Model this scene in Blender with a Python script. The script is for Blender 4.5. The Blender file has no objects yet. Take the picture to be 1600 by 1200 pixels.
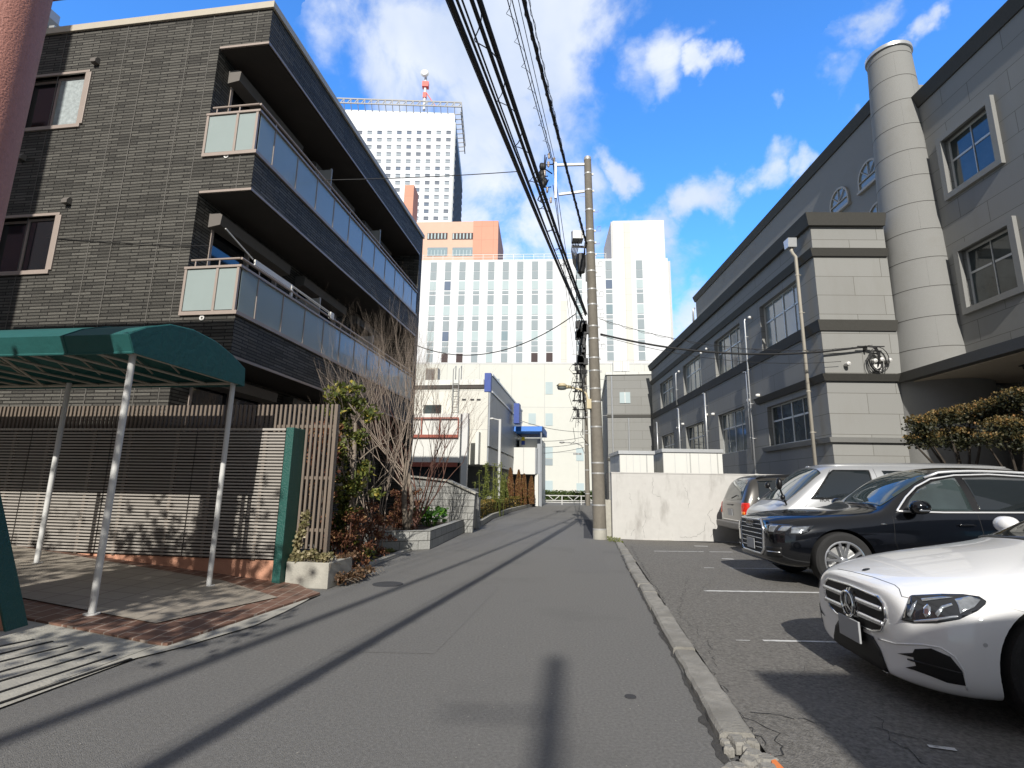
import bpy, bmesh, math, random
from math import sin, cos, tan, pi, radians, sqrt, atan2, hypot
from mathutils import Vector, Matrix, noise
from mathutils.bvhtree import BVHTree
random.seed(7)
SC = bpy.context.scene
COL = SC.collection
# ---------------------------------------------------------------- camera
CH = 1.4; FPX = 820.9; PIT = radians(11.167); ROL = radians(.895)
_c, _s = cos(PIT), sin(PIT)
FW = Vector((0, _c, _s)); _u = Vector((0, -_s, _c)); _r = Vector((1, 0, 0))
UP = _u*cos(ROL)-_r*sin(ROL); RT = _r*cos(ROL)+_u*sin(ROL)
cd = bpy.data.cameras.new('camera'); cam = bpy.data.objects.new('camera', cd); COL.objects.link(cam)
cd.sensor_width = 36; cd.lens = 36*FPX/1600; cd.clip_start = .05; cd.clip_end = 3000
cam.matrix_world = Matrix(((RT.x, UP.x, -FW.x, 0), (RT.y, UP.y, -FW.y, 0), (RT.z, UP.z, -FW.z, CH), (0, 0, 0, 1)))
SC.camera = cam
# ---------------------------------------------------------------- sun, sky, exposure
SUN_EL = radians(32); SUN_AZ = radians(6.5)
sd = Vector((sin(SUN_AZ)*cos(SUN_EL), cos(SUN_AZ)*cos(SUN_EL), -sin(SUN_EL)))
sl = bpy.data.lights.new('sun', 'SUN'); sl.energy = 4.5; sl.angle = radians(.5); sl.color = (1, .955, .885)
so = bpy.data.objects.new('sun', sl); COL.objects.link(so); so.rotation_euler = sd.to_track_quat('-Z', 'Y').to_euler()
SC.view_settings.view_transform = 'Standard'; SC.view_settings.look = 'None'
SC.view_settings.exposure = 0.18; SC.view_settings.gamma = 1
SC.render.resolution_x = 1024; SC.render.resolution_y = 768

def pdir(px, py):
    return (FW+RT*((px-800)/FPX)+UP*((600-py)/FPX)).normalized()

def build_world():
    w = bpy.data.worlds.new('World'); SC.world = w; w.use_nodes = True
    nt = w.node_tree; N = nt.nodes; L = nt.links; N.clear()
    out = N.new('ShaderNodeOutputWorld'); bg = N.new('ShaderNodeBackground')
    sky = N.new('ShaderNodeTexSky'); sky.sky_type = 'NISHITA'; sky.sun_disc = False
    sky.sun_elevation = SUN_EL; sky.sun_rotation = pi+SUN_AZ
    sky.air_density = 1.0; sky.dust_density = .3; sky.ozone_density = 2.2
    tc = N.new('ShaderNodeTexCoord')
    def M(op, a, b=None, c=None):
        n = N.new('ShaderNodeMath'); n.operation = op
        for i, v in enumerate((a, b, c)):
            if v is None: continue
            if isinstance(v, (int, float)): n.inputs[i].default_value = v
            else: L.new(v, n.inputs[i])
        return n.outputs[0]
    def NZ(scale, det, rough, dist=0, vec=None, lac=2.1):
        n = N.new('ShaderNodeTexNoise'); n.inputs['Scale'].default_value = scale; n.inputs['Detail'].default_value = det
        n.inputs['Roughness'].default_value = rough; n.inputs['Distortion'].default_value = dist
        n.inputs['Lacunarity'].default_value = lac
        L.new(vec or tc.outputs['Generated'], n.inputs['Vector']); return n.outputs['Fac']
    blobs = [(840, 60, 170, 1.0), (690, 80, 130, .95), (600, 130, 100, .75), (900, 45, 80, .8), (770, 220, 170, .85), (560, 40, 50, .2),
             (860, 360, 120, .8), (720, 380, 120, .8), (1050, 100, 75, .9), (1000, 130, 70, .6), (1118, 80, 44, 1.0), (960, 275, 44, .95), (1100, 300, 70, .95),
             (1180, 255, 75, 1.0), (1030, 345, 60, .8), (1240, 262, 50, .9), (1355, 30, 60, .72), (1462, 22, 44, .85),
             (1208, 148, 26, .7), (1345, 165, 44, .6), (1320, 110, 50, .5), (1000, 420, 100, .7), (1075, 490, 60, .7), (1300, 90, 40, .2),
             (-300, 100, 300, .5), (2100, 300, 320, .6), (400, -500, 260, .5), (1300, -600, 300, .5), (900, -2600, 700, .6), (760, 600, 260, .35)]
    wn = N.new('ShaderNodeTexNoise'); wn.inputs['Scale'].default_value = 7; wn.inputs['Detail'].default_value = 6; wn.inputs['Roughness'].default_value = .55
    L.new(tc.outputs['Generated'], wn.inputs['Vector'])
    ws = N.new('ShaderNodeVectorMath'); ws.operation = 'SUBTRACT'; L.new(wn.outputs['Color'], ws.inputs[0]); ws.inputs[1].default_value = (.5, .5, .5)
    wm = N.new('ShaderNodeVectorMath'); wm.operation = 'MULTIPLY_ADD'; L.new(ws.outputs[0], wm.inputs[0]); wm.inputs[1].default_value = (.22, .22, .22); L.new(tc.outputs['Generated'], wm.inputs[2])
    WV = wm.outputs[0]
    acc = None
    for bx, by, br, st in blobs:
        d = pdir(bx, by); rad = (pdir(bx+br, by)-d).length
        dn = N.new('ShaderNodeVectorMath'); dn.operation = 'DISTANCE'
        L.new(WV, dn.inputs[0]); dn.inputs[1].default_value = d
        mr = N.new('ShaderNodeMapRange'); mr.interpolation_type = 'SMOOTHSTEP'
        L.new(dn.outputs['Value'], mr.inputs[0]); mr.inputs[1].default_value = rad*1.25; mr.inputs[2].default_value = rad*.15
        mr.inputs[3].default_value = 0; mr.inputs[4].default_value = st
        acc = mr.outputs[0] if acc is None else M('MAXIMUM', acc, mr.outputs[0])
    n1 = NZ(6.5, 10, .58, .35); n2 = NZ(2.2, 4, .5)
    v = M('ADD', acc, M('MULTIPLY', M('SUBTRACT', n1, .5), 2.1))
    v = M('ADD', v, M('MULTIPLY', M('SUBTRACT', n2, .5), .6))
    mr = N.new('ShaderNodeMapRange'); mr.interpolation_type = 'SMOOTHSTEP'; L.new(v, mr.inputs[0])
    mr.inputs[1].default_value = .14; mr.inputs[2].default_value = .95; mr.inputs[3].default_value = 0; mr.inputs[4].default_value = .93
    mask = M('MULTIPLY', mr.outputs[0], M('GREATER_THAN', acc, .001))
    shade = NZ(3.4, 5, .5, .2)
    cr = N.new('ShaderNodeMapRange'); L.new(shade, cr.inputs[0]); cr.inputs[1].default_value = .35; cr.inputs[2].default_value = .62
    mixc = N.new('ShaderNodeMix'); mixc.data_type = 'RGBA'; L.new(cr.outputs[0], mixc.inputs[0])
    k = 1/SKY_STR
    mixc.inputs[6].default_value = (.56*k, .66*k, .84*k, 1); mixc.inputs[7].default_value = (.86*k, .90*k, .96*k, 1)
    tint = N.new('ShaderNodeMix'); tint.data_type = 'RGBA'; tint.blend_type = 'MULTIPLY'; tint.inputs[0].default_value = 1
    L.new(sky.outputs[0], tint.inputs[6]); tint.inputs[7].default_value = SKY_TINT
    mx = N.new('ShaderNodeMix'); mx.data_type = 'RGBA'; L.new(mask, mx.inputs[0]); L.new(tint.outputs[2], mx.inputs[6]); L.new(mixc.outputs[2], mx.inputs[7])
    dv = N.new('ShaderNodeVectorMath'); dv.operation = 'DOT_PRODUCT'; L.new(WV, dv.inputs[0]); dv.inputs[1].default_value = (0, -.6, .8)  # unseen grey cloud cover added behind and overhead to tone down the blue fill
    bk = N.new('ShaderNodeMapRange'); bk.interpolation_type = 'SMOOTHSTEP'; L.new(dv.outputs['Value'], bk.inputs[0]); bk.inputs[1].default_value = .30; bk.inputs[2].default_value = .58; bk.inputs[4].default_value = .92
    sx = N.new('ShaderNodeSeparateXYZ'); L.new(tc.outputs['Generated'], sx.inputs[0]); ax = M('ABSOLUTE', sx.outputs[0])
    sm = N.new('ShaderNodeMapRange'); sm.interpolation_type = 'SMOOTHSTEP'; L.new(ax, sm.inputs[0]); sm.inputs[1].default_value = .70; sm.inputs[2].default_value = .86; sm.inputs[4].default_value = .92  # the same unseen grey cover added at both sides
    bkm = M('MAXIMUM', bk.outputs[0], sm.outputs[0])
    m3 = N.new('ShaderNodeMix'); m3.data_type = 'RGBA'; L.new(bkm, m3.inputs[0]); L.new(mx.outputs[2], m3.inputs[6]); m3.inputs[7].default_value = (.34*k, .325*k, .29*k, 1)
    L.new(m3.outputs[2], bg.inputs[0]); bg.inputs[1].default_value = SKY_STR; L.new(bg.outputs[0], out.inputs[0])
SKY_STR = .15; SKY_TINT = (.66, 1.45, 2.3, 1)
build_world()
# ---------------------------------------------------------------- placing helpers (world points measured on the ground or on a wall plane)
CP = Vector((0, 0, CH))
def ray(px, py): return FW+RT*((px-800)/FPX)+UP*((600-py)/FPX)
def G(px, py, z=0):
    d = ray(px, py); return CP+d*((z-CH)/d.z)
def AT(px, py, Y):
    d = ray(px, py); return CP+d*(Y/d.y)
class Frame:
    """ground frame: origin, azimuth of local +y (clockwise from world +y)"""
    def __init__(s, o, az): s.o = Vector((o[0], o[1], 0)); s.az = radians(az); s.M = Matrix.Translation(s.o) @ Matrix.Rotation(-s.az, 4, 'Z'); s.I = s.M.inverted()
    def loc(s, p): return s.I @ Vector(p)
    def wld(s, p): return s.M @ Vector(p)
    def onx(s, px, py, x=0):      # point seen at the pixel on the local plane x = const
        a = s.I @ CP; d = s.I.to_3x3() @ ray(px, py); return a+d*((x-a.x)/d.x)
    def ony(s, px, py, y=0):
        a = s.I @ CP; d = s.I.to_3x3() @ ray(px, py); return a+d*((y-a.y)/d.y)
# ---------------------------------------------------------------- materials
MATS = {}
def newmat(name):
    m = bpy.data.materials.new(name); m.use_nodes = True; MATS[name] = m
    nt = m.node_tree; b = nt.nodes['Principled BSDF']; return m, nt, b
def sock(b, *names):
    for n in names:
        if n in b.inputs: return b.inputs[n]
def pm(name, col, rough=.6, var=.12, scale=6, bump=0, bscale=40, metal=0, spec=None, coat=0, dirt=None, dscale=1.2, damt=.5, detail=5, trans=0, ior=None, vstretch=1, dlo=.52, dhi=.72):
    m, nt, b = newmat(name); N = nt.nodes; L = nt.links
    tc = N.new('ShaderNodeTexCoord')
    src = tc.outputs['Object']
    nz = N.new('ShaderNodeTexNoise'); nz.inputs['Scale'].default_value = scale; nz.inputs['Detail'].default_value = detail; nz.inputs['Roughness'].default_value = .6
    L.new(src, nz.inputs['Vector'])
    mr = N.new('ShaderNodeMapRange'); L.new(nz.outputs['Fac'], mr.inputs[0]); mr.inputs[1].default_value = .25; mr.inputs[2].default_value = .75
    mr.inputs[3].default_value = 1-var; mr.inputs[4].default_value = 1+var
    mul = N.new('ShaderNodeVectorMath'); mul.operation = 'SCALE'; mul.inputs[0].default_value = col[:3]; L.new(mr.outputs[0], mul.inputs['Scale'])
    last = mul.outputs[0]
    if dirt:
        mp = N.new('ShaderNodeMapping'); L.new(src, mp.inputs[0]); mp.inputs['Scale'].default_value = (1, 1, vstretch)
        n2 = N.new('ShaderNodeTexNoise'); n2.inputs['Scale'].default_value = dscale; n2.inputs['Detail'].default_value = 8; n2.inputs['Roughness'].default_value = .65
        L.new(mp.outputs[0], n2.inputs['Vector'])
        r2 = N.new('ShaderNodeMapRange'); L.new(n2.outputs['Fac'], r2.inputs[0]); r2.inputs[1].default_value = dlo; r2.inputs[2].default_value = dhi; r2.inputs[4].default_value = damt
        mx = N.new('ShaderNodeMix'); mx.data_type = 'RGBA'; L.new(r2.outputs[0], mx.inputs[0]); L.new(last, mx.inputs[6]); mx.inputs[7].default_value = (*dirt[:3], 1)
        last = mx.outputs[2]
    L.new(last, b.inputs['Base Color'])
    b.inputs['Roughness'].default_value = rough; b.inputs['Metallic'].default_value = metal
    if spec is not None: sock(b, 'Specular IOR Level', 'Specular').default_value = spec
    if coat: sock(b, 'Coat Weight', 'Clearcoat').default_value = coat; sock(b, 'Coat Roughness', 'Clearcoat Roughness').default_value = .03
    if trans: sock(b, 'Transmission Weight', 'Transmission').default_value = trans
    if ior: b.inputs['IOR'].default_value = ior
    if bump:
        n3 = N.new('ShaderNodeTexNoise'); n3.inputs['Scale'].default_value = bscale; n3.inputs['Detail'].default_value = 6; L.new(src, n3.inputs['Vector'])
        bp = N.new('ShaderNodeBump'); bp.inputs['Strength'].default_value = bump; bp.inputs['Distance'].default_value = .02
        L.new(n3.outputs['Fac'], bp.inputs['Height']); L.new(bp.outputs[0], b.inputs['Normal'])
    return m
def brickmat(name, col, bw, bh, mortar=.01, mcol=None, var=.1, rough=.7, bump=.3, offset=.5, nvar=.1, nscale=8, uv='xz', dirt=None, damt=.4, nbump=.15, dist=.02, c2=None, ms=.0, dscale=.7):
    m, nt, b = newmat(name); N = nt.nodes; L = nt.links
    tc = N.new('ShaderNodeTexCoord'); sp = N.new('ShaderNodeSeparateXYZ'); L.new(tc.outputs['Object'], sp.inputs[0])
    cb = N.new('ShaderNodeCombineXYZ')
    if uv == 'xz':
        ad = N.new('ShaderNodeMath'); L.new(sp.outputs[0], ad.inputs[0]); L.new(sp.outputs[1], ad.inputs[1]); L.new(ad.outputs[0], cb.inputs[0]); L.new(sp.outputs[2], cb.inputs[1])
    elif uv == 'xy': L.new(sp.outputs[0], cb.inputs[0]); L.new(sp.outputs[1], cb.inputs[1])
    else: L.new(sp.outputs[1], cb.inputs[0]); L.new(sp.outputs[0], cb.inputs[1])
    br = N.new('ShaderNodeTexBrick'); L.new(cb.outputs[0], br.inputs['Vector']); br.inputs['Scale'].default_value = 1
    br.inputs['Brick Width'].default_value = bw; br.inputs['Row Height'].default_value = bh; br.inputs['Mortar Size'].default_value = mortar
    br.inputs['Mortar Smooth'].default_value = ms; br.offset = offset
    c2 = c2 or tuple(c*(1+var) for c in col); c1 = tuple(c*(1-var) for c in col)
    br.inputs['Color1'].default_value = (*c1, 1); br.inputs['Color2'].default_value = (*c2, 1)
    mc = mcol or tuple(c*.35 for c in col); br.inputs['Mortar'].default_value = (*mc, 1)
    nz = N.new('ShaderNodeTexNoise'); nz.inputs['Scale'].default_value = nscale; nz.inputs['Detail'].default_value = 7; nz.inputs['Roughness'].default_value = .65; L.new(tc.outputs['Object'], nz.inputs['Vector'])
    mr = N.new('ShaderNodeMapRange'); L.new(nz.outputs['Fac'], mr.inputs[0]); mr.inputs[1].default_value = .25; mr.inputs[2].default_value = .75; mr.inputs[3].default_value = 1-nvar; mr.inputs[4].default_value = 1+nvar
    sc = N.new('ShaderNodeVectorMath'); sc.operation = 'SCALE'; L.new(br.outputs['Color'], sc.inputs[0]); L.new(mr.outputs[0], sc.inputs['Scale'])
    last = sc.outputs[0]
    if dirt:
        n2 = N.new('ShaderNodeTexNoise'); n2.inputs['Scale'].default_value = dscale; n2.inputs['Detail'].default_value = 8; n2.inputs['Roughness'].default_value = .7
        mp = N.new('ShaderNodeMapping'); L.new(tc.outputs['Object'], mp.inputs[0]); mp.inputs['Scale'].default_value = (1.6, 1.6, .5); L.new(mp.outputs[0], n2.inputs['Vector'])
        r2 = N.new('ShaderNodeMapRange'); L.new(n2.outputs['Fac'], r2.inputs[0]); r2.inputs[1].default_value = .5; r2.inputs[2].default_value = .75; r2.inputs[4].default_value = damt
        mx = N.new('ShaderNodeMix'); mx.data_type = 'RGBA'; L.new(r2.outputs[0], mx.inputs[0]); L.new(last, mx.inputs[6]); mx.inputs[7].default_value = (*dirt, 1); last = mx.outputs[2]
    L.new(last, b.inputs['Base Color']); b.inputs['Roughness'].default_value = rough; b.inputs['Specular IOR Level'].default_value = .22
    inv = N.new('ShaderNodeMath'); inv.operation = 'SUBTRACT'; inv.inputs[0].default_value = 1; L.new(br.outputs['Fac'], inv.inputs[1])
    hb = N.new('ShaderNodeMath'); hb.operation = 'MULTIPLY_ADD'; L.new(nz.outputs['Fac'], hb.inputs[0]); hb.inputs[1].default_value = nbump; L.new(inv.outputs[0], hb.inputs[2])
    if var > .2:
        sv = N.new('ShaderNodeSeparateColor'); L.new(br.outputs['Color'], sv.inputs[0])
        h2 = N.new('ShaderNodeMath'); h2.operation = 'MULTIPLY_ADD'; L.new(sv.outputs[0], h2.inputs[0]); h2.inputs[1].default_value = .6/max(col[0], .01); L.new(hb.outputs[0], h2.inputs[2]); hb = h2
    bp = N.new('ShaderNodeBump'); bp.inputs['Strength'].default_value = bump; bp.inputs['Distance'].default_value = dist
    L.new(hb.outputs[0], bp.inputs['Height']); L.new(bp.outputs[0], b.inputs['Normal'])
    return m
# ---------------------------------------------------------------- mesh builder
class MB:
    def __init__(s): s.v = []; s.f = []; s.mi = []; s.m = 0
    def q(s, *pts):
        n = len(s.v); s.v += [tuple(p) for p in pts]; s.f.append(tuple(range(n, n+len(pts)))); s.mi.append(s.m); return s
    def box(s, x0, x1, y0, y1, z0, z1):
        if x0 > x1: x0, x1 = x1, x0
        if y0 > y1: y0, y1 = y1, y0
        if z0 > z1: z0, z1 = z1, z0
        n = len(s.v); s.v += [(x, y, z) for x in (x0, x1) for y in (y0, y1) for z in (z0, z1)]
        for f in ((0, 1, 3, 2), (4, 6, 7, 5), (0, 4, 5, 1), (2, 3, 7, 6), (0, 2, 6, 4), (1, 5, 7, 3)): s.f.append(tuple(n+i for i in f)); s.mi.append(s.m)
        return s
    def beam(s, a, b, w, h, up=(0, 0, 1)):
        a = Vector(a); b = Vector(b); d = (b-a).normalized(); u = Vector(up)
        if abs(d.dot(u)) > .99: u = Vector((1, 0, 0))
        x = d.cross(u).normalized()*w/2; y = x.cross(d).normalized()*h/2
        n = len(s.v); s.v += [tuple(p+i*x+j*y) for p in (a, b) for i in (-1, 1) for j in (-1, 1)]
        for f in ((0, 2, 3, 1), (4, 5, 7, 6), (0, 1, 5, 4), (2, 6, 7, 3), (0, 4, 6, 2), (1, 3, 7, 5)): s.f.append(tuple(n+i for i in f)); s.mi.append(s.m)
        return s
    def tube(s, pts, r, seg=8, caps=True):
        pts = [Vector(p) for p in pts]; rs = r if isinstance(r, (list, tuple)) else [r]*len(pts)
        n0 = len(s.v); prev = None
        for i, p in enumerate(pts):
            d = (pts[min(i+1, len(pts)-1)]-pts[max(i-1, 0)]).normalized()
            if prev is None:
                u = Vector((0, 0, 1)) if abs(d.z) < .9 else Vector((1, 0, 0)); x = d.cross(u).normalized()
            else: x = (prev-d*prev.dot(d)).normalized()
            prev = x; y = d.cross(x)
            for k in range(seg):
                a = 2*pi*k/seg; s.v.append(tuple(p+(x*cos(a)+y*sin(a))*rs[i]))
        for i in range(len(pts)-1):
            for k in range(seg):
                a = n0+i*seg+k; b = n0+i*seg+(k+1) % seg; s.f.append((a, b, b+seg, a+seg)); s.mi.append(s.m)
        if caps:
            s.f.append(tuple(n0+k for k in range(seg))[::-1]); s.mi.append(s.m)
            e = n0+(len(pts)-1)*seg; s.f.append(tuple(e+k for k in range(seg))); s.mi.append(s.m)
        return s
    def prism(s, poly, fn, a, b):
        """poly 2-D, fn(u,v,w)->xyz, extruded w a..b"""
        n = len(s.v); k = len(poly); s.v += [tuple(fn(u, v, a)) for u, v in poly]+[tuple(fn(u, v, b)) for u, v in poly]
        s.f.append(tuple(range(n, n+k))[::-1]); s.f.append(tuple(range(n+k, n+2*k))); s.mi += [s.m]*2
        for i in range(k): j = (i+1) % k; s.f.append((n+i, n+j, n+k+j, n+k+i)); s.mi.append(s.m)
        return s
    def lathe(s, prof, o=(0, 0, 0), seg=32, axis='z', a0=0, a1=2*pi):
        n0 = len(s.v); full = abs(a1-a0-2*pi) < 1e-6; cnt = seg if full else seg+1
        for r, h in prof:
            for k in range(cnt):
                a = a0+(a1-a0)*k/seg; p = (r*cos(a), r*sin(a), h)
                if axis == 'y': p = (p[0], p[2], p[1])
                if axis == 'x': p = (p[2], p[0], p[1])
                s.v.append((p[0]+o[0], p[1]+o[1], p[2]+o[2]))
        for i in range(len(prof)-1):
            for k in range(seg):
                a = n0+i*cnt+k; b = n0+i*cnt+(k+1) % cnt; s.f.append((a, b, b+cnt, a+cnt)); s.mi.append(s.m)
        return s
    def wall(s, us, vs, holes, fn, w0, w1):
        """slab w0..w1 with rectangular holes; us/vs extents; holes (u0,u1,v0,v1)"""
        U = sorted({us[0], us[1]} | {h[i] for h in holes for i in (0, 1)}); V = sorted({vs[0], vs[1]} | {h[i] for h in holes for i in (2, 3)})
        U = [u for u in U if us[0] <= u <= us[1]]; V = [v for v in V if vs[0] <= v <= vs[1]]
        def solid(i, j):
            if i < 0 or j < 0 or i >= len(U)-1 or j >= len(V)-1: return False
            cu = (U[i]+U[i+1])/2; cv = (V[j]+V[j+1])/2
            return not any(h[0] < cu < h[1] and h[2] < cv < h[3] for h in holes)
        for i in range(len(U)-1):
            for j in range(len(V)-1):
                if not solid(i, j): continue
                a, b, c, d = U[i], U[i+1], V[j], V[j+1]
                s.q(fn(a, c, w0), fn(b, c, w0), fn(b, d, w0), fn(a, d, w0)); s.q(fn(a, c, w1), fn(a, d, w1), fn(b, d, w1), fn(b, c, w1))
                if not solid(i-1, j): s.q(fn(a, c, w0), fn(a, d, w0), fn(a, d, w1), fn(a, c, w1))
                if not solid(i+1, j): s.q(fn(b, c, w0), fn(b, c, w1), fn(b, d, w1), fn(b, d, w0))
                if not solid(i, j-1): s.q(fn(a, c, w0), fn(a, c, w1), fn(b, c, w1), fn(b, c, w0))
                if not solid(i, j+1): s.q(fn(a, d, w0), fn(b, d, w0), fn(b, d, w1), fn(a, d, w1))
        return s
    def build(s, name, mats, parent=None, smooth=False, bevel=0, weld=False):
        me = bpy.data.meshes.new(name); me.from_pydata(s.v, [], s.f)
        for m in (mats if isinstance(mats, (list, tuple)) else [mats]): me.materials.append(m)
        if any(s.mi): me.polygons.foreach_set('material_index', s.mi)
        bm = bmesh.new(); bm.from_mesh(me)
        if weld: bmesh.ops.remove_doubles(bm, verts=bm.verts, dist=1e-4)
        bmesh.ops.recalc_face_normals(bm, faces=bm.faces)
        bm.to_mesh(me); bm.free()
        if smooth: me.polygons.foreach_set('use_smooth', [True]*len(me.polygons))
        me.update()
        o = bpy.data.objects.new(name, me); COL.objects.link(o)
        if parent: o.parent = parent
        if smooth == 'auto': add_auto(o)
        if bevel:
            b = o.modifiers.new('bevel', 'BEVEL'); b.width = bevel; b.segments = 2; b.limit_method = 'ANGLE'; b.angle_limit = radians(40)
        return o
def add_auto(o, ang=35):
    me = o.data; bm = bmesh.new(); bm.from_mesh(me)
    for e in bm.edges:
        if len(e.link_faces) == 2: e.smooth = e.calc_face_angle(0) < radians(ang)
    bm.to_mesh(me); bm.free()
def thing(name, label, cat, loc=(0, 0, 0), rotz=0, group=None):
    o = bpy.data.objects.new(name, None); COL.objects.link(o); o.empty_display_size = .2
    o.location = loc; o.rotation_euler = (0, 0, rotz); o['label'] = label; o['category'] = cat
    if group: o['group'] = group
    return o
def tag(o, label, cat, group=None, kind=None):
    o['label'] = label; o['category'] = cat
    if group: o['group'] = group
    if kind: o['kind'] = kind
    return o
def struct(o): o['kind'] = 'structure'; o['label'] = SL.get(o.name.split('.')[0], o.name.replace('_', ' ')); o['category'] = o.name.split('.')[0].replace('_', ' '); return o
SL = {}
def dup(o, parent=None):
    c = o.copy(); COL.objects.link(c)
    if parent: c.parent = parent
    for ch in o.children: dup(ch, c)
    return c
def textmesh(txt, size, mat, name='lettering', parent=None, ext=.002):
    cu = bpy.data.curves.new(name, 'FONT'); cu.body = txt; cu.size = size; cu.extrude = ext; cu.align_x = 'CENTER'; cu.align_y = 'CENTER'
    t = bpy.data.objects.new(name, cu); COL.objects.link(t)
    dg = bpy.context.evaluated_depsgraph_get(); dg.update()
    me = bpy.data.meshes.new_from_object(t.evaluated_get(dg)); bpy.data.objects.remove(t)
    me.materials.clear(); me.materials.append(mat); o = bpy.data.objects.new(name, me); COL.objects.link(o)
    if parent: o.parent = parent
    return o
# ================================================================ materials in use
pm('asphalt_road', (.176, .173, .165), .88, .30, 48, .6, 150, detail=9, dirt=(.125, .123, .118), dscale=.45, damt=.6, spec=.3)
pm('asphalt_lot', (.185, .177, .162), .9, .55, 40, .9, 110, detail=9, dirt=(.21, .20, .185), dscale=.8, damt=.5, spec=.3)
pm('asphalt_patch', (.045, .046, .05), .9, .15, 40, .4, 150)
pm('ground', (.11, .11, .11), .95, .1, 5)
pm('kerb_conc', (.26, .25, .225), .92, .25, 12, .5, 55, dirt=(.10, .095, .08), dscale=3, damt=.7)
pm('concrete', (.40, .385, .335), .88, .12, 8, .4, 60, dirt=(.19, .185, .16), dscale=2.2, damt=.6)
pm('conc_pole', (.175, .158, .13), .85, .12, 9, .3, 60, dirt=(.10, .088, .07), dscale=3, damt=.7, vstretch=.25)
pm('wall_white', (.51, .50, .475), .85, .05, 5, .25, 40, dirt=(.27, .255, .235), dscale=2.2, damt=.8, vstretch=.3, dlo=.53, dhi=.75)
pm('dark_slot', (.012, .012, .012), .9, 0)
pm('black', (.012, .012, .013), .5, .1)
pm('crack', (.03, .03, .03), .95, 0)
pm('tar', (.055, .053, .05), .9, .3, 30, .6, 90)
pm('asphalt_mend', (.160, .157, .150), .9, .30, 48, .6, 150, detail=9)
pm('paint_white', (.62, .62, .60), .8, .1, 30, .3, 80, dirt=(.12, .12, .12), dscale=9, damt=.9)
pm('paint_orange', (.75, .22, .06), .8, .1, 30)
brickmat('tile_beige', (.36, .32, .265), .3, .3, .006, (.20, .18, .16), .07, .6, .25, uv='xy', offset=0, nvar=.1, nscale=3)
brickmat('tile_brown', (.20, .115, .085), .3, .15, .006, (.36, .30, .25), .1, .55, .25, uv='yx', offset=.5, nvar=.12, nscale=3)
brickmat('siding', (.090, .086, .075), .40, .058, .0085, (.012, .011, .010), .38, .62, 1.0, offset=.37, nvar=.25, nscale=30, nbump=.5, dist=.03)
pm('beige_alu', (.36, .30, .26), .45, .05, 5, metal=.1)
pm('beige_trim', (.50, .45, .36), .5, .05, 5)
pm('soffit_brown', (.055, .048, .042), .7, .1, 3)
pm('frost_glass', (.31, .37, .36), .30, .04, 2, spec=.5, coat=.25)
pm('dark_glass', (.012, .014, .016), .04, .2, 1, spec=.8)
pm('curtain', (.34, .38, .38), .8, .3, 14, .6, 9)
pm('shutter_box', (.15, .135, .12), .55, .05)
pm('partition', (.30, .30, .29), .6, .03)
pm('white_plastic', (.68, .67, .64), .5, .04)
pm('alu', (.55, .56, .56), .35, .05, metal=.5)
pm('pink_stucco', (.42, .19, .15), .6, .12, 30, .5, 60)
pm('orange_stucco', (.60, .31, .20), .8, .08, 10, .4, 60)
pm('green_coat', (.012, .085, .07), .5, .1, 30, .6, 60)
pm('green_canvas', (.016, .10, .095), .62, .08, 4, .3, 14, spec=.4)
pm('post_white', (.62, .62, .60), .4, .03)
pm('slat_beige', (.36, .335, .30), .5, .06, 6)
pm('slat_brown', (.17, .135, .105), .6, .1, 6)
brickmat('stucco_grey', (.262, .262, .248), 2.05, .62, .007, (.12, .115, .10), .03, .85, .3, offset=.43, nvar=.07, nscale=50, nbump=.5, dirt=(.20, .19, .165), damt=.3, dist=.008)
pm('stucco_plain', (.246, .246, .234), .85, .07, 50, .3, 120, dirt=(.19, .18, .155), dscale=.8, damt=.3)
pm('band_dark', (.058, .056, .049), .75, .1, 20, .3, 60)
pm('soffit_cream', (.42, .36, .28), .8, .05)
pm('win_frame', (.62, .63, .61), .45, .04, metal=.1)
pm('win_glass_mid', (.15, .17, .165), .06, .5, 2.2, spec=.8)  # paler base colour puts reflections and curtains into these panes
m = pm('win_glass', (.05, .062, .062), .05, .6, 1.3, spec=1.0)
pm('blind_glass', (.27, .30, .29), .12, .15, 1.5, spec=.8)
pm('pipe_beige', (.40, .37, .31), .5, .05)
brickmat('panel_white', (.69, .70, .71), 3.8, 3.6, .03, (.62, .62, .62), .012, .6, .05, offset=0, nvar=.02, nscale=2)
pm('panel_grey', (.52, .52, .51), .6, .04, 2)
brickmat('cladding_cream', (.62, .61, .55), 2.9, 2.4, .02, (.45, .45, .42), .02, .6, .05, offset=0, nvar=.03, nscale=1)
brickmat('cladding_grey', (.33, .35, .37), 1.2, 2.5, .015, (.24, .26, .28), .03, .4, .1, offset=0, nvar=.05, nscale=1)
brickmat('cladding_white', (.66, .66, .62), .95, 9, .02, (.4, .4, .38), .02, .55, .1, offset=0, nvar=.03, nscale=1)
pm('far_glass', (.20, .27, .30), .5, .1, .4, spec=.2)
pm('far_spandrel', (.29, .335, .355), .6, .03, spec=.2)
pm('far_glass_light', (.42, .50, .51), .6, .06, .4, spec=.2)
pm('far_glass_dark', (.11, .15, .22), .5, .1, .4, spec=.2)
pm('louvre', (.05, .03, .03), .7, .05)
brickmat('terracotta', (.60, .31, .22), 2.4, 3.0, .03, (.42, .22, .16), .02, .8, .05, offset=0, nvar=.03, nscale=1)
pm('terracotta_pale', (.66, .42, .32), .8, .04, 1)
pm('tower_white', (.73, .74, .76), .6, .02, 1)
pm('tower_side', (.40, .42, .42), .5, .05, 1)
pm('blue_paint', (.03, .07, .30), .5, .05)
pm('blue_canvas', (.02, .16, .55), .6, .05)
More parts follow.
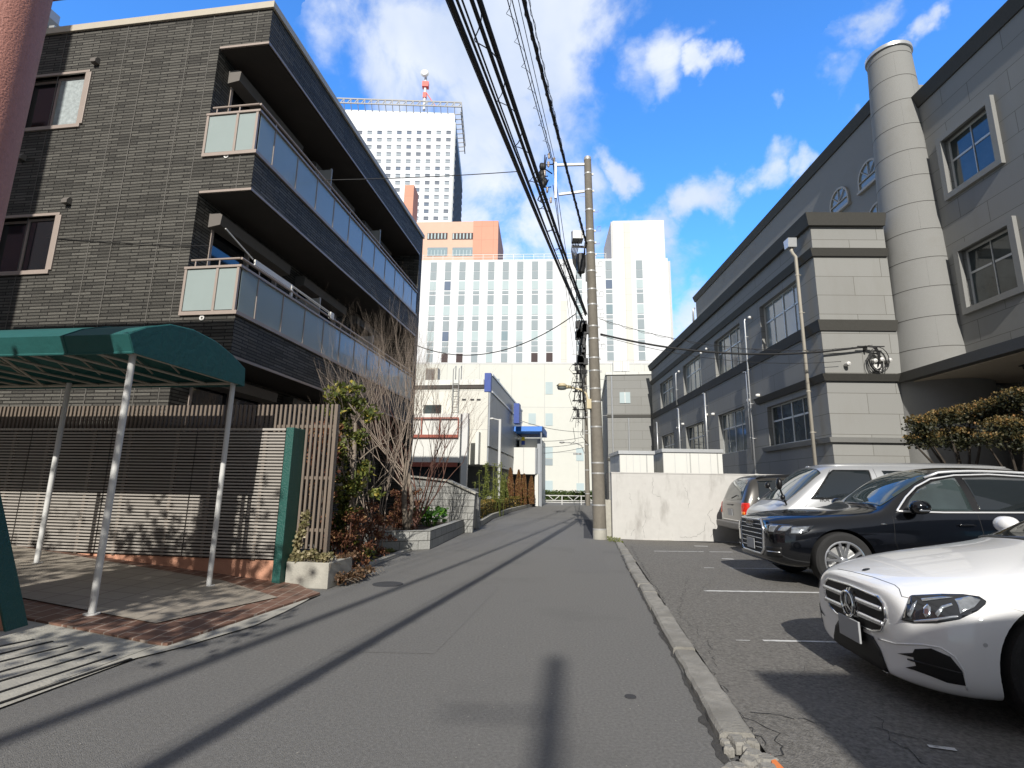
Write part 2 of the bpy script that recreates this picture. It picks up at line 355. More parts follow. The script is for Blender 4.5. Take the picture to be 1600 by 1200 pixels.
pm('red_steel', (.30, .075, .045), .6, .15, 10)
pm('red_paint', (.75, .05, .03), .5, .05)
pm('steel', (.45, .45, .44), .45, .1, 20, metal=.6)
pm('galv', (.42, .42, .41), .5, .12, 20, metal=.3)
pm('stainless', (.30, .30, .28), .35, .1, 8, metal=.8)
brickmat('block_stone', (.34, .34, .32), .6, .2, .008, (.12, .12, .11), .1, .85, .8, offset=.5, nvar=.25, nscale=35, nbump=1.2, dist=.02)
pm('soil', (.05, .035, .025), .95, .3, 20, .8, 20)
pm('cable', (.012, .012, .013), .6, .1)
pm('cable_grey', (.06, .06, .065), .6, .1)
pm('ceramic', (.38, .31, .25), .3, .05)
pm('lamp_cream', (.55, .47, .30), .5, .08)
pm('orange_plastic', (.80, .28, .03), .5, .05)
pm('yellow_paint', (.85, .65, .02), .5, .02)
pm('bumper_joint', (.115, .108, .096), .7, .1)
pm('crown_steel', (.36, .355, .35), .6, .1)
pm('tower_window', (.36, .40, .44), .8, .1, 1, spec=.05)
pm('tower_window_dark', (.20, .22, .26), .8, .1, 1, spec=.05)
brickmat('lower_cream', (.60, .60, .545), 4.6, 6.2, .04, (.47, .47, .44), .02, .6, .05, offset=0, nvar=.03, nscale=1)
mm = MATS
RA = Frame((0, 0), 8.1)                       # the street
Z0 = .0
# ================================================================ ground, road, lot, kerb
def sheet(name, pts, z, mat, frame=None, dz=None):
    b = MB(); P = []
    for p in pts:
        q = frame.wld((p[0], p[1], z)) if frame else Vector((p[0], p[1], z))
        if dz: q.z = z+dz(p)
        P.append(q)
    b.q(*P); return struct(b.build(name, mat))
sheet('ground', [(-900, -400), (900, -400), (900, 1500), (-900, 1500)], -.03, mm['ground'])
roadL = [(-6.5, -40), (-6.5, 9.5), (-3.9, 10.5), (-3.87, 11.5), (-3.87, 17), (-3.8, 47)]
sheet('road', [(p[0], p[1]) for p in roadL]+[(60, 47), (60, 60), (-60, 60), (-60, 47), ][:0]+[(.74, 47), (.74, -40)], 0, mm['asphalt_road'], RA)
sheet('cross_street', [(-60, 47.01), (60, 47.01), (60, 56), (-60, 56)], 0, mm['asphalt_road'], RA)
sheet('parking_lot', [(.90, -40), (.94, 15.6), (9, 14.4), (30, 12), (30, -40)], .035, mm['asphalt_lot'], RA)
sheet('roadside_strip', [(.745, 15.75), (2.4, 15.75), (2.4, 47), (.745, 47)], .012, mm['concrete'], RA)
# dark patch of asphalt at the pole foot
pp = [G(912, 812), G(926, 812), G(940, 843), G(912, 841)]
b = MB(); b.q(*[Vector((p.x, p.y, .004)) for p in pp]); struct(b.build('dark_asphalt_patch', mm['asphalt_patch']))
# kerb : irregular worn blocks
b = MB(); y = 1.6; rnd = random.Random(3)
while y < 15.6:
    ln = rnd.choice([.6, .9, 1.1, 1.25, .55]); y1 = min(y+ln, 15.65)
    if y < 2.9 and y1 > 2.95: y1 = 2.93
    elif 2.9 <= y < 3.42:
        y = 3.45; continue
    jx = rnd.uniform(-.012, .012); h = .052+rnd.uniform(-.008, .008)
    n = max(3, int((y1-y)/.12)); ring = []
    for i in range(n+1):
        yy = y+.008+(y1-y-.016)*i/n
        w0 = .735+jx+rnd.uniform(-.007, .007); w1 = .925+jx+rnd.uniform(-.008, .008); hh = h+rnd.uniform(-.004, .004)
        ring.append([RA.wld((w0-.006, yy, -.02)), RA.wld((w0, yy, hh-.018)), RA.wld((w0+.022, yy, hh)), RA.wld((w1-.02, yy, hh+.002)), RA.wld((w1, yy, hh-.012)), RA.wld((w1+.003, yy, -.02))])
    for i in range(n):
        for k in range(5): b.q(ring[i][k], ring[i+1][k], ring[i+1][k+1], ring[i][k+1])
    b.q(*ring[0]); b.q(*ring[-1][::-1]); y = y1
# crumbled stones where the kerb is broken
for i in range(34):
    cx = rnd.uniform(.70, .95); cy = rnd.uniform(2.90, 3.45); rr = rnd.uniform(.025, .06); hz = .028+rnd.uniform(0, .022)
    k = rnd.choice([5, 6, 7]); a0 = rnd.uniform(0, 6); P = [(cx+rr*cos(a0+2*pi*j/k)*rnd.uniform(.8, 1.2), cy+rr*sin(a0+2*pi*j/k)*rnd.uniform(.8, 1.2)) for j in range(k)]
    bot = [RA.wld((u, v, -.01)) for u, v in P]; mid = [RA.wld((cx+(u-cx)*.97, cy+(v-cy)*.97, hz*.7)) for u, v in P]; top = [RA.wld((cx+(u-cx)*.72, cy+(v-cy)*.72, hz)) for u, v in P]
    for j in range(k):
        b.q(bot[j], bot[(j+1) % k], mid[(j+1) % k], mid[j]); b.q(mid[j], mid[(j+1) % k], top[(j+1) % k], top[j])
    b.q(*top)
struct(b.build('kerb', mm['kerb_conc']))
# cracks : thin wandering strips
def wander(pts, w, z, seed, mat, name, jit=.03, step=.05):
    r = random.Random(seed); P = []
    for a, c in zip(pts, pts[1:]):
        a = Vector(a); c = Vector(c); n = max(2, int((c-a).length/step))
        for i in range(n): P.append(a.lerp(c, i/n)+Vector((r.uniform(-jit, jit), r.uniform(-jit, jit), 0)))
    P.append(Vector(pts[-1])); b = MB()
    for i in range(len(P)-1):
        d = (P[i+1]-P[i]); d.z = 0
        if d.length < 1e-5: continue
        nn = Vector((-d.y, d.x, 0)).normalized(); w0 = w*r.uniform(.3, 1.2)
        b.q(*[Vector((q.x, q.y, z)) for q in (P[i]-nn*w0, P[i+1]-nn*w0, P[i+1]+nn*w0, P[i]+nn*w0)])
    return b
cb = MB()
for i, (pts, w) in enumerate([([(985, 852), (1035, 935), (1068, 1005), (1100, 1060), (1150, 1115), (1195, 1165)], .008), ([(1150, 1112), (1215, 1145), (1217, 1185), (1200, 1200)], .008),
        ([(1172, 1110), (1230, 1118), (1290, 1130)], .009), ([(1100, 1040), (1138, 1078), (1140, 1100)], .005), ([(1365, 1135), (1420, 1150), (1480, 1160)], .007),
        ([(1075, 900), (1060, 960), (1105, 1000), (1120, 1040)], .004), ([(1370, 1120), (1405, 1165), (1450, 1195)], .006), ([(1060, 893), (1120, 900), (1090, 930)], .003), ([(1230, 1005), (1265, 1040), (1240, 1060)], .003)]):
    w_ = wander([G(x, y, .039) for x, y in pts], w*.5, .039, i+5, None, '')
    o = len(cb.v); cb.v += w_.v; cb.f += [tuple(k+o for k in f) for f in w_.f]; cb.mi += w_.mi
struct(cb.build('pavement_cracks', mm['crack']))
# damp / tarry edge beside the kerb : one ragged strip
b = MB(); r = random.Random(11); prev = None; y = 1.5
while y < 12:
    w = .012+max(0, .055*(noise.noise(Vector((y*2.2, 3, 0)))+.25)+.03*noise.noise(Vector((y*9, 1, 0))))*(2.0 if y < 3.8 else .8)
    cur = (RA.wld((.731, y, .0035)), RA.wld((.731-w, y, .0035)))
    if prev: b.q(prev[0], cur[0], cur[1], prev[1])
    prev = cur; y += .03
struct(b.build('damp_road_edge', mm['tar']))
# manholes and stains on the road
for px, py, rr in ((606, 913, .22), (985, 1089, .04)):
    p = G(px, py); b = MB(); b.lathe([(rr, 0), (rr, .005), (rr*.9, .006), (0.001, .006)], (p.x, p.y, 0), 24); struct(b.build('manhole_cover' if rr > .1 else 'road_stain', mm['asphalt_patch']))
# mended utility cut, slightly darker than the road
for pts in ([(-2.2, 4.6), (-1.3, 4.7), (-1.25, 7.9), (-2.1, 7.8)], [(-.3, 9.5), (.35, 9.5), (.33, 17), (-.28, 17)], [(-3.2, 12), (-2.2, 12), (-2.2, 20), (-3.15, 20)]): sheet('road_repair', pts, .0025, mm['asphalt_mend'], RA)
# pale specks on the road
b = MB(); r = random.Random(2)
for i in range(420):
    x = r.uniform(-3.4, .7); y = r.uniform(1.5, 14); s = r.uniform(.002, .0055)
    b.q(*[RA.wld((x+s*cos(j*1.57+i), y+s*sin(j*1.57+i)*1.3, .003)) for j in range(4)])
struct(b.build('road_grit', mm['concrete']))
# parking lines
def line(p0, p1, w, gaps=(), z=.040):
    p0 = Vector(p0); p1 = Vector(p1); d = p1-p0; d.z = 0; n = Vector((-d.y, d.x, 0)).normalized()*w/2; L_ = d.length; b = MB(); t = 0; r = random.Random(int(p0.x*100))
    while t < L_:
        t1 = min(t+r.uniform(.10, .2), L_); k = any(g0 < (t+t1)/2 < g1 for g0, g1 in gaps)
        if not k:
            a = p0+d*(t/L_); c = p0+d*(t1/L_); e = [r.uniform(.82, 1.08) for _ in range(4)]
            b.q(*[Vector((q.x, q.y, z)) for q in (a-n*e[0], c-n*e[1], c+n*e[2], a+n*e[3])])
        t = t1
    return b
for a, c, w, gaps in (((1100, 923), (1420, 928), .085, ()), ((1022, 861), (1145, 862.5), .07, ((.5, .58), (1.2, 1.26))), ((1100, 887), (1218, 888.5), .045, ((.22, .5), (.9, .95))),
                   ((1125, 889), (1165, 889), .0, ()), ((1085, 853), (1106, 853.5), .12, ()), ((1128, 873), (1146, 873.6), .10, ()), ((1192, 1000.5), (1310, 1003), .05, ((0, .02), (.12, .2), (.35, .45))), ((1150, 1000), (1172, 1000.5), .02, ()), ((1450, 1165), (1500, 1172), .04, ((.1, .15),))):
    if w == 0: continue
    pa = G(*a, .04); pc = G(*c, .04)
    struct(line(pa, pc, w, gaps).build('parking_line', mm['paint_white']))
pts = [G(1196, 1178, .04), G(1217, 1200, .04), G(1228, 1215, .04), G(1202, 1215, .04)]
b = MB(); b.q(*[Vector((p.x+.025, p.y, .041)) for p in pts]); struct(b.build('orange_ground_mark', mm['paint_orange']))
# ---- forecourt under the canopy : sloping tiles with a brown border
def fz(x): return .035+.085*max(0, -3.75-x)
fx = [-3.53, -3.70]
FC = [(-3.70, 4.55), (-3.545, 6.95), (-3.9, 7.45), (-12, 8.4), (-12, 3.9)]
def fsheet(name, pts, mat, lift=0):
    bm = bmesh.new(); bm.faces.new([bm.verts.new((x, y, 0)) for x, y in pts])
    for xc in (-3.75,): bmesh.ops.bisect_plane(bm, geom=bm.verts[:]+bm.edges[:]+bm.faces[:], plane_co=(xc, 0, 0), plane_no=(1, 0, 0))
    b = MB()
    for f in bm.faces: b.q(*[RA.wld((v.co.x, v.co.y, fz(v.co.x)+lift)) for v in f.verts])
    if not lift:
        for ed in bm.edges:
            if len(ed.link_faces) == 1:
                u, v = ed.verts; b.q(RA.wld((u.co.x, u.co.y, fz(u.co.x))), RA.wld((v.co.x, v.co.y, fz(v.co.x))), RA.wld((v.co.x, v.co.y, -.02)), RA.wld((u.co.x, u.co.y, -.02)))
    bm.free(); return struct(b.build(name, mat))
q0 = RA.loc(G(262, 1005, .035)); q1 = RA.loc(G(500, 926, .035))
P0 = (q0.x, q0.y); P1 = (q1.x, q1.y)
fsheet('forecourt_border', [P0, P1, (-4.2, 7.35), (-5, 7.5), (-12, 7.9), (-12, P0[1]+.62), (-6, P0[1]+.12)], mm['tile_brown'])
a = .38
fsheet('forecourt_tiles', [(P0[0]-a-.12, P0[1]+.42), (P1[0]-a+.05, P1[1]-.42), (-4.8, 6.75), (-12, 7.3), (-12, P0[1]+1.1), (-6, P0[1]+.55)], mm['tile_beige'], .012)
# ---- concrete apron and gutter slots
ap = [G(0, 1112), G(60, 1089), G(150, 1060), G(262, 1012), G(400, 985), G(440, 968), G(500, 926), G(262, 1004), G(56, 972)]
ap = [RA.loc(p) for p in ap]
XS = [-12, -9, -7, -6, -5.2, -4.6, -4.2, -3.9, -3.76, -3.7]
YB = {-12: P0[1]+.60, -9: P0[1]+.36, -7: P0[1]+.19, -6: P0[1]+.11, -5.2: P0[1]+.07, -4.6: P0[1]+.05, -4.2: P0[1]+.03, -3.9: P0[1]+.01, -3.76: P0[1], -3.7: P0[1]}
b = MB()
for x0, x1 in zip(XS, XS[1:]): b.q(*[RA.wld((x, y, fz(x)-.018)) for x, y in ((x0, .5), (x1, .5), (x1, YB[x1]), (x0, YB[x0]))])
def lx(y): return -3.705 if y <= P0[1] else P0[0]+(P1[0]-P0[0])*(y-P0[1])/(P1[1]-P0[1])+.004
RX = [(.5, -3.64), (3, -3.62), (4.1, -3.6), (P0[1], -3.47), (5.2, -3.3), (5.8, -3.33), (6.4, -3.40), (P1[1]+.02, -3.49)]
for (y0, x0), (y1, x1) in zip(RX, RX[1:]): b.q(*[RA.wld(p) for p in ((lx(y0), y0, .0135), (x0, y0, .0135), (x1, y1, .0135), (lx(y1), y1, .0135))])
struct(b.build('concrete_apron', mm['concrete']))
def onap(px, py):
    z = .02
    for _ in range(12): p = G(px, py, z); z = fz(RA.loc(p).x)-.016
    return p
b = MB()
for (x0, y0), (x1, y1) in (((0, 1010), (53, 999)), ((0, 1022), (82, 1002)), ((0, 1034), (105, 1009)), ((0, 1050), (129, 1013)), ((0, 1064.5), (156, 1018.5)), ((0, 1081.5), (180, 1024)), ((0, 1098.5), (205, 1029))):
    A_ = onap(x0, y0); B_ = onap(x1, y1); b.beam(A_, B_, .024, .008); b.beam(A_, A_+(A_-B_)*1.0, .024, .008)
struct(b.build('drainage_slots', mm['dark_slot']))
# pavement patch further on, with its edge
sheet('side_pavement', [(-3.62, 7.6), (-3.86, 9.6), (-3.9, 11.0), (-6.6, 11.3), (-6.6, 7.8)], .02, mm['asphalt_patch'], RA)
b = MB()
for i in range(12):
    y = 7.5+i*.75
    if y < 17: b.box(0, 0, 0, 0, 0, 0) if 0 else None
pts = [(-3.6, 7.3), (-3.8, 9.5), (-3.87, 11.5), (-3.87, 17)]
for a_, c_ in zip(pts, pts[1:]): b.beam(RA.wld((a_[0]-.07, a_[1], .015)), RA.wld((c_[0]-.07, c_[1], .015)), .14, .04)
struct(b.build('gutter_edge', mm['concrete']))
# ================================================================ LEFT APARTMENT BUILDING
LP = AT(377, 416, 8.3); LB = Frame((LP.x, LP.y), 8.1)
def lroot(name, label, cat, fr, group=None):
    return thing(name, label, cat, (fr.o.x, fr.o.y, 0), -fr.az, group)
apt = lroot('apartment_building', 'three storey apartment block clad in dark charcoal stone-look siding with frosted glass balconies', 'building', LB)
S = mm['siding']; fnf = lambda u, v, w: (u, w, v)     # face looking at the camera  (u=x, v=z, w=y)
LN = 9.3
W2 = (-5.14, -3.76, 8.02, 9.14); W1 = (-5.14, -3.80, 5.08, 6.14)
b = MB(); b.wall((-12, -1.0), (0, 10.17), [W2, W1], fnf, 0, .25)
b.wall((0.25, LN), (0, 10.17), [(.42, 2.5, y0, y0+1.95) for y0 in (1.3, 4.17, 7.15)]+[(3.3, 5.3, y0, y0+1.95) for y0 in (1.3, 4.17, 7.15)]+[(6.2, 8.2, y0, y0+1.95) for y0 in (1.3, 4.17, 7.15)], lambda u, v, w: (w, u, v), -1.2, -1.0)
b.box(-12, -1.2, .25, 1.0, 10.0, 10.17); b.box(-12, -1.0, LN, LN+.2, 0, 10.17); b.box(-12.2, -12, 0, LN+.2, 0, 10.17)
b.build('wall', S, apt)
b = MB()
for z0, z1 in ((9.38, 10.17), (6.42, 7.1), (3.44, 4.14)): b.box(-1.0, 0, 0, LN-.32, z0, z1)
b.build('balcony_fascia', S, apt)
b = MB(); b.box(-1.0, 0, LN-.32, LN, 0, 10.17); b.build('end_wall', S, apt)
b = MB()
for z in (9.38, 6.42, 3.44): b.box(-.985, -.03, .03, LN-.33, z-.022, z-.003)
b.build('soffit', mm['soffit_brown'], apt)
b = MB()
b.box(-12.03, .045, -.045, -.002, 10.12, 10.26); b.box(.002, .045, -.002, LN+.04, 10.12, 10.26); b.box(-12.03, .002, -.002, LN+.04, 10.172, 10.255)
b.build('roof_coping', mm['beige_trim'], apt, bevel=.004)
b = MB()
for z in (9.38, 6.42, 3.44):
    b.box(-.97, .02, -.02, .012, z-.03, z+.012); b.box(.002, .02, .012, LN-.32, z-.03, z+.012)
for z in (7.1, 4.14):
    b.box(-1.02, .035, -.035, .06, z-.0, z+.065); b.box(-.07, .035, .06, LN-.34, z, z+.065)
b.build('fascia_trim', mm['beige_alu'], apt)
# vertical siding joints
b = MB()
for x in (-.28, -1.19, -1.65, -2.56, -3.02, -4.4, -5.3, -6.2, -7.1, -8): b.box(x-.007, x+.007, -.006, -.001, 0 if x < -1 else 9.4, 10.12)
b.box(-.287, -.273, -.006, -.001, 6.44, 7.1)
b.build('joint_strip', mm['bumper_joint'], apt)
ROOFZ = 10.2
for z in (7.165, 4.205):
    gz0, gz1 = z+.0, z+.74
    b = MB()
    for x in (-1.0, -.41, -.03): b.box(x-.022, x+.022, -.03, .012, z, gz1+.02)
    b.box(-1.03, .03, -.04, .02, gz1+.02, gz1+.06)
    b.box(-.01, .03, .02, LN-.34, gz1+.02, gz1+.06)
    ys = [.5]+[.5+.795*i for i in range(1, 12)]
    for y in ys:
        if y < LN-.4: b.box(-.03, .005, y-.012, y+.012, z, gz1+.02)
    for x in (-.85, -.4): b.box(x-.01, x+.01, -.015, .0, gz1+.06, gz1+.17)
    for y in ys[::2]: b.box(-.015, .0, y-.01, y+.01, gz1+.06, gz1+.17)
    b.tube([(-.93, -.01, gz1+.18), (-.02, -.01, gz1+.18)], .02); b.tube([(-.0, -.01, gz1+.18), (.0, LN-.36, gz1+.18)], .022)
    rail = b.build('balcony_railing', mm['beige_alu'], apt)
    for x0, x1 in ((-.975, -.435), (-.385, -.055)):
        b = MB(); b.box(x0, x1, -.012, -.004, gz0+.02, gz1+.01); b.build('glass_panel', mm['frost_glass'], rail)
    yy = [.035]+ys
    for a_, c_ in zip(yy, yy[1:]):
        if a_ > LN-.5: break
        c_ = min(c_, LN-.36); b = MB(); b.box(-.014, -.006, a_+.014, c_-.014, gz0+.02, gz1+.01); b.build('glass_panel', mm['frost_glass'], rail)
    for y in (2.78, 5.75):
        b = MB(); b.box(-.98, -.12, y, y+.03, z+.0, z+1.45 if z > 5 else z+1.25); b.box(-.12, -.085, y-.01, y+.04, z, z+1.47 if z > 5 else z+1.27); b.build('balcony_partition', mm['partition'], apt)
for z0 in (1.3, 4.17, 7.15):
    for y0, y1 in ((.42, 2.5), (3.3, 5.3), (6.2, 8.2)):
        b = MB(); fx_ = -1.02
        for yy in (y0, (y0+y1)/2, y1-.06): b.box(-1.1, -.985, yy, yy+.06, z0, z0+1.95)
        b.box(-1.1, -.985, y0+.06, y1-.06, z0+1.88, z0+1.95); b.box(-1.1, -.985, y0+.06, y1-.06, z0, z0+.05)
        w = b.build('balcony_window', mm['beige_alu'], apt)
        b = MB(); b.box(-1.08, -1.07, y0+.06, y1-.06, z0+.05, z0+1.88); b.build('pane', mm['dark_glass'], w)
        b = MB(); b.prism([(-.995, z0+1.75), (-.76, z0+1.79), (-.74, z0+1.98), (-.80, z0+2.02), (-.995, z0+2.02)], lambda u, v, w_: (u, w_, v), y0-.1, y1+.1); b.build('shutter_box', mm['shutter_box'], w)
for k, (u0, u1, v0, v1) in enumerate((W2, W1)):
    b = MB(); t = .075
    b.box(u0-t, u1+t, -.03, .06, v1, v1+t*.7); b.box(u0-t, u1+t, -.035, .06, v0-t, v0); b.box(u0-t, u0, -.03, .06, v0, v1); b.box(u1, u1+t*1.6, -.03, .06, v0, v1)
    w = b.build('side_window', mm['beige_alu'], apt, bevel=.004)
    um = (u0+u1)/2+.03; b = MB()
    for a_, c_, yy in ((u0, um+.03, .10), (um-.03, u1, .06)):
        b.box(a_, a_+.045, yy, yy+.03, v0, v1); b.box(c_-.045, c_, yy, yy+.03, v0, v1); b.box(a_+.045, c_-.045, yy, yy+.03, v0, v0+.05); b.box(a_+.045, c_-.045, yy, yy+.03, v1-.045, v1)
    b.build('sash', mm['beige_alu'], w)
    b = MB(); b.box(u0+.04, um, .115, .12, v0+.04, v1-.04); b.build('pane', mm['dark_glass'], w)
    b = MB(); b.box(um, u1-.04, .075, .08, v0+.04, v1-.04); b.build('pane', mm['curtain'] if k == 0 else mm['dark_glass'], w)
for x, z in ((-3.58, 9.36), (-3.60, 6.40), (-4.79, 7.38)):
    b = MB(); b.prism([(-.1, z-.06), (-.1, z+.0), (-.06, z+.06), (0, z+.06), (0, z-.06)], lambda u, v, w_: (w_, u, v), x-.06, x+.06); b.build('vent_hood', mm['shutter_box'], apt)
for px, py in ((354, 244), (316, 497)):
    p = LB.ony(px, py); b = MB(); b.lathe([(.028, -.012), (.045, -.016), (.045, 0), (.02, 0), (.02, -.012), (.028, -.012)], (p.x, 0, p.z), 16, 'y'); b.build('drain_outlet', mm['white_plastic'], apt)
# clothes-drying arm clipped on the middle balcony rail
b = MB(); z = 4.205+.74+.2
b.box(-.03, .0, .35, 1.55, z+.02, z+.12); b.box(-.02, .01, 1.5, 1.56, z-.12, z+.1); b.tube([(-.1, -.35, z+.35), (-.02, .3, z+.1)], .012); b.tube([(-.03, 1.5, z+.12), (.0, 3.2, z+.08)], .012); b.tube([(.02, 1.5, z+.06), (.02, 3.2, z+.03)], .008)
b.box(-.03, .03, 3.1, 3.25, z-.05, z+.1); b.build('drying_arm', mm['white_plastic'], apt)
# ================================================================ RIGHT SCHOOL-LIKE BUILDING
RP = AT(1302, 705, 15.5); RB = Frame((RP.x, RP.y), 1.3)
hall = lroot('grey_stucco_building', 'long grey stucco building with dark cornice bands, tall round tower and arched upper windows', 'building', RB)
G_ = mm['stucco_grey']; fside = lambda u, v, w: (w, u, v)
UW = [(.95, 3.92, 6.62, 8.42), (5.85, 8.85, 6.62, 8.42), (10.9, 13.87, 6.62, 8.38), (15.96, 19.0, 6.62, 8.35)]
LW = [(.98, 3.95, 3.05, 4.5), (5.93, 8.88, 3.05, 4.87), (10.92, 13.9, 3.05, 4.87), (16.2, 19.05, 3.05, 4.87)]
FL = 21.2
b = MB(); b.wall((0, FL), (0, 9.74), UW+LW, fside, 0, .3); b.wall((0.3, 2.3), (0, 9.74), [], fnf, 0, .3); b.box(.3, 3.2, FL-.3, FL, 0, 9.74); b.box(.3, 3.2, .3, FL-.3, 9.6, 9.74); b.build('wall', G_, hall)
def band(z0, z1, pb, pt, y1=FL, xe=2.28, only=None):
    b = MB(); P = [(0, y1), (0, 0), (xe, 0)]
    def off(p): return [(-p, y1), (-p, -p), (xe, -p)]
    B0, B1 = off(pb), off(pt)
    for i in (0, 1):
        a_, c_ = B0[i], B0[i+1]; d_, e_ = B1[i], B1[i+1]
        b.q((*a_, z0), (*c_, z0), (*e_, z1), (*d_, z1)); b.q((*d_, z1), (*e_, z1), (*P[i+1], z1+.002), (*P[i], z1+.002)); b.q((*a_, z0), (*P[i], z0), (*P[i+1], z0), (*c_, z0))
    b.q((*B0[0], z0), (*B1[0], z1), (*P[0], z1), (*P[0], z0)); b.q((*B0[2], z0), (*P[2], z0), (*P[2], z1), (*B1[2], z1))
    return b
for z0, z1, pb, pt, y1 in ((9.74, 10.12, .12, .24, FL), (8.72, 8.95, .06, .16, FL), (6.28, 6.60, .05, .14, FL), (4.70, 4.90, .08, .2, 4.6), (2.86, 3.0, .10, .16, 4.3)):
    band(z0, z1, pb, pt, y1).build('cornice_band', mm['band_dark'] if z0 > 3 else mm['stucco_plain'], hall)
def window4(par, uvs, fn, depth, name='window', glass=None, nm=4, tr=.62):
    u0, u1, v0, v1 = uvs; b = MB(); f = .045; d0, d1 = depth
    us = [u0+(u1-u0)*i/nm for i in range(nm+1)]; vt = v0+(v1-v0)*tr
    def bx(a_, c_, e_, g_, w0, w1):
        p = fn(a_, e_, w0); q = fn(c_, g_, w1); b.box(p[0], q[0], p[1], q[1], p[2], q[2])
    bx(u0, u1, v0, v0+f, d0, d1); bx(u0, u1, v1-f, v1, d0, d1)
    for i, u in enumerate(us):
        w = .05 if i in (0, nm) else (.05 if i % 2 == 0 else .022)
        a_ = u if i == 0 else (u-w if i == nm else u-w/2); bx(a_, a_+w, v0+f, v1-f, d0+.004*(i % 2), d1)
    for i in range(nm): bx(us[i]+.05, us[i+1]-.05, vt-.03, vt+.03, d0+.006, d1)
    w = b.build(name, mm['win_frame'], par)
    g = MB(); p = fn(u0+.01, v0+.01, (d0+d1)/2-.004); q = fn(u1-.01, v1-.01, (d0+d1)/2+.004); g.box(p[0], q[0], p[1], q[1], p[2], q[2]); g.build('pane', glass or mm['win_glass'], w)
    return w
for k, u in enumerate(UW): window4(hall, u, fside, (.16, .23), glass=mm['blind_glass'] if k in (0, 2) else mm['win_glass_mid'])
for k, u in enumerate(LW): window4(hall, u, fside, (.16, .23), glass=mm['win_glass_mid'] if k in (1, 3) else mm['win_glass'])
# red poster-like reflection seen behind the second lower window is a small notice on the glass
# upper set-back storey
XW = 3.2
b = MB(); b.wall((-.3, 20.5), (9.6, 14.75), [], fside, XW, XW+.3); b.box(XW+.3, 12, 20.2, 20.5, 9.6, 14.75); b.box(XW+.3, 12, -.3, 20.2, 14.5, 14.7); b.build('upper_wall', mm['stucco_plain'], hall)
b = MB(); b.prism([(XW-.06, 14.72), (XW-.2, 15.08), (XW+.3, 15.1), (XW+.3, 14.72)], lambda u, v, w: (u, w, v), -.3, 20.6); b.build('upper_cornice', mm['band_dark'], hall)
b = MB(); b.prism([(1.3, 10.13), (1.2, 10.9), (1.5, 10.92), (1.5, 10.13)], lambda u, v, w: (u, w, v), 16, 21.0); b.box(1.2, XW, 20.7, 21.0, 9.74, 10.9); b.build('lower_parapet', mm['stucco_plain'], hall)
for yc, zc, R_ in ((1.55, 12.55, .60), (3.35, 12.55, .60), (1.35, 10.85, .55)):
    arc = [(yc+R_*cos(a), zc+R_*sin(a)) for a in [pi*i/20 for i in range(21)]]+[(yc-R_, zc-.32), (yc+R_, zc-.32)]
    b = MB(); inn = [(yc+(u-yc)*.88, zc+(v-zc)*.88 if v > zc-.1 else v+.05) for u, v in arc]
    for i in range(len(arc)):
        j = (i+1) % len(arc); A1, A2, B2, B1 = arc[i], arc[j], inn[j], inn[i]
        for w_, s_ in ((XW-.07, 1),): b.q((w_, *A1), (w_, *A2), (w_, *B2), (w_, *B1))
        b.q((XW-.07, *A1), (XW, *A1), (XW, *A2), (XW-.07, *A2)); b.q((XW-.07, *B1), (XW, *B1), (XW, *B2), (XW-.07, *B2))
    for a in (pi*.25, pi*.5, pi*.75): b.beam((XW-.05, yc, zc), (XW-.05, yc+R_*.9*cos(a), zc+R_*.9*sin(a)), .03, .03)
    b.box(XW-.065, XW-.03, yc-R_*.88, yc+R_*.88, zc-.02, zc+.02); b.box(XW-.12, XW, yc-R_-.04, yc+R_+.04, zc-.4, zc-.32)
    w = b.build('arched_window', mm['pipe_beige'], hall)
    g = MB(); g.q(*[(XW-.02, u, v) for u, v in inn]); g.build('pane', mm['blind_glass'], w)
# round tower
TX, TY = 3.32, .12
def tprof(r0, r1, z0, z1, n=10): return [(r0+(r1-r0)*i/n, z0+(z1-z0)*i/n) for i in range(n+1)]
b = MB(); b.lathe(tprof(1.07, .62, 4.95, 16.1, 12), (TX, TY, 0), 56)
tw = b.build('round_tower', mm['stucco_plain'], hall, smooth=True)
b = MB(); z = 5.6
while z < 16:
    rr = 1.07+(.62-1.07)*(z-4.95)/11.15; b.lathe([(rr+.0, z-.009), (rr+.004, z-.009), (rr+.004, z+.009), (rr, z+.009)], (TX, TY, 0), 56); z += .93
z = 5.6; k = 0
while z < 15:
    a = radians(-108 + (30 if k % 2 else -8)); rr = 1.065+(.62-1.07)*(z+.46-4.95)/11.15
    b.tube([(TX+(rr+.018)*cos(a), TY+(rr+.018)*sin(a), z), (TX+(rr-.02)*cos(a), TY+(rr-.02)*sin(a), z+.93)], .007, 4); z += .93; k += 1
b.build('tower_joint', mm['band_dark'], tw)
b = MB(); b.lathe([(.62, 16.08), (.68, 16.08), (.68, 16.2), (.3, 16.35), (.001, 16.4)], (TX, TY, 0), 40); b.build('tower_cap', mm['alu'], tw, smooth='auto')
b = MB(); b.lathe(tprof(1.4, 1.4, 0, 4.66, 2), (TX+.2, TY+.3, 0), 48); b.build('porch_drum', mm['stucco_plain'], hall, smooth='auto')
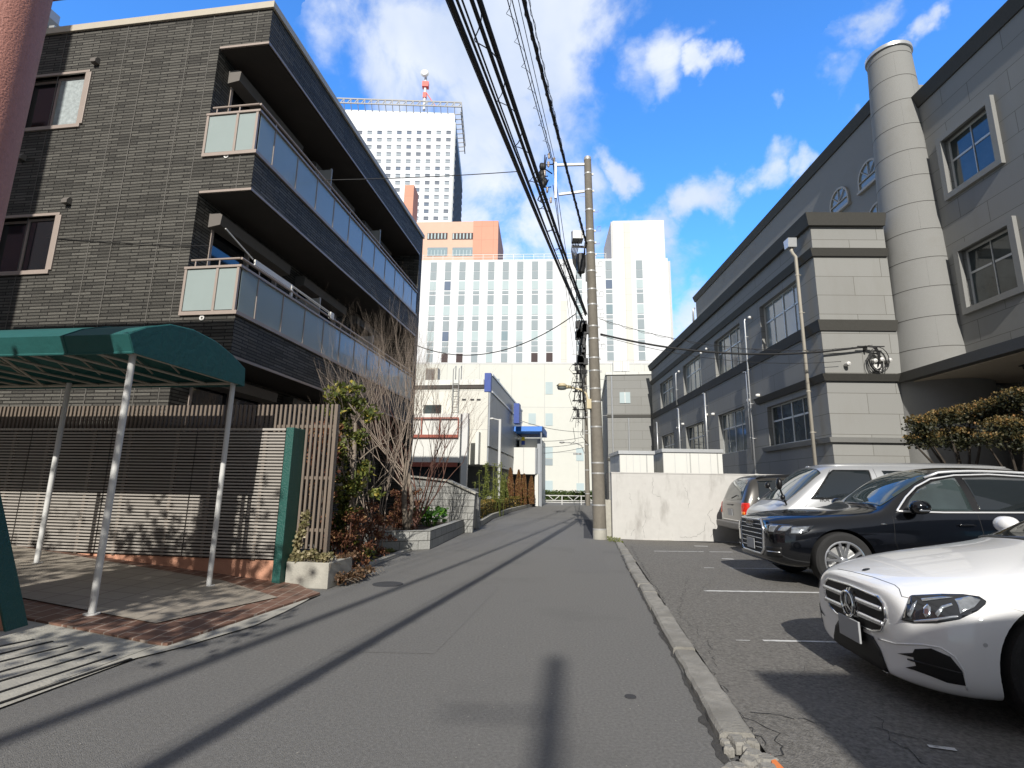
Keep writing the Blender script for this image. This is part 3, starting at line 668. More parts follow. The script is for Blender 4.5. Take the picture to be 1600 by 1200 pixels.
# near wing with box-framed windows
XV = 3.5
HB = [(-2.86, -1.29, 10.16, 11.86), (-2.86, -1.29, 6.60, 8.30)]
b = MB(); b.wall((-14, 0.0), (4.9, 13.6), HB, fside, XV, XV+.35); b.box(XV+.35, 12, -14, 0, 13.3, 13.5); b.build('wing_wall', G_, hall)
b = MB(); b.prism([(XV-.05, 13.6), (XV-.2, 13.98), (XV+.3, 14.0), (XV+.3, 13.6)], lambda u, v, w: (u, w, v), -14, .25); b.box(XV+.3, 9, .0, .25, 13.6, 14.0); b.build('wing_cornice', mm['band_dark'], hall)
for u0, u1, v0, v1 in HB:
    b = MB(); t = .17; xa, xb = XV-.11, XV+.05
    b.box(xa, xb, u0-t, u0, v0-t, v1+t); b.box(xa, xb, u1, u1+t, v0-t, v1+t); b.box(xa, xb, u0, u1, v1, v1+t); b.box(xa, xb, u0, u1, v0-t, v0)
    w = b.build('box_window', mm['stucco_plain'], hall)
    b = MB()
    window4(w, (u0, u1, v0, v1), fside, (XV+.12, XV+.18), name='sash', nm=2, tr=.6)
# entrance slab with pale soffit and lantern
b = MB(); b.box(2.1, 9, -14, .05, 4.66, 4.93); b.build('porch_slab', mm['band_dark'], hall)
b = MB(); b.box(2.35, 8.9, -13.9, -.3, 4.63, 4.657); b.build('porch_soffit', mm['soffit_cream'], hall)
b = MB(); b.box(5.2, 5.5, -14, .05, 0, 4.66); b.box(3.2, 5.2, .06, .3, 0, 4.66); b.box(5.5, 14, .06, .3, 0, 13.3); b.box(5.2, 5.5, .051, .3, 0, 13.3); b.box(9.002, 14, -14, .05, 4.5, 4.9); b.build('porch_wall', mm['stucco_plain'], hall)
p = RB.loc(AT(1538, 572, 12.9))
b = MB(); b.box(3.45, 3.75, -2.75, -2.55, 4.52, 4.63); b.box(3.40, 3.80, -2.8, -2.5, 4.60, 4.628); b.box(3.52, 3.68, -2.70, -2.60, 4.46, 4.52); b.build('ceiling_lantern', mm['black'], hall)
# drain pipes, vents
def pipe(par, pts, r=.035, name='drainpipe', mat='pipe_beige', clips=True):
    b = MB(); b.tube(pts, r, 10)
    if clips:
        a = Vector(pts[-1]); c = Vector(pts[-2]); n = int((a-c).length/1.2)
        for i in range(n): p = c.lerp(a, (i+.5)/max(n, 1)); b.lathe([(r+.012, -.02), (r+.012, .02)], (p.x, p.y, p.z), 10); b.box(p.x, p.x+.12, p.y-.01, p.y+.01, p.z-.012, p.z+.012)
    return b.build(name, mm[mat], par, smooth=True)
pp_ = pipe(hall, [(-.34, .62, 9.3), (-.34, .62, 9.2), (-.30, .62, 9.1), (-.22, .62, 9.0), (-.22, .62, .0)], .055)
b = MB(); b.prism([(-.12, 0), (.12, 0), (.16, .3), (-.16, .3)], lambda u, v, w: (-.35+w, .62+u, 9.3+v), -.14, .14); b.build('hopper', mm['alu'], pp_)
for y, z1, z0 in ((5.05, 8.3, 0), (10.2, 6.2, 2.4), (14.7, 6.1, 2.4), (14.9, 8.2, 6.3), (19.7, 5.9, 2.0), (5.25, 6.2, 2.6)):
    pipe(hall, [(-.02, y+.3 if z1 < 8 else y, z1), (-.1, y+.3 if z1 < 8 else y, z1), (-.12, y, z1-.05), (-.12, y, z0)], .028 if y < 6 else .04, mat='alu')
for y, z in ((4.65, 8.25), (9.7, 8.3), (10.5, 8.3), (14.4, 8.2), (4.5, 5.05), (10.3, 5.1), (9.4, 5.0), (14.2, 5.1), (15.2, 5.0), (5.35, 5.0)):
    b = MB(); b.lathe([(.001, -.15), (.05, -.13), (.065, -.08), (.065, 0)], (0, y, z), 14, 'x'); b.build('vent_cap', mm['white_plastic'], hall, smooth='auto')
pipe(hall, [(-.0, 11.3, 11.0), (-.1, 11.3, 10.9), (-.1, 11.3, 10.2)], .05, mat='alu', clips=False)
# cable bracket on the corner face
b = MB(); zc = 5.63
b.beam((.95, -.16, zc+.12), (1.75, -.16, zc+.12), .03, .03); b.box(1.2, 1.24, -.16, 0, zc, zc+.12); b.build('cable_bracket', mm['black'], hall)
b = MB()
r = random.Random(4)
for i in range(6):
    a0_ = r.uniform(-.3, .3); R1 = .24+.03*i; cx_ = 1.48+r.uniform(-.05, .05); cz_ = zc-.33+r.uniform(-.06, .05)
    b.tube([(cx_+R1*.75*cos(a0_+2*pi*k/16), -.16-.012*i, cz_+R1*sin(a0_+2*pi*k/16)) for k in range(17)], .011, 6)
for i in range(3): b.tube([(1.15+.05*i, -.17, zc+.12), (1.4+.04*i, -.2, zc+.08), (1.52+.03*i, -.18, zc-.1), (1.5, -.16, zc-.5)], .016, 6)
b.build('cable_loops', mm['cable'], hall, smooth=True)
for x, z in ((1.42, zc-.32), (1.62, zc-.28), (1.85, zc-.3), (.62, zc-.42)):
    b = MB(); b.lathe([(.001, -.24), (.06, -.2), (.07, -.12), (.05, 0)], (x, 0, z), 12, 'y'); b.build('security_sensor', mm['white_plastic'], hall, smooth='auto')
b = MB(); b.box(1.4, 1.62, -.12, 0, zc-.62, zc-.42)
b.build('junction_box', mm['white_plastic'], hall)
# ================================================================ frontage on the left: pink building, canopy, fences
def onfore(px, py):
    z = .05
    for _ in range(12): p = RA.loc(G(px, py, z)); z = fz(p.x)
    return p
def street(name, label, cat, x=0, y=0, group=None, z=0):
    p = RA.wld((x, y, z)); return thing(name, label, cat, p, -RA.az, group)
bh = thing('rear_building', 'grey flat-roofed building behind the photographer that shades the near car park', 'building', (.86, -5.2, 0), 0)
b = MB(); b.box(0, 16, -9, 0, 0, 6.0); b.build('wall', mm['stucco_plain'], bh)
b = MB(); b.box(-.05, 16.05, -.05, .05, 5.8, 6.05); b.build('roof_edge', mm['band_dark'], bh)
for i in range(5):
    b = MB(); b.box(1+3*i, 2.6+3*i, .005, .03, 1.2, 2.6); b.build('window', mm['win_glass'], bh)
# --- neighbouring pink building (its porch column and the block that throws the shade)
pk = street('pink_building', 'pink rendered building with a round porch column at the left edge of the view', 'building')
b = MB(); c_ = AT(51, 0, 3.95); cl_ = RA.loc(c_); cr_ = .30
b.lathe([(cr_, 0), (cr_, 6.3)], (cl_.x-cr_-.0, cl_.y, 0), 40); b.build('porch_column', mm['pink_stucco'], pk, smooth='auto')
e1 = RA.loc((-9.4, 2.0, 0))
b = MB(); b.wall((e1.x-16, e1.x-.2), (0, 17), [(e1.x-2.6-3*i, e1.x-1.2-3*i, 4+3*k, 5.5+3*k) for i in range(4) for k in range(4)], fnf, -14, e1.y); b.build('wall', mm['pink_stucco'], pk)
b = MB(); b.box(cl_.x-5, cl_.x-.05, cl_.y-.35, cl_.y+.35, 6.0, 6.5); b.build('porch_beam', mm['pink_stucco'], pk)
# sloping end pier with green coping
pa = RA.loc(onap(20, 988)); pb = RA.loc(onap(52, 978)); pt = RA.ony(0, 772, pb.y)
pier = street('garden_pier', 'pink end pier with a steep dark green sloping edge at the bottom left', 'pier')
sl_ = (pt.x-pb.x)/pt.z
def shr(u, v, w): return (u+(pa.x-pb.x)*(pb.y-w)/(pb.y-pa.y), w, v)
b = MB(); b.prism([(pb.x-1.2, 0), (pb.x-.03, 0), (pb.x+sl_*1.9-.03, 1.9), (pb.x-1.2, 1.9)], shr, pa.y, pb.y); b.build('pier_wall', mm['orange_stucco'], pier, bevel=.01)
b = MB(); b.prism([(pb.x-.028, 0), (pb.x, 0), (pb.x+sl_*1.95, 1.95), (pb.x+sl_*1.95-.028, 1.95)], shr, pa.y-.01, pb.y+.01); b.build('green_edge', mm['green_coat'], pier, bevel=.006)
# --- canopy
qa = onfore(143, 960); qb = onfore(326, 916); qc = onfore(57, 880)
xr = (qa.x+qb.x)/2; can = street('entrance_canopy', 'dark green barrel fabric awning on white round posts over the tiled entrance path', 'canopy')
def zat(px, py, x, y):   # height of the point above plan position seen at pixel
    return RA.onx(px, py, x).z
n3 = [(207, 553), (200, 522), (228, 512), (265, 508), (300, 516), (335, 534), (362, 556), (381, 577), (380, 602)]
prof = [RA.onx(px, py, xr+.1) for px, py in n3]; prof = [(p.y, p.z) for p in prof]
zb_ = (prof[0][1]+prof[-1][1])/2; prof[0] = (prof[0][0], zb_); prof[-1] = (prof[-1][0], zb_)
xl_ = qc.x-5.2
b = MB(); xs = [xl_+(xr+.1-xl_)*i/10 for i in range(11)]
for i in range(10):
    for a_, c_ in zip(prof, prof[1:]):
        b.q((xs[i], *a_), (xs[i+1], *a_), (xs[i+1], *c_), (xs[i], *c_))
seam = MB()
for x_ in xs[1:-1:2]: seam.tube([(x_, p[0]+(.004 if k > 3 else -.004), p[1]+.003) for k, p in enumerate(prof)], .006, 5)
seam.build('canopy_seam', mm['green_canvas'], can)
fab = b.build('canopy_fabric', mm['green_canvas'], can, weld=True)
sm = fab.modifiers.new('t', 'SOLIDIFY'); sm.thickness = .02; sm.offset = -1
b = MB(); b.q(*[(xr+.1, y, z) for y, z in prof]); e_ = b.build('end_panel', mm['green_canvas'], can); sm = e_.modifiers.new('t', 'SOLIDIFY'); sm.thickness = .02
b = MB(); b.tube([(xr+.105, p[0], p[1]) for p in prof[1:-1]], .014, 6); b.tube([(xr+.105, *prof[0]), (xr+.105, *prof[1])], .012, 6)
for k in (0, -1): b.tube([(xl_, prof[k][0], zb_+.005), (xr+.1, prof[k][0], zb_+.005)], .014, 6)
b.build('fabric_piping', mm['green_canvas'], can)
b = MB(); yn, yf = prof[0][0]+.05, prof[-1][0]-.05
for yy in (yn, yf): b.tube([(xl_, yy, zb_+.03), (xr+.05, yy, zb_+.03)], .022, 8)
pm_ = (yn+yf)/2
x = xr
while x > xl_:
    b.tube([(x, yn, zb_+.03), (x, yf, zb_+.03)], .016, 6)
    b.tube([(x, pm_+(p[0]-pm_)*.95, p[1]-.05) for p in prof[1:-1]], .012, 6); x -= .42
b.tube([(xr-1.6, yn, zb_+.02), (xr-.2-2.8, yf, zb_+.02)], .014, 6)
b.build('canopy_frame', mm['pipe_beige'], can)
for p in (qa, qb, qc, Vector((qc.x, qa.y, 0)), Vector((qc.x-3.8, qc.y, 0)), Vector((qc.x-3.8, qa.y, 0))):
    if p.x == qc.x and p.y == qa.y: continue
    b = MB(); z0 = fz(p.x); b.tube([(p.x, p.y, z0), (p.x, p.y, zb_+.03)], .032, 16, False); b.lathe([(.07, z0), (.07, z0+.012), (.037, z0+.012)], (p.x, p.y, 0), 20); b.build('post', mm['post_white'], can, smooth='auto')
# --- horizontal slat fence on an orange plinth
fr = RA.loc(G(430, 912, .05)); fy = fr.y
ftop = RA.ony(452, 671, fy).z; fxr = RA.ony(440, 790, fy).x; fb = RA.ony(431, 876, fy).z
sf = street('slat_fence', 'beige horizontal slat screen on an orange rendered plinth beside the entrance path', 'fence')
b = MB(); b.box(fxr-9, fxr-.0, fy, fy+.16, -.1, fb+.0); b.build('plinth', mm['orange_stucco'], sf, bevel=.006)
pw = 1.42
for k in range(6):
    x1 = fxr-.02-k*pw; x0 = x1-pw+.02; b = MB(); z = fb+.03+.05*0
    lift = .0
    while z < ftop-.03:
        b.box(x0, x1, fy-.045, fy-.025, z, z+.023); z += .0455
    b.box(x0, x1, fy-.05, fy+.0, ftop-.02, ftop+.012)
    pnl = b.build('slat_panel', mm['slat_beige'], sf)
    b = MB(); b.box(x0+.25, x0+.30, fy-.022, fy+.01, fb, ftop-.03); b.box(x1-.35, x1-.30, fy-.022, fy+.01, fb, ftop-.03); b.build('panel_post', mm['slat_brown'], pnl)
b = MB(); b.box(fxr-9, fxr-.02, fy+.035, fy+.05, fb, ftop-.03); b.build('backing_board', mm['soffit_brown'], sf)
b = MB(); b.box(fxr+.01, fxr+.13, fy-.09, fy+.28, 0, ftop+.02); b.build('green_end_post', mm['green_coat'], sf, bevel=.01)
# --- vertical slat lattice on a low concrete planter
pc_ = RA.loc(G(511, 921, .0)); ly = pc_.y+.22
pl = street('concrete_planter', 'low concrete planter box with variegated ivy at the foot of the brown lattice', 'planter')
px0 = RA.ony(442, 905, pc_.y).x; pz = RA.ony(512, 880, pc_.y).z
b = MB(); b.box(fxr+.14, pc_.x, pc_.y, pc_.y+.09, 0, pz); b.box(pc_.x-.09, pc_.x, pc_.y+.09, pc_.y+.75, 0, pz); b.box(fxr+.14, pc_.x-.09, pc_.y+.66, pc_.y+.75, 0, pz); b.build('planter_wall', mm['concrete'], pl, bevel=.008)
b = MB(); b.box(fxr+.15, pc_.x-.09, pc_.y+.09, pc_.y+.66, 0, pz-.05); b.build('planter_soil', mm['soil'], pl)
lt = street('lattice_screen', 'tall brown vertical slat lattice standing in the concrete planter behind the slat fence', 'fence')
ltr = RA.ony(529, 632, ly); lz0 = RA.ony(512, 872, ly).z; lxr = (ltr.x+RA.ony(511, 876, ly).x)/2; ltop = ltr.z
b = MB(); x = lxr; k = 0
while x > lxr-8.5:
    w = .05 if k == 0 else .034
    b.box(x-w, x, ly-.03, ly+.0, lz0+(.12 if k else -.1), ltop); x -= .0745; k += 1
b.build('slats', mm['slat_brown'], lt)
b = MB()
for py in (666, 747, 829): z = RA.ony(520, py, ly).z; b.box(lxr-8.5, lxr-.05, ly+.002, ly+.03, z-.022, z+.022)
b.box(lxr-.05, lxr, ly+.002, ly+.06, 0.2, ltop)
b.build('lattice_rail', mm['slat_brown'], lt)
# --- stone block planter with return
s0 = RA.loc(G(569, 862)); s1_ = RA.loc(G(668, 858)); s2_ = RA.loc(G(722, 833)); hz_ = .42
sp = street('stone_planter', 'low grey split-stone block planter in front of the red-leaved shrubs', 'planter')
def wallrun(pts, th, h, z0=0):
    b = MB()
    for a_, c_ in zip(pts, pts[1:]): b.beam((a_[0], a_[1], z0+h/2), (c_[0], c_[1], z0+h/2), th, h)
    return b
b = wallrun([(s0.x, s0.y), (s1_.x, s1_.y)], .18, hz_); b.beam((s1_.x-.02, s1_.y-.08, hz_/2-.003), (s2_.x-.05, s2_.y, hz_/2-.003), .18, hz_-.006); b.build('block_wall', mm['block_stone'], sp)
b = MB(); b.q((s0.x, s0.y, hz_-.1), (s1_.x, s1_.y, hz_-.1), (s2_.x, s2_.y, hz_-.1), (s2_.x-3.2, s2_.y, hz_-.1), (s0.x-1.5, s0.y+.5, hz_-.1)); b.build('planter_soil', mm['soil'], sp)
# --- stone gate wall with sloped coping, stainless gate
gy = s2_.y+.15; gw = street('stone_gate_wall', 'light stone block wall with a sloping coping beside the stainless gate', 'wall')
gx = s2_.x-.1
def gp(px, py): p = RA.ony(px, py, gy); return (p.x, p.z)
top = [gp(742, 772), gp(700, 752), gp(640, 745)]
b = MB(); b.prism([(top[0][0]-.05, 0), top[0], top[1], top[2], (top[2][0], 0)], lambda u, v, w: (u, w, v), gy, gy+.2); b.build('gate_wall_body', mm['block_stone'], gw)
b = MB()
for a_, c_ in zip(top, top[1:]): b.beam((a_[0]+.04, gy+.15, a_[1]+.02), (c_[0], gy+.15, c_[1]+.02), .5, .05)
b.build('coping', mm['concrete'], gw)
gt = street('metal_gate', 'brown stainless pedestrian gate leaf set between stone pillars', 'gate')
g1 = RA.ony(727, 820, gy+.1); g2 = RA.ony(741, 820, gy+.1); gz = RA.ony(735, 767, gy+.1).z
b = MB(); gx0 = g1.x; b.box(gx0+.02, gx0+.07, gy+.2, gy+1.5, .05, gz); b.build('gate_leaf', mm['stainless'], gt); 
b = MB(); b.box(gx0+.07, gx0+.10, gy+.2, gy+.27, .02, gz+.08); b.box(gx0+.07, gx0+.10, gy+1.45, gy+1.52, .02, gz+.08); b.box(gx0+.07, gx0+.1, gy+.27, gy+1.45, gz, gz+.08); b.box(gx0+.07, gx0+.085, gy+.6, gy+1.0, gz*.55, gz*.85); b.build('gate_frame', mm['steel'], gt)
b = MB(); b.box(gx0-.3, gx0+.12, gy+1.55, gy+1.85, 0, 1.05); po = tag(b.build('stone_pillar', mm['block_stone']), 'short grey stone gate pillar at the near end of the clipped hedge', 'pillar'); po.location = RA.wld((0, 0, 0)); po.rotation_euler = (0, 0, -RA.az)
b = MB(); b.box(gx0-5.5, gx0-2.2, gy+1.2, gy+1.35, 0, 1.75); po = tag(b.build('garden_wall', mm['stucco_plain']), 'taupe rendered garden wall behind the bare shrubs', 'wall'); po.rotation_euler = (0, 0, -RA.az)
b = MB(); b.box(-9, -7.2, 13.8, 13.86, .15, 1.25)
gf = street('glass_fence', 'frosted glass garden fence in front of the dark ground floor', 'fence')
for k in range(6):
    b = MB(); b.box(-7.3-.0, -7.26, 9.6+k*1.2, 10.75+k*1.2, .5, 1.55); b.build('glass_panel', mm['frost_glass'], gf)
b = MB(); b.box(-7.31, -7.25, 9.6, 16.8, .42, .5); b.box(-7.31, -7.25, 9.6, 16.8, 1.55, 1.6); b.build('fence_rail', mm['alu'], gf)
# --- kerb and bed of the clipped hedge
def clippath(): return [RA.loc(G(751, 823)), RA.loc(G(770, 810)), RA.loc(G(800, 799)), RA.loc(G(825, 792.5)), RA.loc(G(841, 788.7))]
HP = clippath(); b = MB()
for a_, c_ in zip(HP, HP[1:]): b.beam(RA.wld((a_.x-.1, a_.y, .09)), RA.wld((c_.x-.1, c_.y, .09)), .2, .2)
struct(b.build('hedge_kerb', mm['concrete']))
# ================================================================ mid distance, left: white depot building with a blue awning
GY = 31.0
dp = street('depot_building', 'white and grey two storey depot with blue trim beyond the bare tree', 'building')
def dpp(px, py, y=GY): p = RA.ony(px, py, y); return (p.x, p.z)
xe, _z = dpp(761, 700); xw = dpp(560, 700)[0]; zt = dpp(700, 601)[1]; ztb = dpp(760, 583)[1]; zmid = dpp(760, 612)[1]; zlow = dpp(760, 726)[1]
b = MB(); b.box(xw, xe, GY, GY+16, zlow, zt); b.build('upper_volume', mm['cladding_cream'], dp)
b = MB(); b.box(xe+.01, xe+.12, GY+.02, GY+15.9, zlow+1.1, zmid+.0); b.box(xe+.01, xe+.08, GY+.02, GY+15.9, zlow, zlow+1.0); b.build('side_cladding', mm['cladding_grey'], dp)
b = MB(); b.box(xe-.25, xe+.14, GY-.05, GY+.35, zmid, ztb); b.build('blue_corner', mm['blue_paint'], dp)
b = MB(); b.box(xe-.0, xe+.14, GY+.36, GY+16, zmid+.12, ztb-.1); b.build('parapet_screen', mm['cladding_grey'], dp)
b = MB(); b.box(xe-.05, xe+.2, GY+.36, GY+16, ztb-.09, ztb+.03); b.box(xe-.05, xe+.2, GY+.36, GY+16, zmid, zmid+.11); b.build('parapet_cap', mm['alu'], dp)
b = MB(); b.box(xw, xe-.26, GY-.15, GY+.0, zt-.05, zt+.28); b.build('eaves', mm['cladding_white'], dp)
b = MB(); b.box(xw, xe-.26, GY-.10, GY-.01, zt-.25, zt-.06); b.build('eaves_shade_strip', mm['soffit_brown'], dp)  # dark strip standing in for the shade under the eaves
b = MB(); a0 = dpp(644, 725); a1 = dpp(735, 655); b.box(a0[0]-3, a1[0], GY-2.5, GY-.01, a0[1], a1[1]); b.build('front_volume', mm['cladding_white'], dp)
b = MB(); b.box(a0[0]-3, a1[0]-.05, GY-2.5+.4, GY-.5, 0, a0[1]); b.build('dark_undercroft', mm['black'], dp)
b = MB(); b.box(a0[0]-3, a1[0]-.1, GY-2.55, GY-2.45, a0[1]-.25, a0[1]-.003); b.build('undercroft_beam', mm['red_steel'], dp)
c0 = RA.ony(720, 755, GY-2.5); c1_ = RA.ony(729, 755, GY-2.5)
b = MB(); b.box(c0.x, c1_.x, GY-2.62, GY-2.3, 0, a1[1]-.0); b.build('white_pillar', mm['post_white'], dp)
b = MB(); b.box(c1_.x+.02, xe-.4, GY-.6, GY-.02, zlow-.0, zlow+1.9); b.build('side_bay', mm['cladding_white'], dp)
b = MB(); b.box(xw, xe-.2, GY+3, GY+15, 0, zlow); b.build('ground_floor', mm['stucco_plain'], dp)
w0 = dpp(662, 633); w1 = dpp(689, 651); b = MB(); b.box(w0[0], w1[0], GY-.04, GY-.005, w1[1], w0[1]); b.build('window', mm['win_glass'], dp)
for px in (725, 738, 748):
    q_ = dpp(px, 624.5); b = MB(); b.box(q_[0]-.12, q_[0]+.12, GY-.03, GY-.005, q_[1]-.05, q_[1]+.05); b.build('wall_slot', mm['black'], dp)
b = MB()
l0 = dpp(707, 655); l1 = dpp(716, 655); zt2 = dpp(710, 578)[1]
for X in (l0[0], l1[0]): b.tube([(X, GY-.2, l0[1]), (X, GY-.2, zt2), (X, GY+.4, zt2+.35), (X, GY+.4, zt+.1)], .03, 6)
z = l0[1]+.2
while z < zt+.2: b.tube([(l0[0], GY-.2, z), (l1[0], GY-.2, z)], .018, 5); z += .33
b.build('roof_ladder', mm['steel'], dp)
b = MB(); r0 = dpp(645, 662); r1 = dpp(727, 688); zT, zB = r0[1], r1[1]; yR = GY-2.6
RX0, RX1 = r0[0]-1.5, r1[0]+.2
b.box(RX0, RX1, yR-.05, yR, zT-.035, zT+.035); b.box(RX0, RX1, yR-.05, yR, zB-.08, zB+.08)
X = RX1
while X > RX0: b.box(X-.05, X, yR-.05, yR, zB+.08, zT-.035); X -= 1.05
b.build('red_sign_frame', mm['red_steel'], dp)
u0 = dpp(665, 575, GY+2); u1 = dpp(683, 602, GY+2)
rt_ = street('rooftop_cabinet', 'tall grey-brown louvred cabinet on the depot roof', 'roof cabinet')
b = MB(); b.box(u0[0], u1[0], GY+2, GY+2.6, zt, u0[1]); b.build('cabinet_body', mm['pipe_beige'], rt_)
b = MB(); b.box(u0[0]+.05, u1[0]-.2, GY+1.96, GY+1.995, zt+.1, u0[1]-.1); b.build('louvre_face', mm['shutter_box'], rt_)
for px, lab in ((712, 'low slatted air conditioner left of the roof ladder'), (739, 'low slatted air conditioner near the blue corner')):
    a_ = dpp(px-8, 597, GY+1); c_ = dpp(px+5, 602, GY+1); k_ = street('roof_unit', lab+' on the depot roof', 'air conditioner', group='air conditioners on the depot roof')
    b = MB(); b.box(a_[0], c_[0], GY+1, GY+1.5, zt+.3, a_[1]+.1); b.build('casing', mm['pipe_beige'], k_)
    b = MB()
    X = a_[0]+.05
    while X < c_[0]-.1: b.box(X, X+.05, GY+.97, GY+.995, zt+.35, a_[1]); X += .12
    b.build('grille', mm['black'], k_)
# blue chimney-like pier, blue canopy, white box on stilts
bb = street('blue_awning_building', 'white panelled annex on columns with a bright blue awning and small yellow and blue sign', 'building')
AY = 42.0
def ap_(px, py, y=AY): p = RA.ony(px, py, y); return (p.x, p.z)
b = MB(); a_ = ap_(788, 699); c_ = ap_(836, 741); b.box(a_[0]-1.5, c_[0], AY, AY+4.5, c_[1], a_[1]); b.build('panel_box', mm['cladding_white'], bb)
b = MB(); b.box(c_[0]+.01, c_[0]+.1, AY+.1, AY+4.4, c_[1]+.05, a_[1]-.02); b.build('side_panel', mm['cladding_grey'], bb)
b = MB(); d_ = ap_(808, 682); e_ = ap_(846, 698); b.box(d_[0], c_[0]+.3, AY+1.5, AY+4.4, a_[1]-.1, d_[1]); b.build('sign_wall', mm['cladding_cream'], bb)
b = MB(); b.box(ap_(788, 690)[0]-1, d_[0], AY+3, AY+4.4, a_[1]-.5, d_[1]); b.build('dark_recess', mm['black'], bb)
y0 = ap_(815, 683, AY+1.45); y1_ = ap_(820, 688.5, AY+1.45); y2_ = ap_(820, 695, AY+1.45)
b = MB(); b.box(y0[0], y1_[0], AY+1.4, AY+1.49, y1_[1], y0[1]); w = b.build('yellow_sign', mm['yellow_paint'], bb); b = MB(); b.box(y0[0], y1_[0], AY+1.4, AY+1.49, y2_[1], y1_[1]-.01); b.build('blue_sign', mm['blue_paint'], bb)
b = MB(); f_ = ap_(797, 664, AY-.3); g_ = ap_(845, 674, AY-.3); b.prism([(AY-.4, g_[1]), (AY-.3, g_[1]+(f_[1]-g_[1])*.75), (AY+.6, f_[1]), (AY+5, f_[1]), (AY+5, g_[1])], lambda u, v, w: (w, u, v), f_[0], g_[0]+.1); b.build('blue_awning', mm['blue_canvas'], bb)
b = MB(); h_ = ap_(803, 630, AY-2); i_ = ap_(811, 655, AY-2); b.box(h_[0], i_[0], AY-2, AY-1, i_[1]-.3, h_[1]); b.build('blue_pier', mm['blue_paint'], bb)
for px in (788, 838.5):
    a3 = ap_(px-3, 760, AY+.3); c3 = ap_(px+2.5, 760, AY+.3); b = MB(); b.box(a3[0], c3[0], AY+.3, AY+.8, 0, c_[1]); b.build('column', mm['cladding_white'], bb)
b = MB(); b.box(ap_(775, 750)[0], ap_(834, 750)[0], AY+3.5, AY+3.8, 0, c_[1]); b.build('back_wall', mm['stucco_plain'], bb)
b = MB(); gx_ = ap_(846, 700)[0]; b.tube([(gx_, AY-.2, 0), (gx_, AY-.2, g_[1])], .06, 8); b.build('awning_post', mm['cladding_grey'], bb)
# ramp wall on the right side of it
po = street('grey_ramp_wall', 'narrow grey clad wall receding beside the orange bollards', 'wall'); b = MB(); q1_ = RA.ony(849, 786, 44.5); b.box(q1_.x-.4, q1_.x, 43, 46.5, 0, RA.ony(848, 690, 44.5).z); b.build('ramp_wall_body', mm['cladding_grey'], po)
# ================================================================ far buildings
def farframe(px, Y, az): p = AT(px, 760, Y); return Frame((p.x, p.y), az)
FA = farframe(850, 72, 3.4)
hosp = lroot('white_office_block', 'large white panelled block with tall columns of grey windows closing the street', 'building', FA)
def fp(px, py, F=FA, y=0): p = F.ony(px, py, y); return (p.x, p.z)
xa, ztop = fp(655, 407); xb, _ = fp(1043, 403); xt0, zt1 = fp(957, 345)
xa -= 4; zsp = fp(850, 568)[1]
b = MB(); b.box(xa, xb, .0, 24, 0, ztop); b.build('main_volume', mm['panel_white'], hosp)
b = MB(); b.box(xt0, xb-.3, .03, 9, ztop, zt1); b.build('roof_tower', mm['panel_white'], hosp)
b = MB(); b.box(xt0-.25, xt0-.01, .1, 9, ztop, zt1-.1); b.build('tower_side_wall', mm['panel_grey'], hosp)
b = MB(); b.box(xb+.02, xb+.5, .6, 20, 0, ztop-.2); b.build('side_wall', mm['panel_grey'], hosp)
b = MB(); b.box(xa, xb, -.04, -.002, 0, zsp-.13); b.build('lower_facade', mm['lower_cream'], hosp)
b = MB(); b.box(xa, xb, -.06, -.01, zsp-.12, zsp+.12); b.build('string_course', mm['panel_grey'], hosp)
b = MB()
X = xa
while X < xt0-1: b.box(X, X+.05, .1, .15, ztop, ztop+.9); X += 1.5
b.box(xa, xt0-1, .1, .15, ztop+.85, ztop+.9); b.box(xa, xt0-1, .1, .15, ztop+.45, ztop+.49); b.build('roof_railing', mm['galv'], hosp)
cols = [(674.5, 0), (697.5, 0), (720.2, 0), (743, 0), (766, 0), (789, 0), (812, 0), (835.5, 0), (858.5, 0), (905, 0), (952.5, 0), (1001, 0)]
# vertical rhythm measured on the photograph (y at x = 790)
segs = [(409, 423, 's'), (424, 436.5, 's'), (439, 452.5, 'l'), (454.5, 459, 's'), (461, 475, 's'), (477.5, 492, 'l'), (494, 499, 's'), (501, 516, 's'), (517.5, 532, 'l'), (533.5, 540, 's'), (541.5, 550, 's'), (552, 566, 'x')]
rw = random.Random(9)
W_ = .46
for ci, (cx, _) in enumerate(cols):
    X = fp(cx, 490)[0]; strip = []
    groups = [segs[0:3], segs[3:6], segs[6:9], segs[9:12]]
    for gi, gs in enumerate(groups):
        b = MB(); mats = [mm['far_spandrel'], mm['far_glass_light'], mm['far_glass_dark'], mm['louvre'], mm['far_glass']]
        for (p0, p1, k) in gs:
            z1 = fp(cx, p0-(cx-790)*.010+0)[1]; z0 = fp(cx, p1-(cx-790)*.010)[1]
            if k == 'x': b.m = 3 if ci in (1, 2, 7, 8) else (1 if ci == 4 else 0)
            elif k == 'l': b.m = 1 if rw.random() < .80 else (2 if rw.random() < .5 else 4)
            else: b.m = 0
            b.box(X-W_, X+W_, -.05, .0, z0, z1); b.m = 0
        b.build('window_bay', mats, hosp)
b = MB(); X = fp(881, 490)[0]; b.box(X-.5, X+.5, -.03, 0, fp(881, 566)[1], fp(881, 470)[1]); X = fp(983, 490)[0]; b.box(X-.5, X+.5, -.03, 0, fp(983, 566)[1], zt1-.3); b.build('blank_strip', mm['cladding_cream'], hosp)
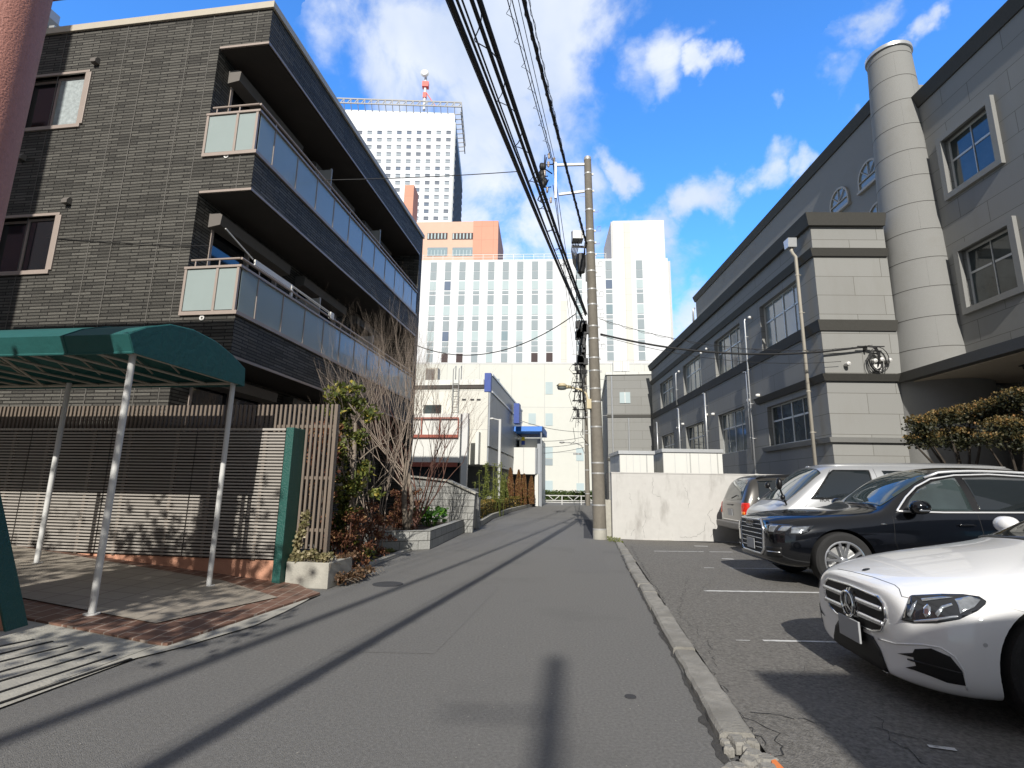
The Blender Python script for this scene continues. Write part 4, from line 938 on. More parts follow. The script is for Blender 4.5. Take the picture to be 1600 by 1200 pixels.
for cx, rows in ((858, ((597, 616), (646, 665), (698, 716), (717, 727), (751, 770))), (832, ((646, 663),)), (775, ((592, 600),)), (905, ((700, 720), (755, 768)))):
    X = fp(cx, 600)[0]
    for p0, p1 in rows:
        b = MB(); b.box(X-.5, X+.5, -.09, -.041, fp(cx, p1)[1], fp(cx, p0)[1]); b.build('low_window', mm['far_glass_light'] if p1-p0 > 12 else mm['far_spandrel'], hosp)
# terracotta block behind
FB = farframe(720, 100, 3.4)
ter = lroot('terracotta_block', 'terracotta tiled block with two rows of recessed windows behind the white office block', 'building', FB)
def fb_(px, py): p = FB.ony(px, py); return (p.x, p.z)
x0, z1 = fb_(600, 348); x1, _ = fb_(779, 347)
b = MB(); b.box(x0, fb_(740, 348)[0], 0, 14, 0, z1); b.build('pale_wing', mm['terracotta_pale'], ter)
b = MB(); b.box(fb_(740, 348)[0]+.01, x1, -.2, 14, 0, z1); b.build('main_wall', mm['terracotta'], ter)
for pa_, pb2 in ((668, 699), (707, 739)):
    for p0, p1, kind in ((364.5, 374, 0), (387, 400, 1)):
        xA, zT_ = fb_(pa_, p0); xB, zB_ = fb_(pb2, p1); b = MB(); b.box(xA, xB, -.08, 0, zB_, zT_); w = b.build('window', mm['louvre'] if not kind else mm['far_glass'], ter)
        b = MB()
        for i in range(6):
            xx = xA+(xB-xA)*(i+.12)/6; 
            if kind == 0: b.box(xx, xx+.28, -.14, -.09, zB_+.1, zT_-.1)
            else: b.box(xx, xx+.12, -.14, -.09, zB_, zT_-.6)
        b.build('mullions', mm['far_glass_light'], w)
b = MB(); xx, zz = fb_(626, 290); x2_, _ = fb_(641, 290); b.box(xx, x2_, 3, 7, z1, zz+2); b.build('stair_turret', mm['terracotta'], ter)
# white hotel tower
FC_ = farframe(640, 190, -1.5)
tower = lroot('hotel_tower', 'tall white high-rise tower with rows of small square windows and a steel crown', 'tower', FC_)
def fc(px, py): p = FC_.ony(px, py); return (p.x, p.z)
x0, _ = fc(500, 180); x1, z1 = fc(711, 177)
b = MB(); b.box(x0, x1, 0, 42, 0, z1); b.build('tower_shaft', mm['tower_white'], tower)
b = MB(); b.box(x1+.02, x1+.5, .3, 42, 0, z1-4); b.build('tower_flank', mm['tower_side'], tower)
wins = []
colx = [547+15.4*i for i in range(-1, 11)]
for r_ in range(20):
    py = 207+11.25*r_*(1-.0006*r_)
    for i, cx in enumerate(colx):
        pxx = cx-(py-207)*.035; wins.append((pxx, py))
def vis(px, py): return px > 545+(py-180)*.62-8 and px < 703 and py < 348
wins = [w for w in wins if vis(*w)]
wins.sort(key=lambda w: w[1]); rw = random.Random(5)
b2 = MB(); mats = [mm['tower_window'], mm['tower_window_dark'], mm['far_glass_dark']]
for i, (px, py) in enumerate(wins):
    X, Z = fc(px, py); b = MB() if i < 96 else b2
    b.m = rw.choice([0, 0, 0, 1, 1, 2]); b.box(X-.95, X+.95, -.15, 0, Z-.75, Z+.75)
    b.m = 1; b.box(X-.95, X+.95, -.25, -.16, Z+.35, Z+.7)
    if i < 96: b.build('window', mats, tower)
o = b2.build('lower_windows', mats, tower); o['kind'] = 'stuff'
b = MB()
for r_ in range(19):
    _, Z = fc(711, 213+9.5*r_*(1-.0006*r_)) if 0 else fc(708, 212+11.25*r_); b.box(x1+.51, x1+.8, 1.0, 41, Z-.7, Z+.7)
o = b.build('flank_windows', mm['tower_window_dark'], tower)
b = MB(); zc0 = z1+1; zc1 = fc(711, 164)[1]; xx1 = fc(722, 164)[0]
b.box(x0, xx1, -2, -1.6, zc1-.5, zc1); b.box(x0, xx1, -2, -1.6, zc0+.4, zc0+.8); b.box(xx1-.4, xx1, -1.6, 26, zc1-.5, zc1); b.box(xx1-.4, xx1, -1.6, 26, zc0-1.5, zc0-1.1)
X = x0
while X < xx1: b.beam((X, -1.8, zc0+.6), (X+1.4, -1.8, zc1-.3), .3, .3); b.beam((X+1.4, -1.8, zc0+.6), (X+1.4, -1.8, zc1-.3), .3, .3); b.beam((X+1.4, 0, z1-.5), (X+1.4, -1.8, zc0+.5), .25, .25); X += 2.8
Y_ = 0
while Y_ < 25: b.beam((xx1-.2, Y_, zc0-1.3), (xx1-.2, Y_, zc1-.3), .3, .3); b.beam((x1, Y_, zc0-1.6), (xx1-.2, Y_, zc0-1.3), .3, .3); Y_ += 3
b.build('steel_crown', mm['crown_steel'], tower)
an = lroot('antenna_mast', 'red and white antenna mast with a white dish on top of the hotel tower', 'antenna', FC_)
X, zb2 = fc(663, 163); _, zt3 = fc(663, 120); H_ = zt3-zb2
b = MB(); b.tube([(X, 0, zb2-3), (X, 0, zt3)], .55, 8); b.build('mast', mm['tower_white'], an)
b = MB(); b.box(X-1.2, X+1.4, -1, 1, zb2+H_*.6, zb2+H_*.78); b.box(X-.7, X+.7, -.7, .7, zb2+H_*.22, zb2+H_*.4); b.beam((X+.3, 0, zb2+H_*.45), (X+4.5, 0, zb2-.5), .3, .3); b.build('red_bands', mm['red_paint'], an)
b = MB(); b.lathe([(.001, 0), (1.3, .2), (1.8, .8), (1.5, 1.4), (.001, 1.5)], (X-.3, -2.2, zt3+.5), 20, 'y'); b.build('dish', mm['tower_white'], an, smooth='auto')
# grey roof plant of another building behind the apartment block (top left)
FD = farframe(60, 30, 8.1); gb = lroot('grey_rooftop_plant', 'grey stepped rooftop of a further building above the apartment block at the far left', 'building', FD)
def fd(px, py): p = FD.ony(px, py); return (p.x, p.z)
b = MB(); x0, z1 = fd(46, 26); x1, _ = fd(84, 46)
b.box(x0-6, fd(62, 22)[0], 0, 5, 0, fd(62, 15)[1]); b.build('stair_core', mm['stucco_plain'], gb)
b = MB(); b.box(fd(62, 22)[0], fd(78, 26)[0], -.3, 5, 0, fd(78, 27)[1]); b.build('roof_block', mm['stucco_plain'], gb)
b = MB(); b.box(fd(66, 10)[0], fd(72, 10)[0], .1, 1, fd(72, 27)[1], fd(66, 8)[1]); b.box(fd(79, 30)[0], fd(85, 40)[0], 0, 2, 0, fd(79, 40)[1]); b.build('roof_vent', mm['steel'], gb)
# ================================================================ right side, beyond the concrete wall
wl = G(957.5, 843.5); wt = AT(958, 737.5, wl.y).z
cw = thing('concrete_wall', 'stained white concrete wall with hairline cracks at the back of the car park', 'wall', (wl.x, wl.y, 0), radians(-1.0))
b = MB(); b.box(0, 7.2, 0, .2, 0, wt-.03); b.build('wall_panel', mm['wall_white'], cw, bevel=.006)
b = MB(); b.box(-.015, 7.2, -.012, .212, wt-.03, wt); b.build('wall_top', mm['wall_white'], cw)
ck = MB()
for i, pts in enumerate(([(.9, .05), (.85, .35), (.97, .6), (.9, .8)], [(1.9, .1), (2.3, .12), (2.6, .3), (2.62, .55)], [(2.75, .1), (2.9, .4), (2.7, .75), (2.85, .9)], [(1.2, 1.75), (1.15, 1.3), (1.4, 1.2)], [(2.1, 1.5), (2.2, 1.1), (2.15, .9)], [(.5, 1.3), (.55, 1.0)], [(.5, .1), (.62, .3)])):
    w_ = wander([Vector((u, v, 0)) for u, v in pts], .0045, 0, i, None, '', .02); o = len(ck.v); ck.v += [(x, -.004, y) for x, y, z in w_.v]; ck.f += [tuple(k+o for k in f) for f in w_.f]; ck.mi += w_.mi
ck.build('cracks', mm['stucco_plain'], cw)
# low grey wall + dark fence along the street beyond
lw = thing('side_wall_fence', 'low grey block wall with a dark metal fence running away behind the utility pole', 'wall', (wl.x-.02, wl.y+.22, 0), -RA.az)
b = MB(); b.box(-.14, 0.04, 0.02, 17, 0, 1.1); b.build('low_wall', mm['concrete'], lw)
b = MB(); b.box(-.08, -.02, 0.05, 17, 1.12, 1.88); b.build('fence_sheet', mm['black'], lw)
# flat-roofed white sheds
for k, (pa_, pb2, pt_, lab) in enumerate(((968, 1021, 704, 'small white panelled shed with grey roof edge behind the concrete wall, nearest the pole'), (1036, 1128, 701, 'wider white panelled shed with grey roof edge behind the concrete wall'))):
    Ys = 18.6; a_ = AT(pa_, 720, Ys); c_ = AT(pb2, 720, Ys); zt4 = AT(pa_, pt_, Ys).z
    sh = thing('storage_shed', lab, 'shed', (a_.x, a_.y, 0), radians(-1.3), 'white sheds behind the wall'); w = c_.x-a_.x
    b = MB(); b.box(0, w, 0, 2.0, 0, zt4-.12); b.build('shed_body', mm['cladding_white'], sh)
    b = MB(); b.box(-.04, w+.04, -.05, 2.05, zt4-.12, zt4); b.build('roof_edge', mm['alu'], sh)
    b = MB()
    for i in range(1, 5): b.box(w*i/5-.006, w*i/5+.006, -.006, -.001, 0, zt4-.13)
    b.build('panel_joint', mm['alu'], sh)
# two further grey buildings
F1 = farframe(980, 38, 8.1); g1b = lroot('grey_block_building', 'plain grey rendered building with a white roof railing behind the utility pole', 'building', F1)
def f1(px, py): p = F1.ony(px, py); return (p.x, p.z)
x0, z1 = f1(948, 586); x1, _ = f1(1030, 586)
b = MB(); b.box(x0, x1+4, 0, 12, 0, z1); b.build('wall', MATS['stucco_grey'], g1b)
b = MB(); b.box(x0-.1, x1+4.1, -.1, 12, z1, z1+.2); b.build('roof_edge', mm['cladding_white'], g1b)
b = MB(); X = x0
while X < x1+4: b.box(X, X+.04, 0, .04, z1+.2, z1+1.1); X += .5
b.box(x0, x1+4, 0, .04, z1+1.06, z1+1.1); b.build('roof_railing', mm['galv'], g1b)
b = MB(); b.box(x0-.06, x1+4, -.06, -.002, f1(960, 650)[1]-.1, f1(960, 650)[1]+.1); b.box(x0-.06, x1+4, -.06, -.002, f1(960, 718)[1]-.1, f1(960, 718)[1]+.1); b.build('cornice_band', mm['band_dark'], g1b)
wa = f1(968, 613); wb = f1(985, 630); b = MB(); b.box(wa[0], wb[0], -.04, -.002, wb[1], wa[1]); w = b.build('window', mm['far_glass_light'], g1b)
b = MB(); b.box((wa[0]+wb[0])/2-.03, (wa[0]+wb[0])/2+.03, -.07, -.041, wb[1], wa[1]); b.build('window_frame', mm['post_white'], w)
b = MB(); b.tube([(x0+.35, -.1, 0), (x0+.35, -.1, z1-.1)], .06, 8); b.tube([(f1(979, 700)[0]+.2, -.1, 0), (f1(979, 700)[0]+.2, -.1, f1(982, 654)[1])], .06, 8); b.build('drainpipe', mm['alu'], g1b)
vt = f1(972, 571); b = MB(); b.box(vt[0]-.6, vt[0]+.6, 1, 2, z1, vt[1]+.6); b.build('roof_vent', mm['cladding_white'], g1b)
F2 = Frame(RB.wld((.6, 21.4, 0)), 1.3); g2b = lroot('dark_grey_annex', 'small dark grey annex with a sloping eave at the far end of the grey building', 'building', F2)
a_ = F2.onx(985, 634, 0); c_ = F2.onx(1018, 612, 0)
b = MB(); b.box(0, 3, 0, a_.y, 0, a_.z); b.build('wall', mm['stucco_plain'], g2b)
b = MB(); b.box(-.15, 3, 0, a_.y+.1, a_.z, a_.z+.25); zb3 = F2.onx(988, 677, 0).z; b.box(-.08, -.002, 0, a_.y, zb3-.12, zb3+.12); b.build('eave_band', mm['band_dark'], g2b)
for i in range(5):
    yy = 1.0+i*a_.y/5.6; b = MB(); b.box(-.05, -.002, yy, yy+1.1, zb3+.5, a_.z-.5); b.build('window', mm['win_glass'], g2b)
# guard rail, hedge strip at the end of the street
g0 = AT(848, 786, 47.6); g1_ = AT(918, 786, 47.6)
gr_ = thing('guard_rail', 'white tubular guard rail across the end of the street', 'guard rail', (g0.x, 47.6, 0), 0); W3 = g1_.x-g0.x+1.5
b = MB()
for z in (.78, .2, .35): b.tube([(-.5, 0, z), (W3, 0, z)], .04, 6)
X = 0
for i in range(4):
    X = i*W3/3.2
    b.tube([(X, 0, 0), (X, 0, .8)], .05, 6); b.tube([(X+.5, 0, .78), (X+1.0, 0, .35), (X+1.5, 0, .78)], .035, 6)
b.build('rail_tubes', mm['post_white'], gr_)
# orange bollards
for k, px in enumerate((843.2, 847.6)):
    p = G(px, 788.3); bo = thing('bollard', ('left' if not k else 'right')+' one of the two orange bollards at the far end of the hedge', 'bollard', (p.x, p.y, 0), 0, 'orange bollards')
    b = MB(); b.lathe([(.09, 0), (.09, .62), (.07, .66), (.001, .67)], (0, 0, 0), 14); b.build('tube', mm['orange_plastic'], bo, smooth='auto'); b = MB(); b.lathe([(.093, .45), (.093, .52)], (0, 0, 0), 14); b.build('reflective_band', mm['post_white'], bo)
# ================================================================ utility poles
def taperpole(b, a, c, r0, r1, seg=20): b.tube([a, tuple(Vector(a).lerp(Vector(c), .5)), c], [r0, (r0+r1)/2, r1], seg)
pb_ = G(937.5, 842.5); pt_ = AT(918, 249, pb_.y+.0)
up = thing('utility_pole', 'tall weathered concrete utility pole at the near corner of the concrete wall', 'utility pole', (pb_.x, pb_.y, 0), 0, 'utility poles')
T = pt_-pb_; lean = lambda z: Vector((T.x*z/T.z, T.y*z/T.z, z))
b = MB(); taperpole(b, (0, 0, 0), tuple(T), .195, .115, 28); b.build('pole_shaft', mm['conc_pole'], up, smooth='auto')
b = MB()
rz = random.Random(8)
def rad(z): return .195-.08*z/T.z
zz_ = [.28, .95, 1.85, 2.15, 3.2, 3.95, 4.35, 4.9, 5.3, 5.9, 6.3, 7.0, 7.5, 8.1, 8.7, 9.1, 9.5, 10.2, 10.9, 11.5, 12.3, 12.6]
for z in [q for q in zz_ if q < T.z-.15]:
    p = lean(z); r_ = rad(z)+.006; b.lathe([(r_-.01, -.022), (r_, -.022), (r_, .022), (r_-.01, .022)], tuple(p), 20)
    if z > 4: a = rz.uniform(-.6, .6); b.box(p.x+r_-.01, p.x+r_+.05, p.y-.02, p.y+.02, p.z-.03, p.z+.03)
b.build('steel_bands', mm['galv'], up)
b = MB(); p = lean(.15); b.lathe([(.198, -.15), (.200, .02), (.197, .12)], tuple(p), 28); b.build('pole_collar', mm['concrete'], up, smooth='auto')
b = MB(); p = lean(T.z); b.lathe([(.12, -.05), (.125, 0), (.11, .07), (.001, .09)], tuple(p), 16); b.build('pole_cap', mm['galv'], up, smooth='auto')
# steps / bolts
for i in range(15):
    z = 3.0+i*.55; p = lean(z); sx = 1 if i % 2 else -1; b = MB(); b.tube([(p.x, p.y, z), (p.x+sx*(rad(z)+.16), p.y-.02, z), (p.x+sx*(rad(z)+.16), p.y-.02, z+.06)], .008, 5); b.build('climbing_step', mm['galv'], up)
for z in (9.5, 8.3, 7.3, 6.6, 5.6):
    p = lean(z); b = MB(); b.tube([(p.x+.1, p.y, z), (p.x+.35, p.y, z), (p.x+.35, p.y, z+.15), (p.x+.25, p.y, z+.15), (p.x+.22, p.y, z+.04)], .009, 5); b.build('cable_hook', mm['galv'], up)
def up_at(px, py, y=0): q = AT(px, py, pb_.y+y); return q-Vector((pb_.x, pb_.y, 0))
# arms
b = MB(); a1_ = up_at(868, 258); a2_ = up_at(913, 257); b1_ = up_at(873, 304); b2_ = up_at(913, 299)
for s_ in (0,):
    b.beam(a1_, a2_, .06, .075); b.beam(b1_, b2_, .06, .075)
v0 = up_at(868, 254); v1 = up_at(868, 310); b.beam(v0, v1, .07, .07)
b.build('cross_arm', mm['galv'], up)
r = random.Random(12)
for (px, py) in ((858, 243), (856, 256), (850, 270), (853, 284), (858, 296), (851, 304), (862, 312), (864, 250)):
    q = up_at(px+r.uniform(-3, 3), py); b = MB(); b.lathe([(.02, -.12), (.045, -.08), (.03, -.05), (.05, -.02), (.03, .01), (.05, .05), (.02, .09)], tuple(q), 10); b.build('insulator', mm['ceramic'], up, smooth=True)
b = MB()
for i in range(10):
    px, py = r.uniform(845, 862), r.uniform(240, 308); q = up_at(px, py, r.uniform(-.2, .2)); q2 = up_at(px+r.uniform(-10, 12), py+r.uniform(8, 30), r.uniform(-.2, .2)); mid = (q+q2)/2+Vector((-.15, 0, -.15)); b.tube([q, mid, q2], .022, 6)
for i in range(6):
    q = up_at(r.uniform(846, 862), r.uniform(242, 308)); b.lathe([(.001, -.13), (.07, -.1), (.09, 0), (.07, .1), (.001, .13)], tuple(q), 8)
b.build('jumper_cables', mm['cable'], up, smooth=True)
# switch gear hung lower on the pole
b = MB(); q = up_at(893, 366); q2 = up_at(910, 379); b.box(q.x, q2.x, -.28, .1, q2.z, q.z); b.build('switch_box', mm['galv'], up, bevel=.015)
b = MB(); q = up_at(903, 400); q2 = up_at(911, 428); b.lathe([(.001, q.z), (.14, q.z), (.15, (q.z+q2.z)/2), (.12, q2.z), (.001, q2.z)], ((q.x+q2.x)/2, -.1, 0), 12); b.beam(up_at(893, 385), up_at(916, 386), .05, .06); b.beam(up_at(900, 400), up_at(916, 400), .05, .06); b.build('cable_joint', mm['black'], up)
b = MB()
for k in range(5):
    b.tube([up_at(896+k*3, 366), up_at(893+k*2, 392+k), up_at(896+k, 412+2*k), up_at(903+k, 425+k*2), up_at(912, 418-k*3), up_at(914, 395-k*4)], .018, 6)
    b.tube([up_at(894+k*3.5, 362), up_at(894+k*3.5, 368)], .03, 6)
for k in range(4): b.tube([up_at(914+k*2, 375+k*30), up_at(922+k, 420+k*30), up_at(918+k, 470+k*35), up_at(922, 520)], .016, 6)
b.build('service_cables', mm['cable'], up, smooth=True)
b = MB()
for k in range(16):
    q = up_at(906+r.uniform(-3, 9), 505+r.uniform(0, 60), -.15); s_ = r.uniform(.04, .10); b.box(q.x-s_, q.x+s_, q.y-.06, q.y+.06, q.z-s_*1.4, q.z+s_*1.4)
b.build('splice_closures', mm['black'], up)
b = MB()
for k in range(9): b.tube([up_at(912+r.uniform(-6, 6), 500+k*6, -.1), up_at(906+r.uniform(-8, 8), 530+k*12, -.1), up_at(912+r.uniform(-5, 5), 560+k*15, .1)], .014, 5)
for k in range(7):
    q = up_at(909, 570+k*14, .3); b.beam(q+Vector((-.28, 0, 0)), q+Vector((.1, 0, 0)), .03, .03)
b.build('riser_cables', mm['cable'], up, smooth=True)
# dark hanging bar
b = MB(); b.box(-.32, -.26, -.05, .0, up_at(912, 440).z, up_at(912, 400).z); b.build('hanging_bar', mm['black'], up)
# numbers plate-like dark marks on shaft
# ---- street lamp on the near pole
la = thing('street_lamp', 'cream street lamp on a curved arm fixed to the near utility pole', 'street lamp', (pb_.x, pb_.y, 0), 0)
b = MB(); b.tube([up_at(921, 640), up_at(919, 628), up_at(916, 615), up_at(908, 609), up_at(895, 606), up_at(886, 605)], .032, 8); b.build('lamp_arm', mm['lamp_cream'], la, smooth=True)
b = MB(); q = up_at(878, 604); b.lathe([(.001, -.03), (.12, -.02), (.17, .03), (.10, .09), (.001, .11)], tuple(q), 16); q = up_at(888, 604.5); b.tube([q+Vector((-.25, 0, 0)), q+Vector((.1, 0, .0))], [.09, .04], 10); b.build('lamp_head', mm['lamp_cream'], la, smooth=True)
b = MB(); q = up_at(878, 606.5); b.lathe([(.15, .02), (.12, -.04), (.001, -.06)], tuple(q), 16); b.build('lamp_glass', mm['blind_glass'], la, smooth=True)
b = MB(); q = up_at(915, 625); q2 = up_at(921, 640); b.box(q.x, q2.x+.03, -.22, -.1, q2.z, q.z); b.build('ballast_box', mm['lamp_cream'], la, bevel=.01)
# ---- second pole, far down the street
p2 = G(918.5, 790); P2H = 14.0
u2 = thing('utility_pole', 'distant concrete utility pole seen just left of the near pole, two thirds down the street', 'utility pole', (p2.x, p2.y, 0), 0, 'utility poles')
b = MB(); taperpole(b, (0, 0, 0), (-.12, 0, P2H), .21, .12, 16); b.build('pole_shaft', mm['conc_pole'], u2, smooth='auto')
b = MB()
for z in (1, 3, 5.2, 6.4, 8, 9.1, 10.2, 11.4, 12.5): b.lathe([(.2, -.04), (.225-.006*z, -.04), (.225-.006*z, .04), (.2, .04)], (0-.008*z, 0, z), 14)
b.build('steel_bands', mm['galv'], u2)
b = MB()
for z in (7.6, 9.0, 10.4, 11.8, 13.3): b.beam((-1.3, -.15, z), (.5, -.15, z), .08, .08)
b.build('cross_arm', mm['galv'], u2)
b = MB(); r = random.Random(3)
for i in range(26): z = r.uniform(6.5, 13.2); x = r.uniform(-1.3, -.2); b.tube([(x, -.2, z), (x+r.uniform(-.5, .5), -.2, z-r.uniform(.3, 1.2)), (x+r.uniform(-.5, .5), -.2, z-r.uniform(1, 2))], .02, 5)
for i in range(14): z = r.uniform(7, 12.8); x = r.uniform(-1.2, .2); b.box(x-.1, x+.1, -.3, -.16, z-.16, z+.16)
b.build('cable_gear', mm['cable'], u2)
l2 = thing('street_lamp', 'small distant street lamp on the far utility pole', 'street lamp', (p2.x, p2.y, 0), 0)
b = MB(); b.tube([(-.2, -.1, 4.3), (-.5, -.1, 5.1), (-1.0, -.1, 5.3), (-2.0, -.1, 5.35)], .04, 6); b.build('lamp_arm', mm['galv'], l2); b = MB(); b.lathe([(.001, -.1), (.22, -.05), (.25, .03), (.001, .12)], (-2.2, -.1, 5.35), 12); b.build('lamp_head', mm['galv'], l2, smooth=True)
b = MB(); b.box(-1.2, -.5, -.2, 0, 4.3, 4.45); b.build('hanging_sign', mm['galv'], u2)
# ---- pole behind the camera (throws the shadow in the foreground)
p3x, p3y = -1.95, -15.9
u3 = thing('utility_pole', 'concrete utility pole behind the photographer whose shadow lies on the road', 'utility pole', (p3x, p3y, 0), 0, 'utility poles')
b = MB(); taperpole(b, (0, 0, 0), (0, 0, 13.0), .14, .075, 20); b.build('pole_shaft', mm['conc_pole'], u3)
b = MB(); b.beam((-.7, 0, 12.3), (.1, 0, 12.3), .03, .03); b.beam((-.6, 0, 11.5), (.1, 0, 11.5), .03, .03); b.build('cross_arm', mm['galv'], u3)
# ================================================================ overhead cables
def catpts(A_, B_, sag, n=40): return [A_.lerp(B_, i/n)-Vector((0, 0, 4*sag*(i/n)*(1-i/n))) for i in range(n+1)]
def through(A_, px, Bz, sag, BY=-15.9):
    """far end at y=BY, height Bz, so that the span seen from the street passes over the pixel at the top of the photograph"""
    bx = -3
    for _ in range(60):
        # find span parameter where it meets the pixel's elevation
        lo, hi = 0, 1; d = ray(px, 0)
        def f(t):
            q = A_.lerp(Vector((bx, BY, Bz)), t)-Vector((0, 0, 4*sag*t*(1-t))); v = q-CP; z = v.dot(FW); return q, (600-FPX*v.dot(UP)/z if z > .1 else -1e5)
        for _i in range(50):
            m_ = (lo+hi)/2
            if f(m_)[1] > 0: lo = m_
            else: hi = m_
        q, _ = f(lo); v = q-CP; pxx = 800+FPX*v.dot(RT)/v.dot(FW); bx += (px-pxx)/FPX*v.dot(FW)/max(lo, .05)*.7
    return Vector((bx, BY, Bz))
CG = 'overhead cables along the street'
def cable(name, A_, B_, sag, r, label, mat='cable', coil=0, cr=.07, n=60, t1=1.0, twist=0):
    P = catpts(A_, B_, sag, n); b = MB(); b.tube(P, [r*(1+(1.5*max(0, -p.y/10) if r > .02 else 0)) for p in P], 6);  # unseen lengths behind the camera swell to broaden the cast shadows
    if coil or twist:
        L_ = (B_-A_).length*t1; k = int(L_*(12 if coil else 10)); H = []
        for i in range(k):
            t = i/k*t1; q = A_.lerp(B_, t)-Vector((0, 0, 4*sag*t*(1-t))); a = t*L_*2*pi/(coil or twist)
            rr = cr; H.append(q+Vector((cos(a)*rr, 0, sin(a)*rr-(rr*.6 if coil else 0))))
        b.tube(H, .006 if coil else r*.8, 4)
    o = b.build(name, mm[mat], smooth=True); return tag(o, label, 'cable', CG)
J1 = AT(909, 498, pb_.y-.1); J2 = AT(914, 505, pb_.y-.1); J3 = AT(916, 380, pb_.y-.1); J4 = AT(864, 250, pb_.y); J5 = AT(905, 500, pb_.y-.1)
specs = [('J', J1, 703, 5.6, .7, .029, 'thick black cable, leftmost heavy one crossing the top edge', 0, .16),
         ('J', J1+Vector((-.05, 0, .1)), 697, 5.7, .7, .008, 'thin wire just left of the leftmost heavy cable', 0, 0),
         ('J', J2, 714, 5.8, .7, .014, 'thin black cable right of the leftmost heavy one', 0, 0),
         ('J', J5+Vector((0, 0, .25)), 722, 5.9, .7, .010, 'slack thin wire between the two left heavy cables', 0, 0),
         ('J', J2+Vector((.02, 0, .25)), 737, 6.1, .7, .022, 'medium black cable with a loosely wound coil', .9, .09),
         ('J', J2+Vector((.05, 0, .3)), 749, 6.3, .7, .029, 'heavy straight black cable, second heavy one from the left', 0, .0),
         ('J', J4+Vector((-.05, 0, 0)), 793, 12.4, .8, .012, 'thin cable with spiral wrap ending at the top cross arm', .8, .09),
         ('J', J4+Vector((0, 0, -.05)), 800, 12.4, .85, .012, 'thin cable ending at the top cross arm, middle of three', 0, 0),
         ('J', J4+Vector((.05, 0, .05)), 810, 12.4, .8, .009, 'thin cable ending at the top cross arm, rightmost of three', 0, 0),
         ('J', J3, 818, 9.6, .7, .030, 'twisted thick black power cable, rightmost heavy one', 0, .02),
         ('J', J3+Vector((-.1, 0, .2)), 826, 9.9, .4, .006, 'very thin wire right of the twisted power cable', 0, 0)]
ENDS = []
for _, A_, px, Bz, sag, r_, lab, coil, tw_ in specs:
    B_ = through(A_, px, Bz, sag); ENDS.append(B_)
    cable('overhead_cable', A_, B_, sag, r_, lab, coil=coil, cr=(tw_ or .07) if coil else .022, twist=.45 if 'twisted' in lab else 0)
# spans from the near to the far pole
for i in range(9):
    A_ = [J1, J2, J3+Vector((-.3, .2, -1.0)), J4+Vector((0, 0, -.1)), J4, J5, J2+Vector((0, .1, -.7)), J2+Vector((-.1, .1, -.35)), J4+Vector((0, 0, -.9))][i]
    B_ = Vector((p2.x-[1.2, .6, .9, 1.1, .3, .5, .3, .8, .4][i], p2.y-.1, [9.0, 9.2, 10.5, 13.3, 13.2, 8, 7.6, 8.4, 11.8][i]))
    cable('overhead_cable', A_, B_, .5, .022 if i in (0, 1, 5) else .012, 'black cable in the bundle between the near pole and the far pole', n=24)
def svc(name, A_, B_, sag, r_, lab, mat='cable', wrap=0): return cable(name, A_, B_, sag, r_, lab, mat, coil=wrap, cr=.03, n=40)
q = AT(808, 268, 11.5); e = AT(0, 281, 8.9)
svc('service_wire', q, LB.wld((-7.0, -.05, 7.3)), .25, .010, 'service wire crossing in front of the hotel tower to the dark siding wall')
svc('service_wire', LB.ony(60, 372)and LB.wld((LB.ony(74, 372).x, -.01, LB.ony(74, 372).z)), LB.wld((LB.ony(330, 385).x, -.04, LB.ony(330, 386).z)), .02, .006, 'thin wire pinned across the dark siding beside the lower window')
svc('service_wire', AT(900, 490, pb_.y), LB.wld((.02, LN-.1, LB.onx(652, 541, 0).z)), .75, .016, 'black drop cable sagging from the near pole to the apartment corner')
E1 = RB.wld((1.2, -.17, 5.75)); E2 = RB.wld((1.0, -.17, 5.72))
svc('service_wire', up_at(938, 522)+pb_, E1, .42, .03, 'thick black service cable from the near pole to the grey building corner')
svc('service_wire', up_at(936, 498)+pb_, E1+Vector((.2, 0, .04)), .5, .008, 'thin wrapped wire above the thick service cable', wrap=.5)
svc('service_wire', up_at(938, 524)+pb_, E2+Vector((-.6, 0, -.45)), .35, .008, 'thin wire below the thick service cable')
dz_ = p2-Vector((0, .1, 0))
for i in range(4):
    svc('service_wire', Vector((p2.x-.3, p2.y-.1, 6.3-.45*i)), Vector((RA.wld((-6.2, 44, 0)).x, 44, 6.0-.55*i+(1.2 if i == 0 else 0))), .3, .02, ['highest', 'second', 'third', 'lowest'][i]+' of the distant wires crossing to the blue awning building')
# white lamp standards in front of the depot
for px0_, pyb, pyt, lab in ((779, 775, 655, 'slim white lamp post in front of the depot, left of the conifers'),):
    p = AT(px0_, pyb, 29.0); pz1 = AT(px0_, pyt, 29.0).z; lp = thing('lamp_post', lab, 'lamp post', (p.x, p.y, 0), 0)
    b = MB(); b.tube([(0, 0, 0), (0, 0, pz1)], .075, 10); b.build('post', mm['post_white'], lp, smooth='auto'); b = MB(); b.tube([(0, 0, pz1-.05), (-.35, 0, pz1+.02)], .03, 6); b.lathe([(.001, -.06), (.14, -.03), (.14, .04), (.001, .07)], (-.45, 0, pz1+.02), 10); b.build('lamp_head', mm['post_white'], lp, smooth='auto')
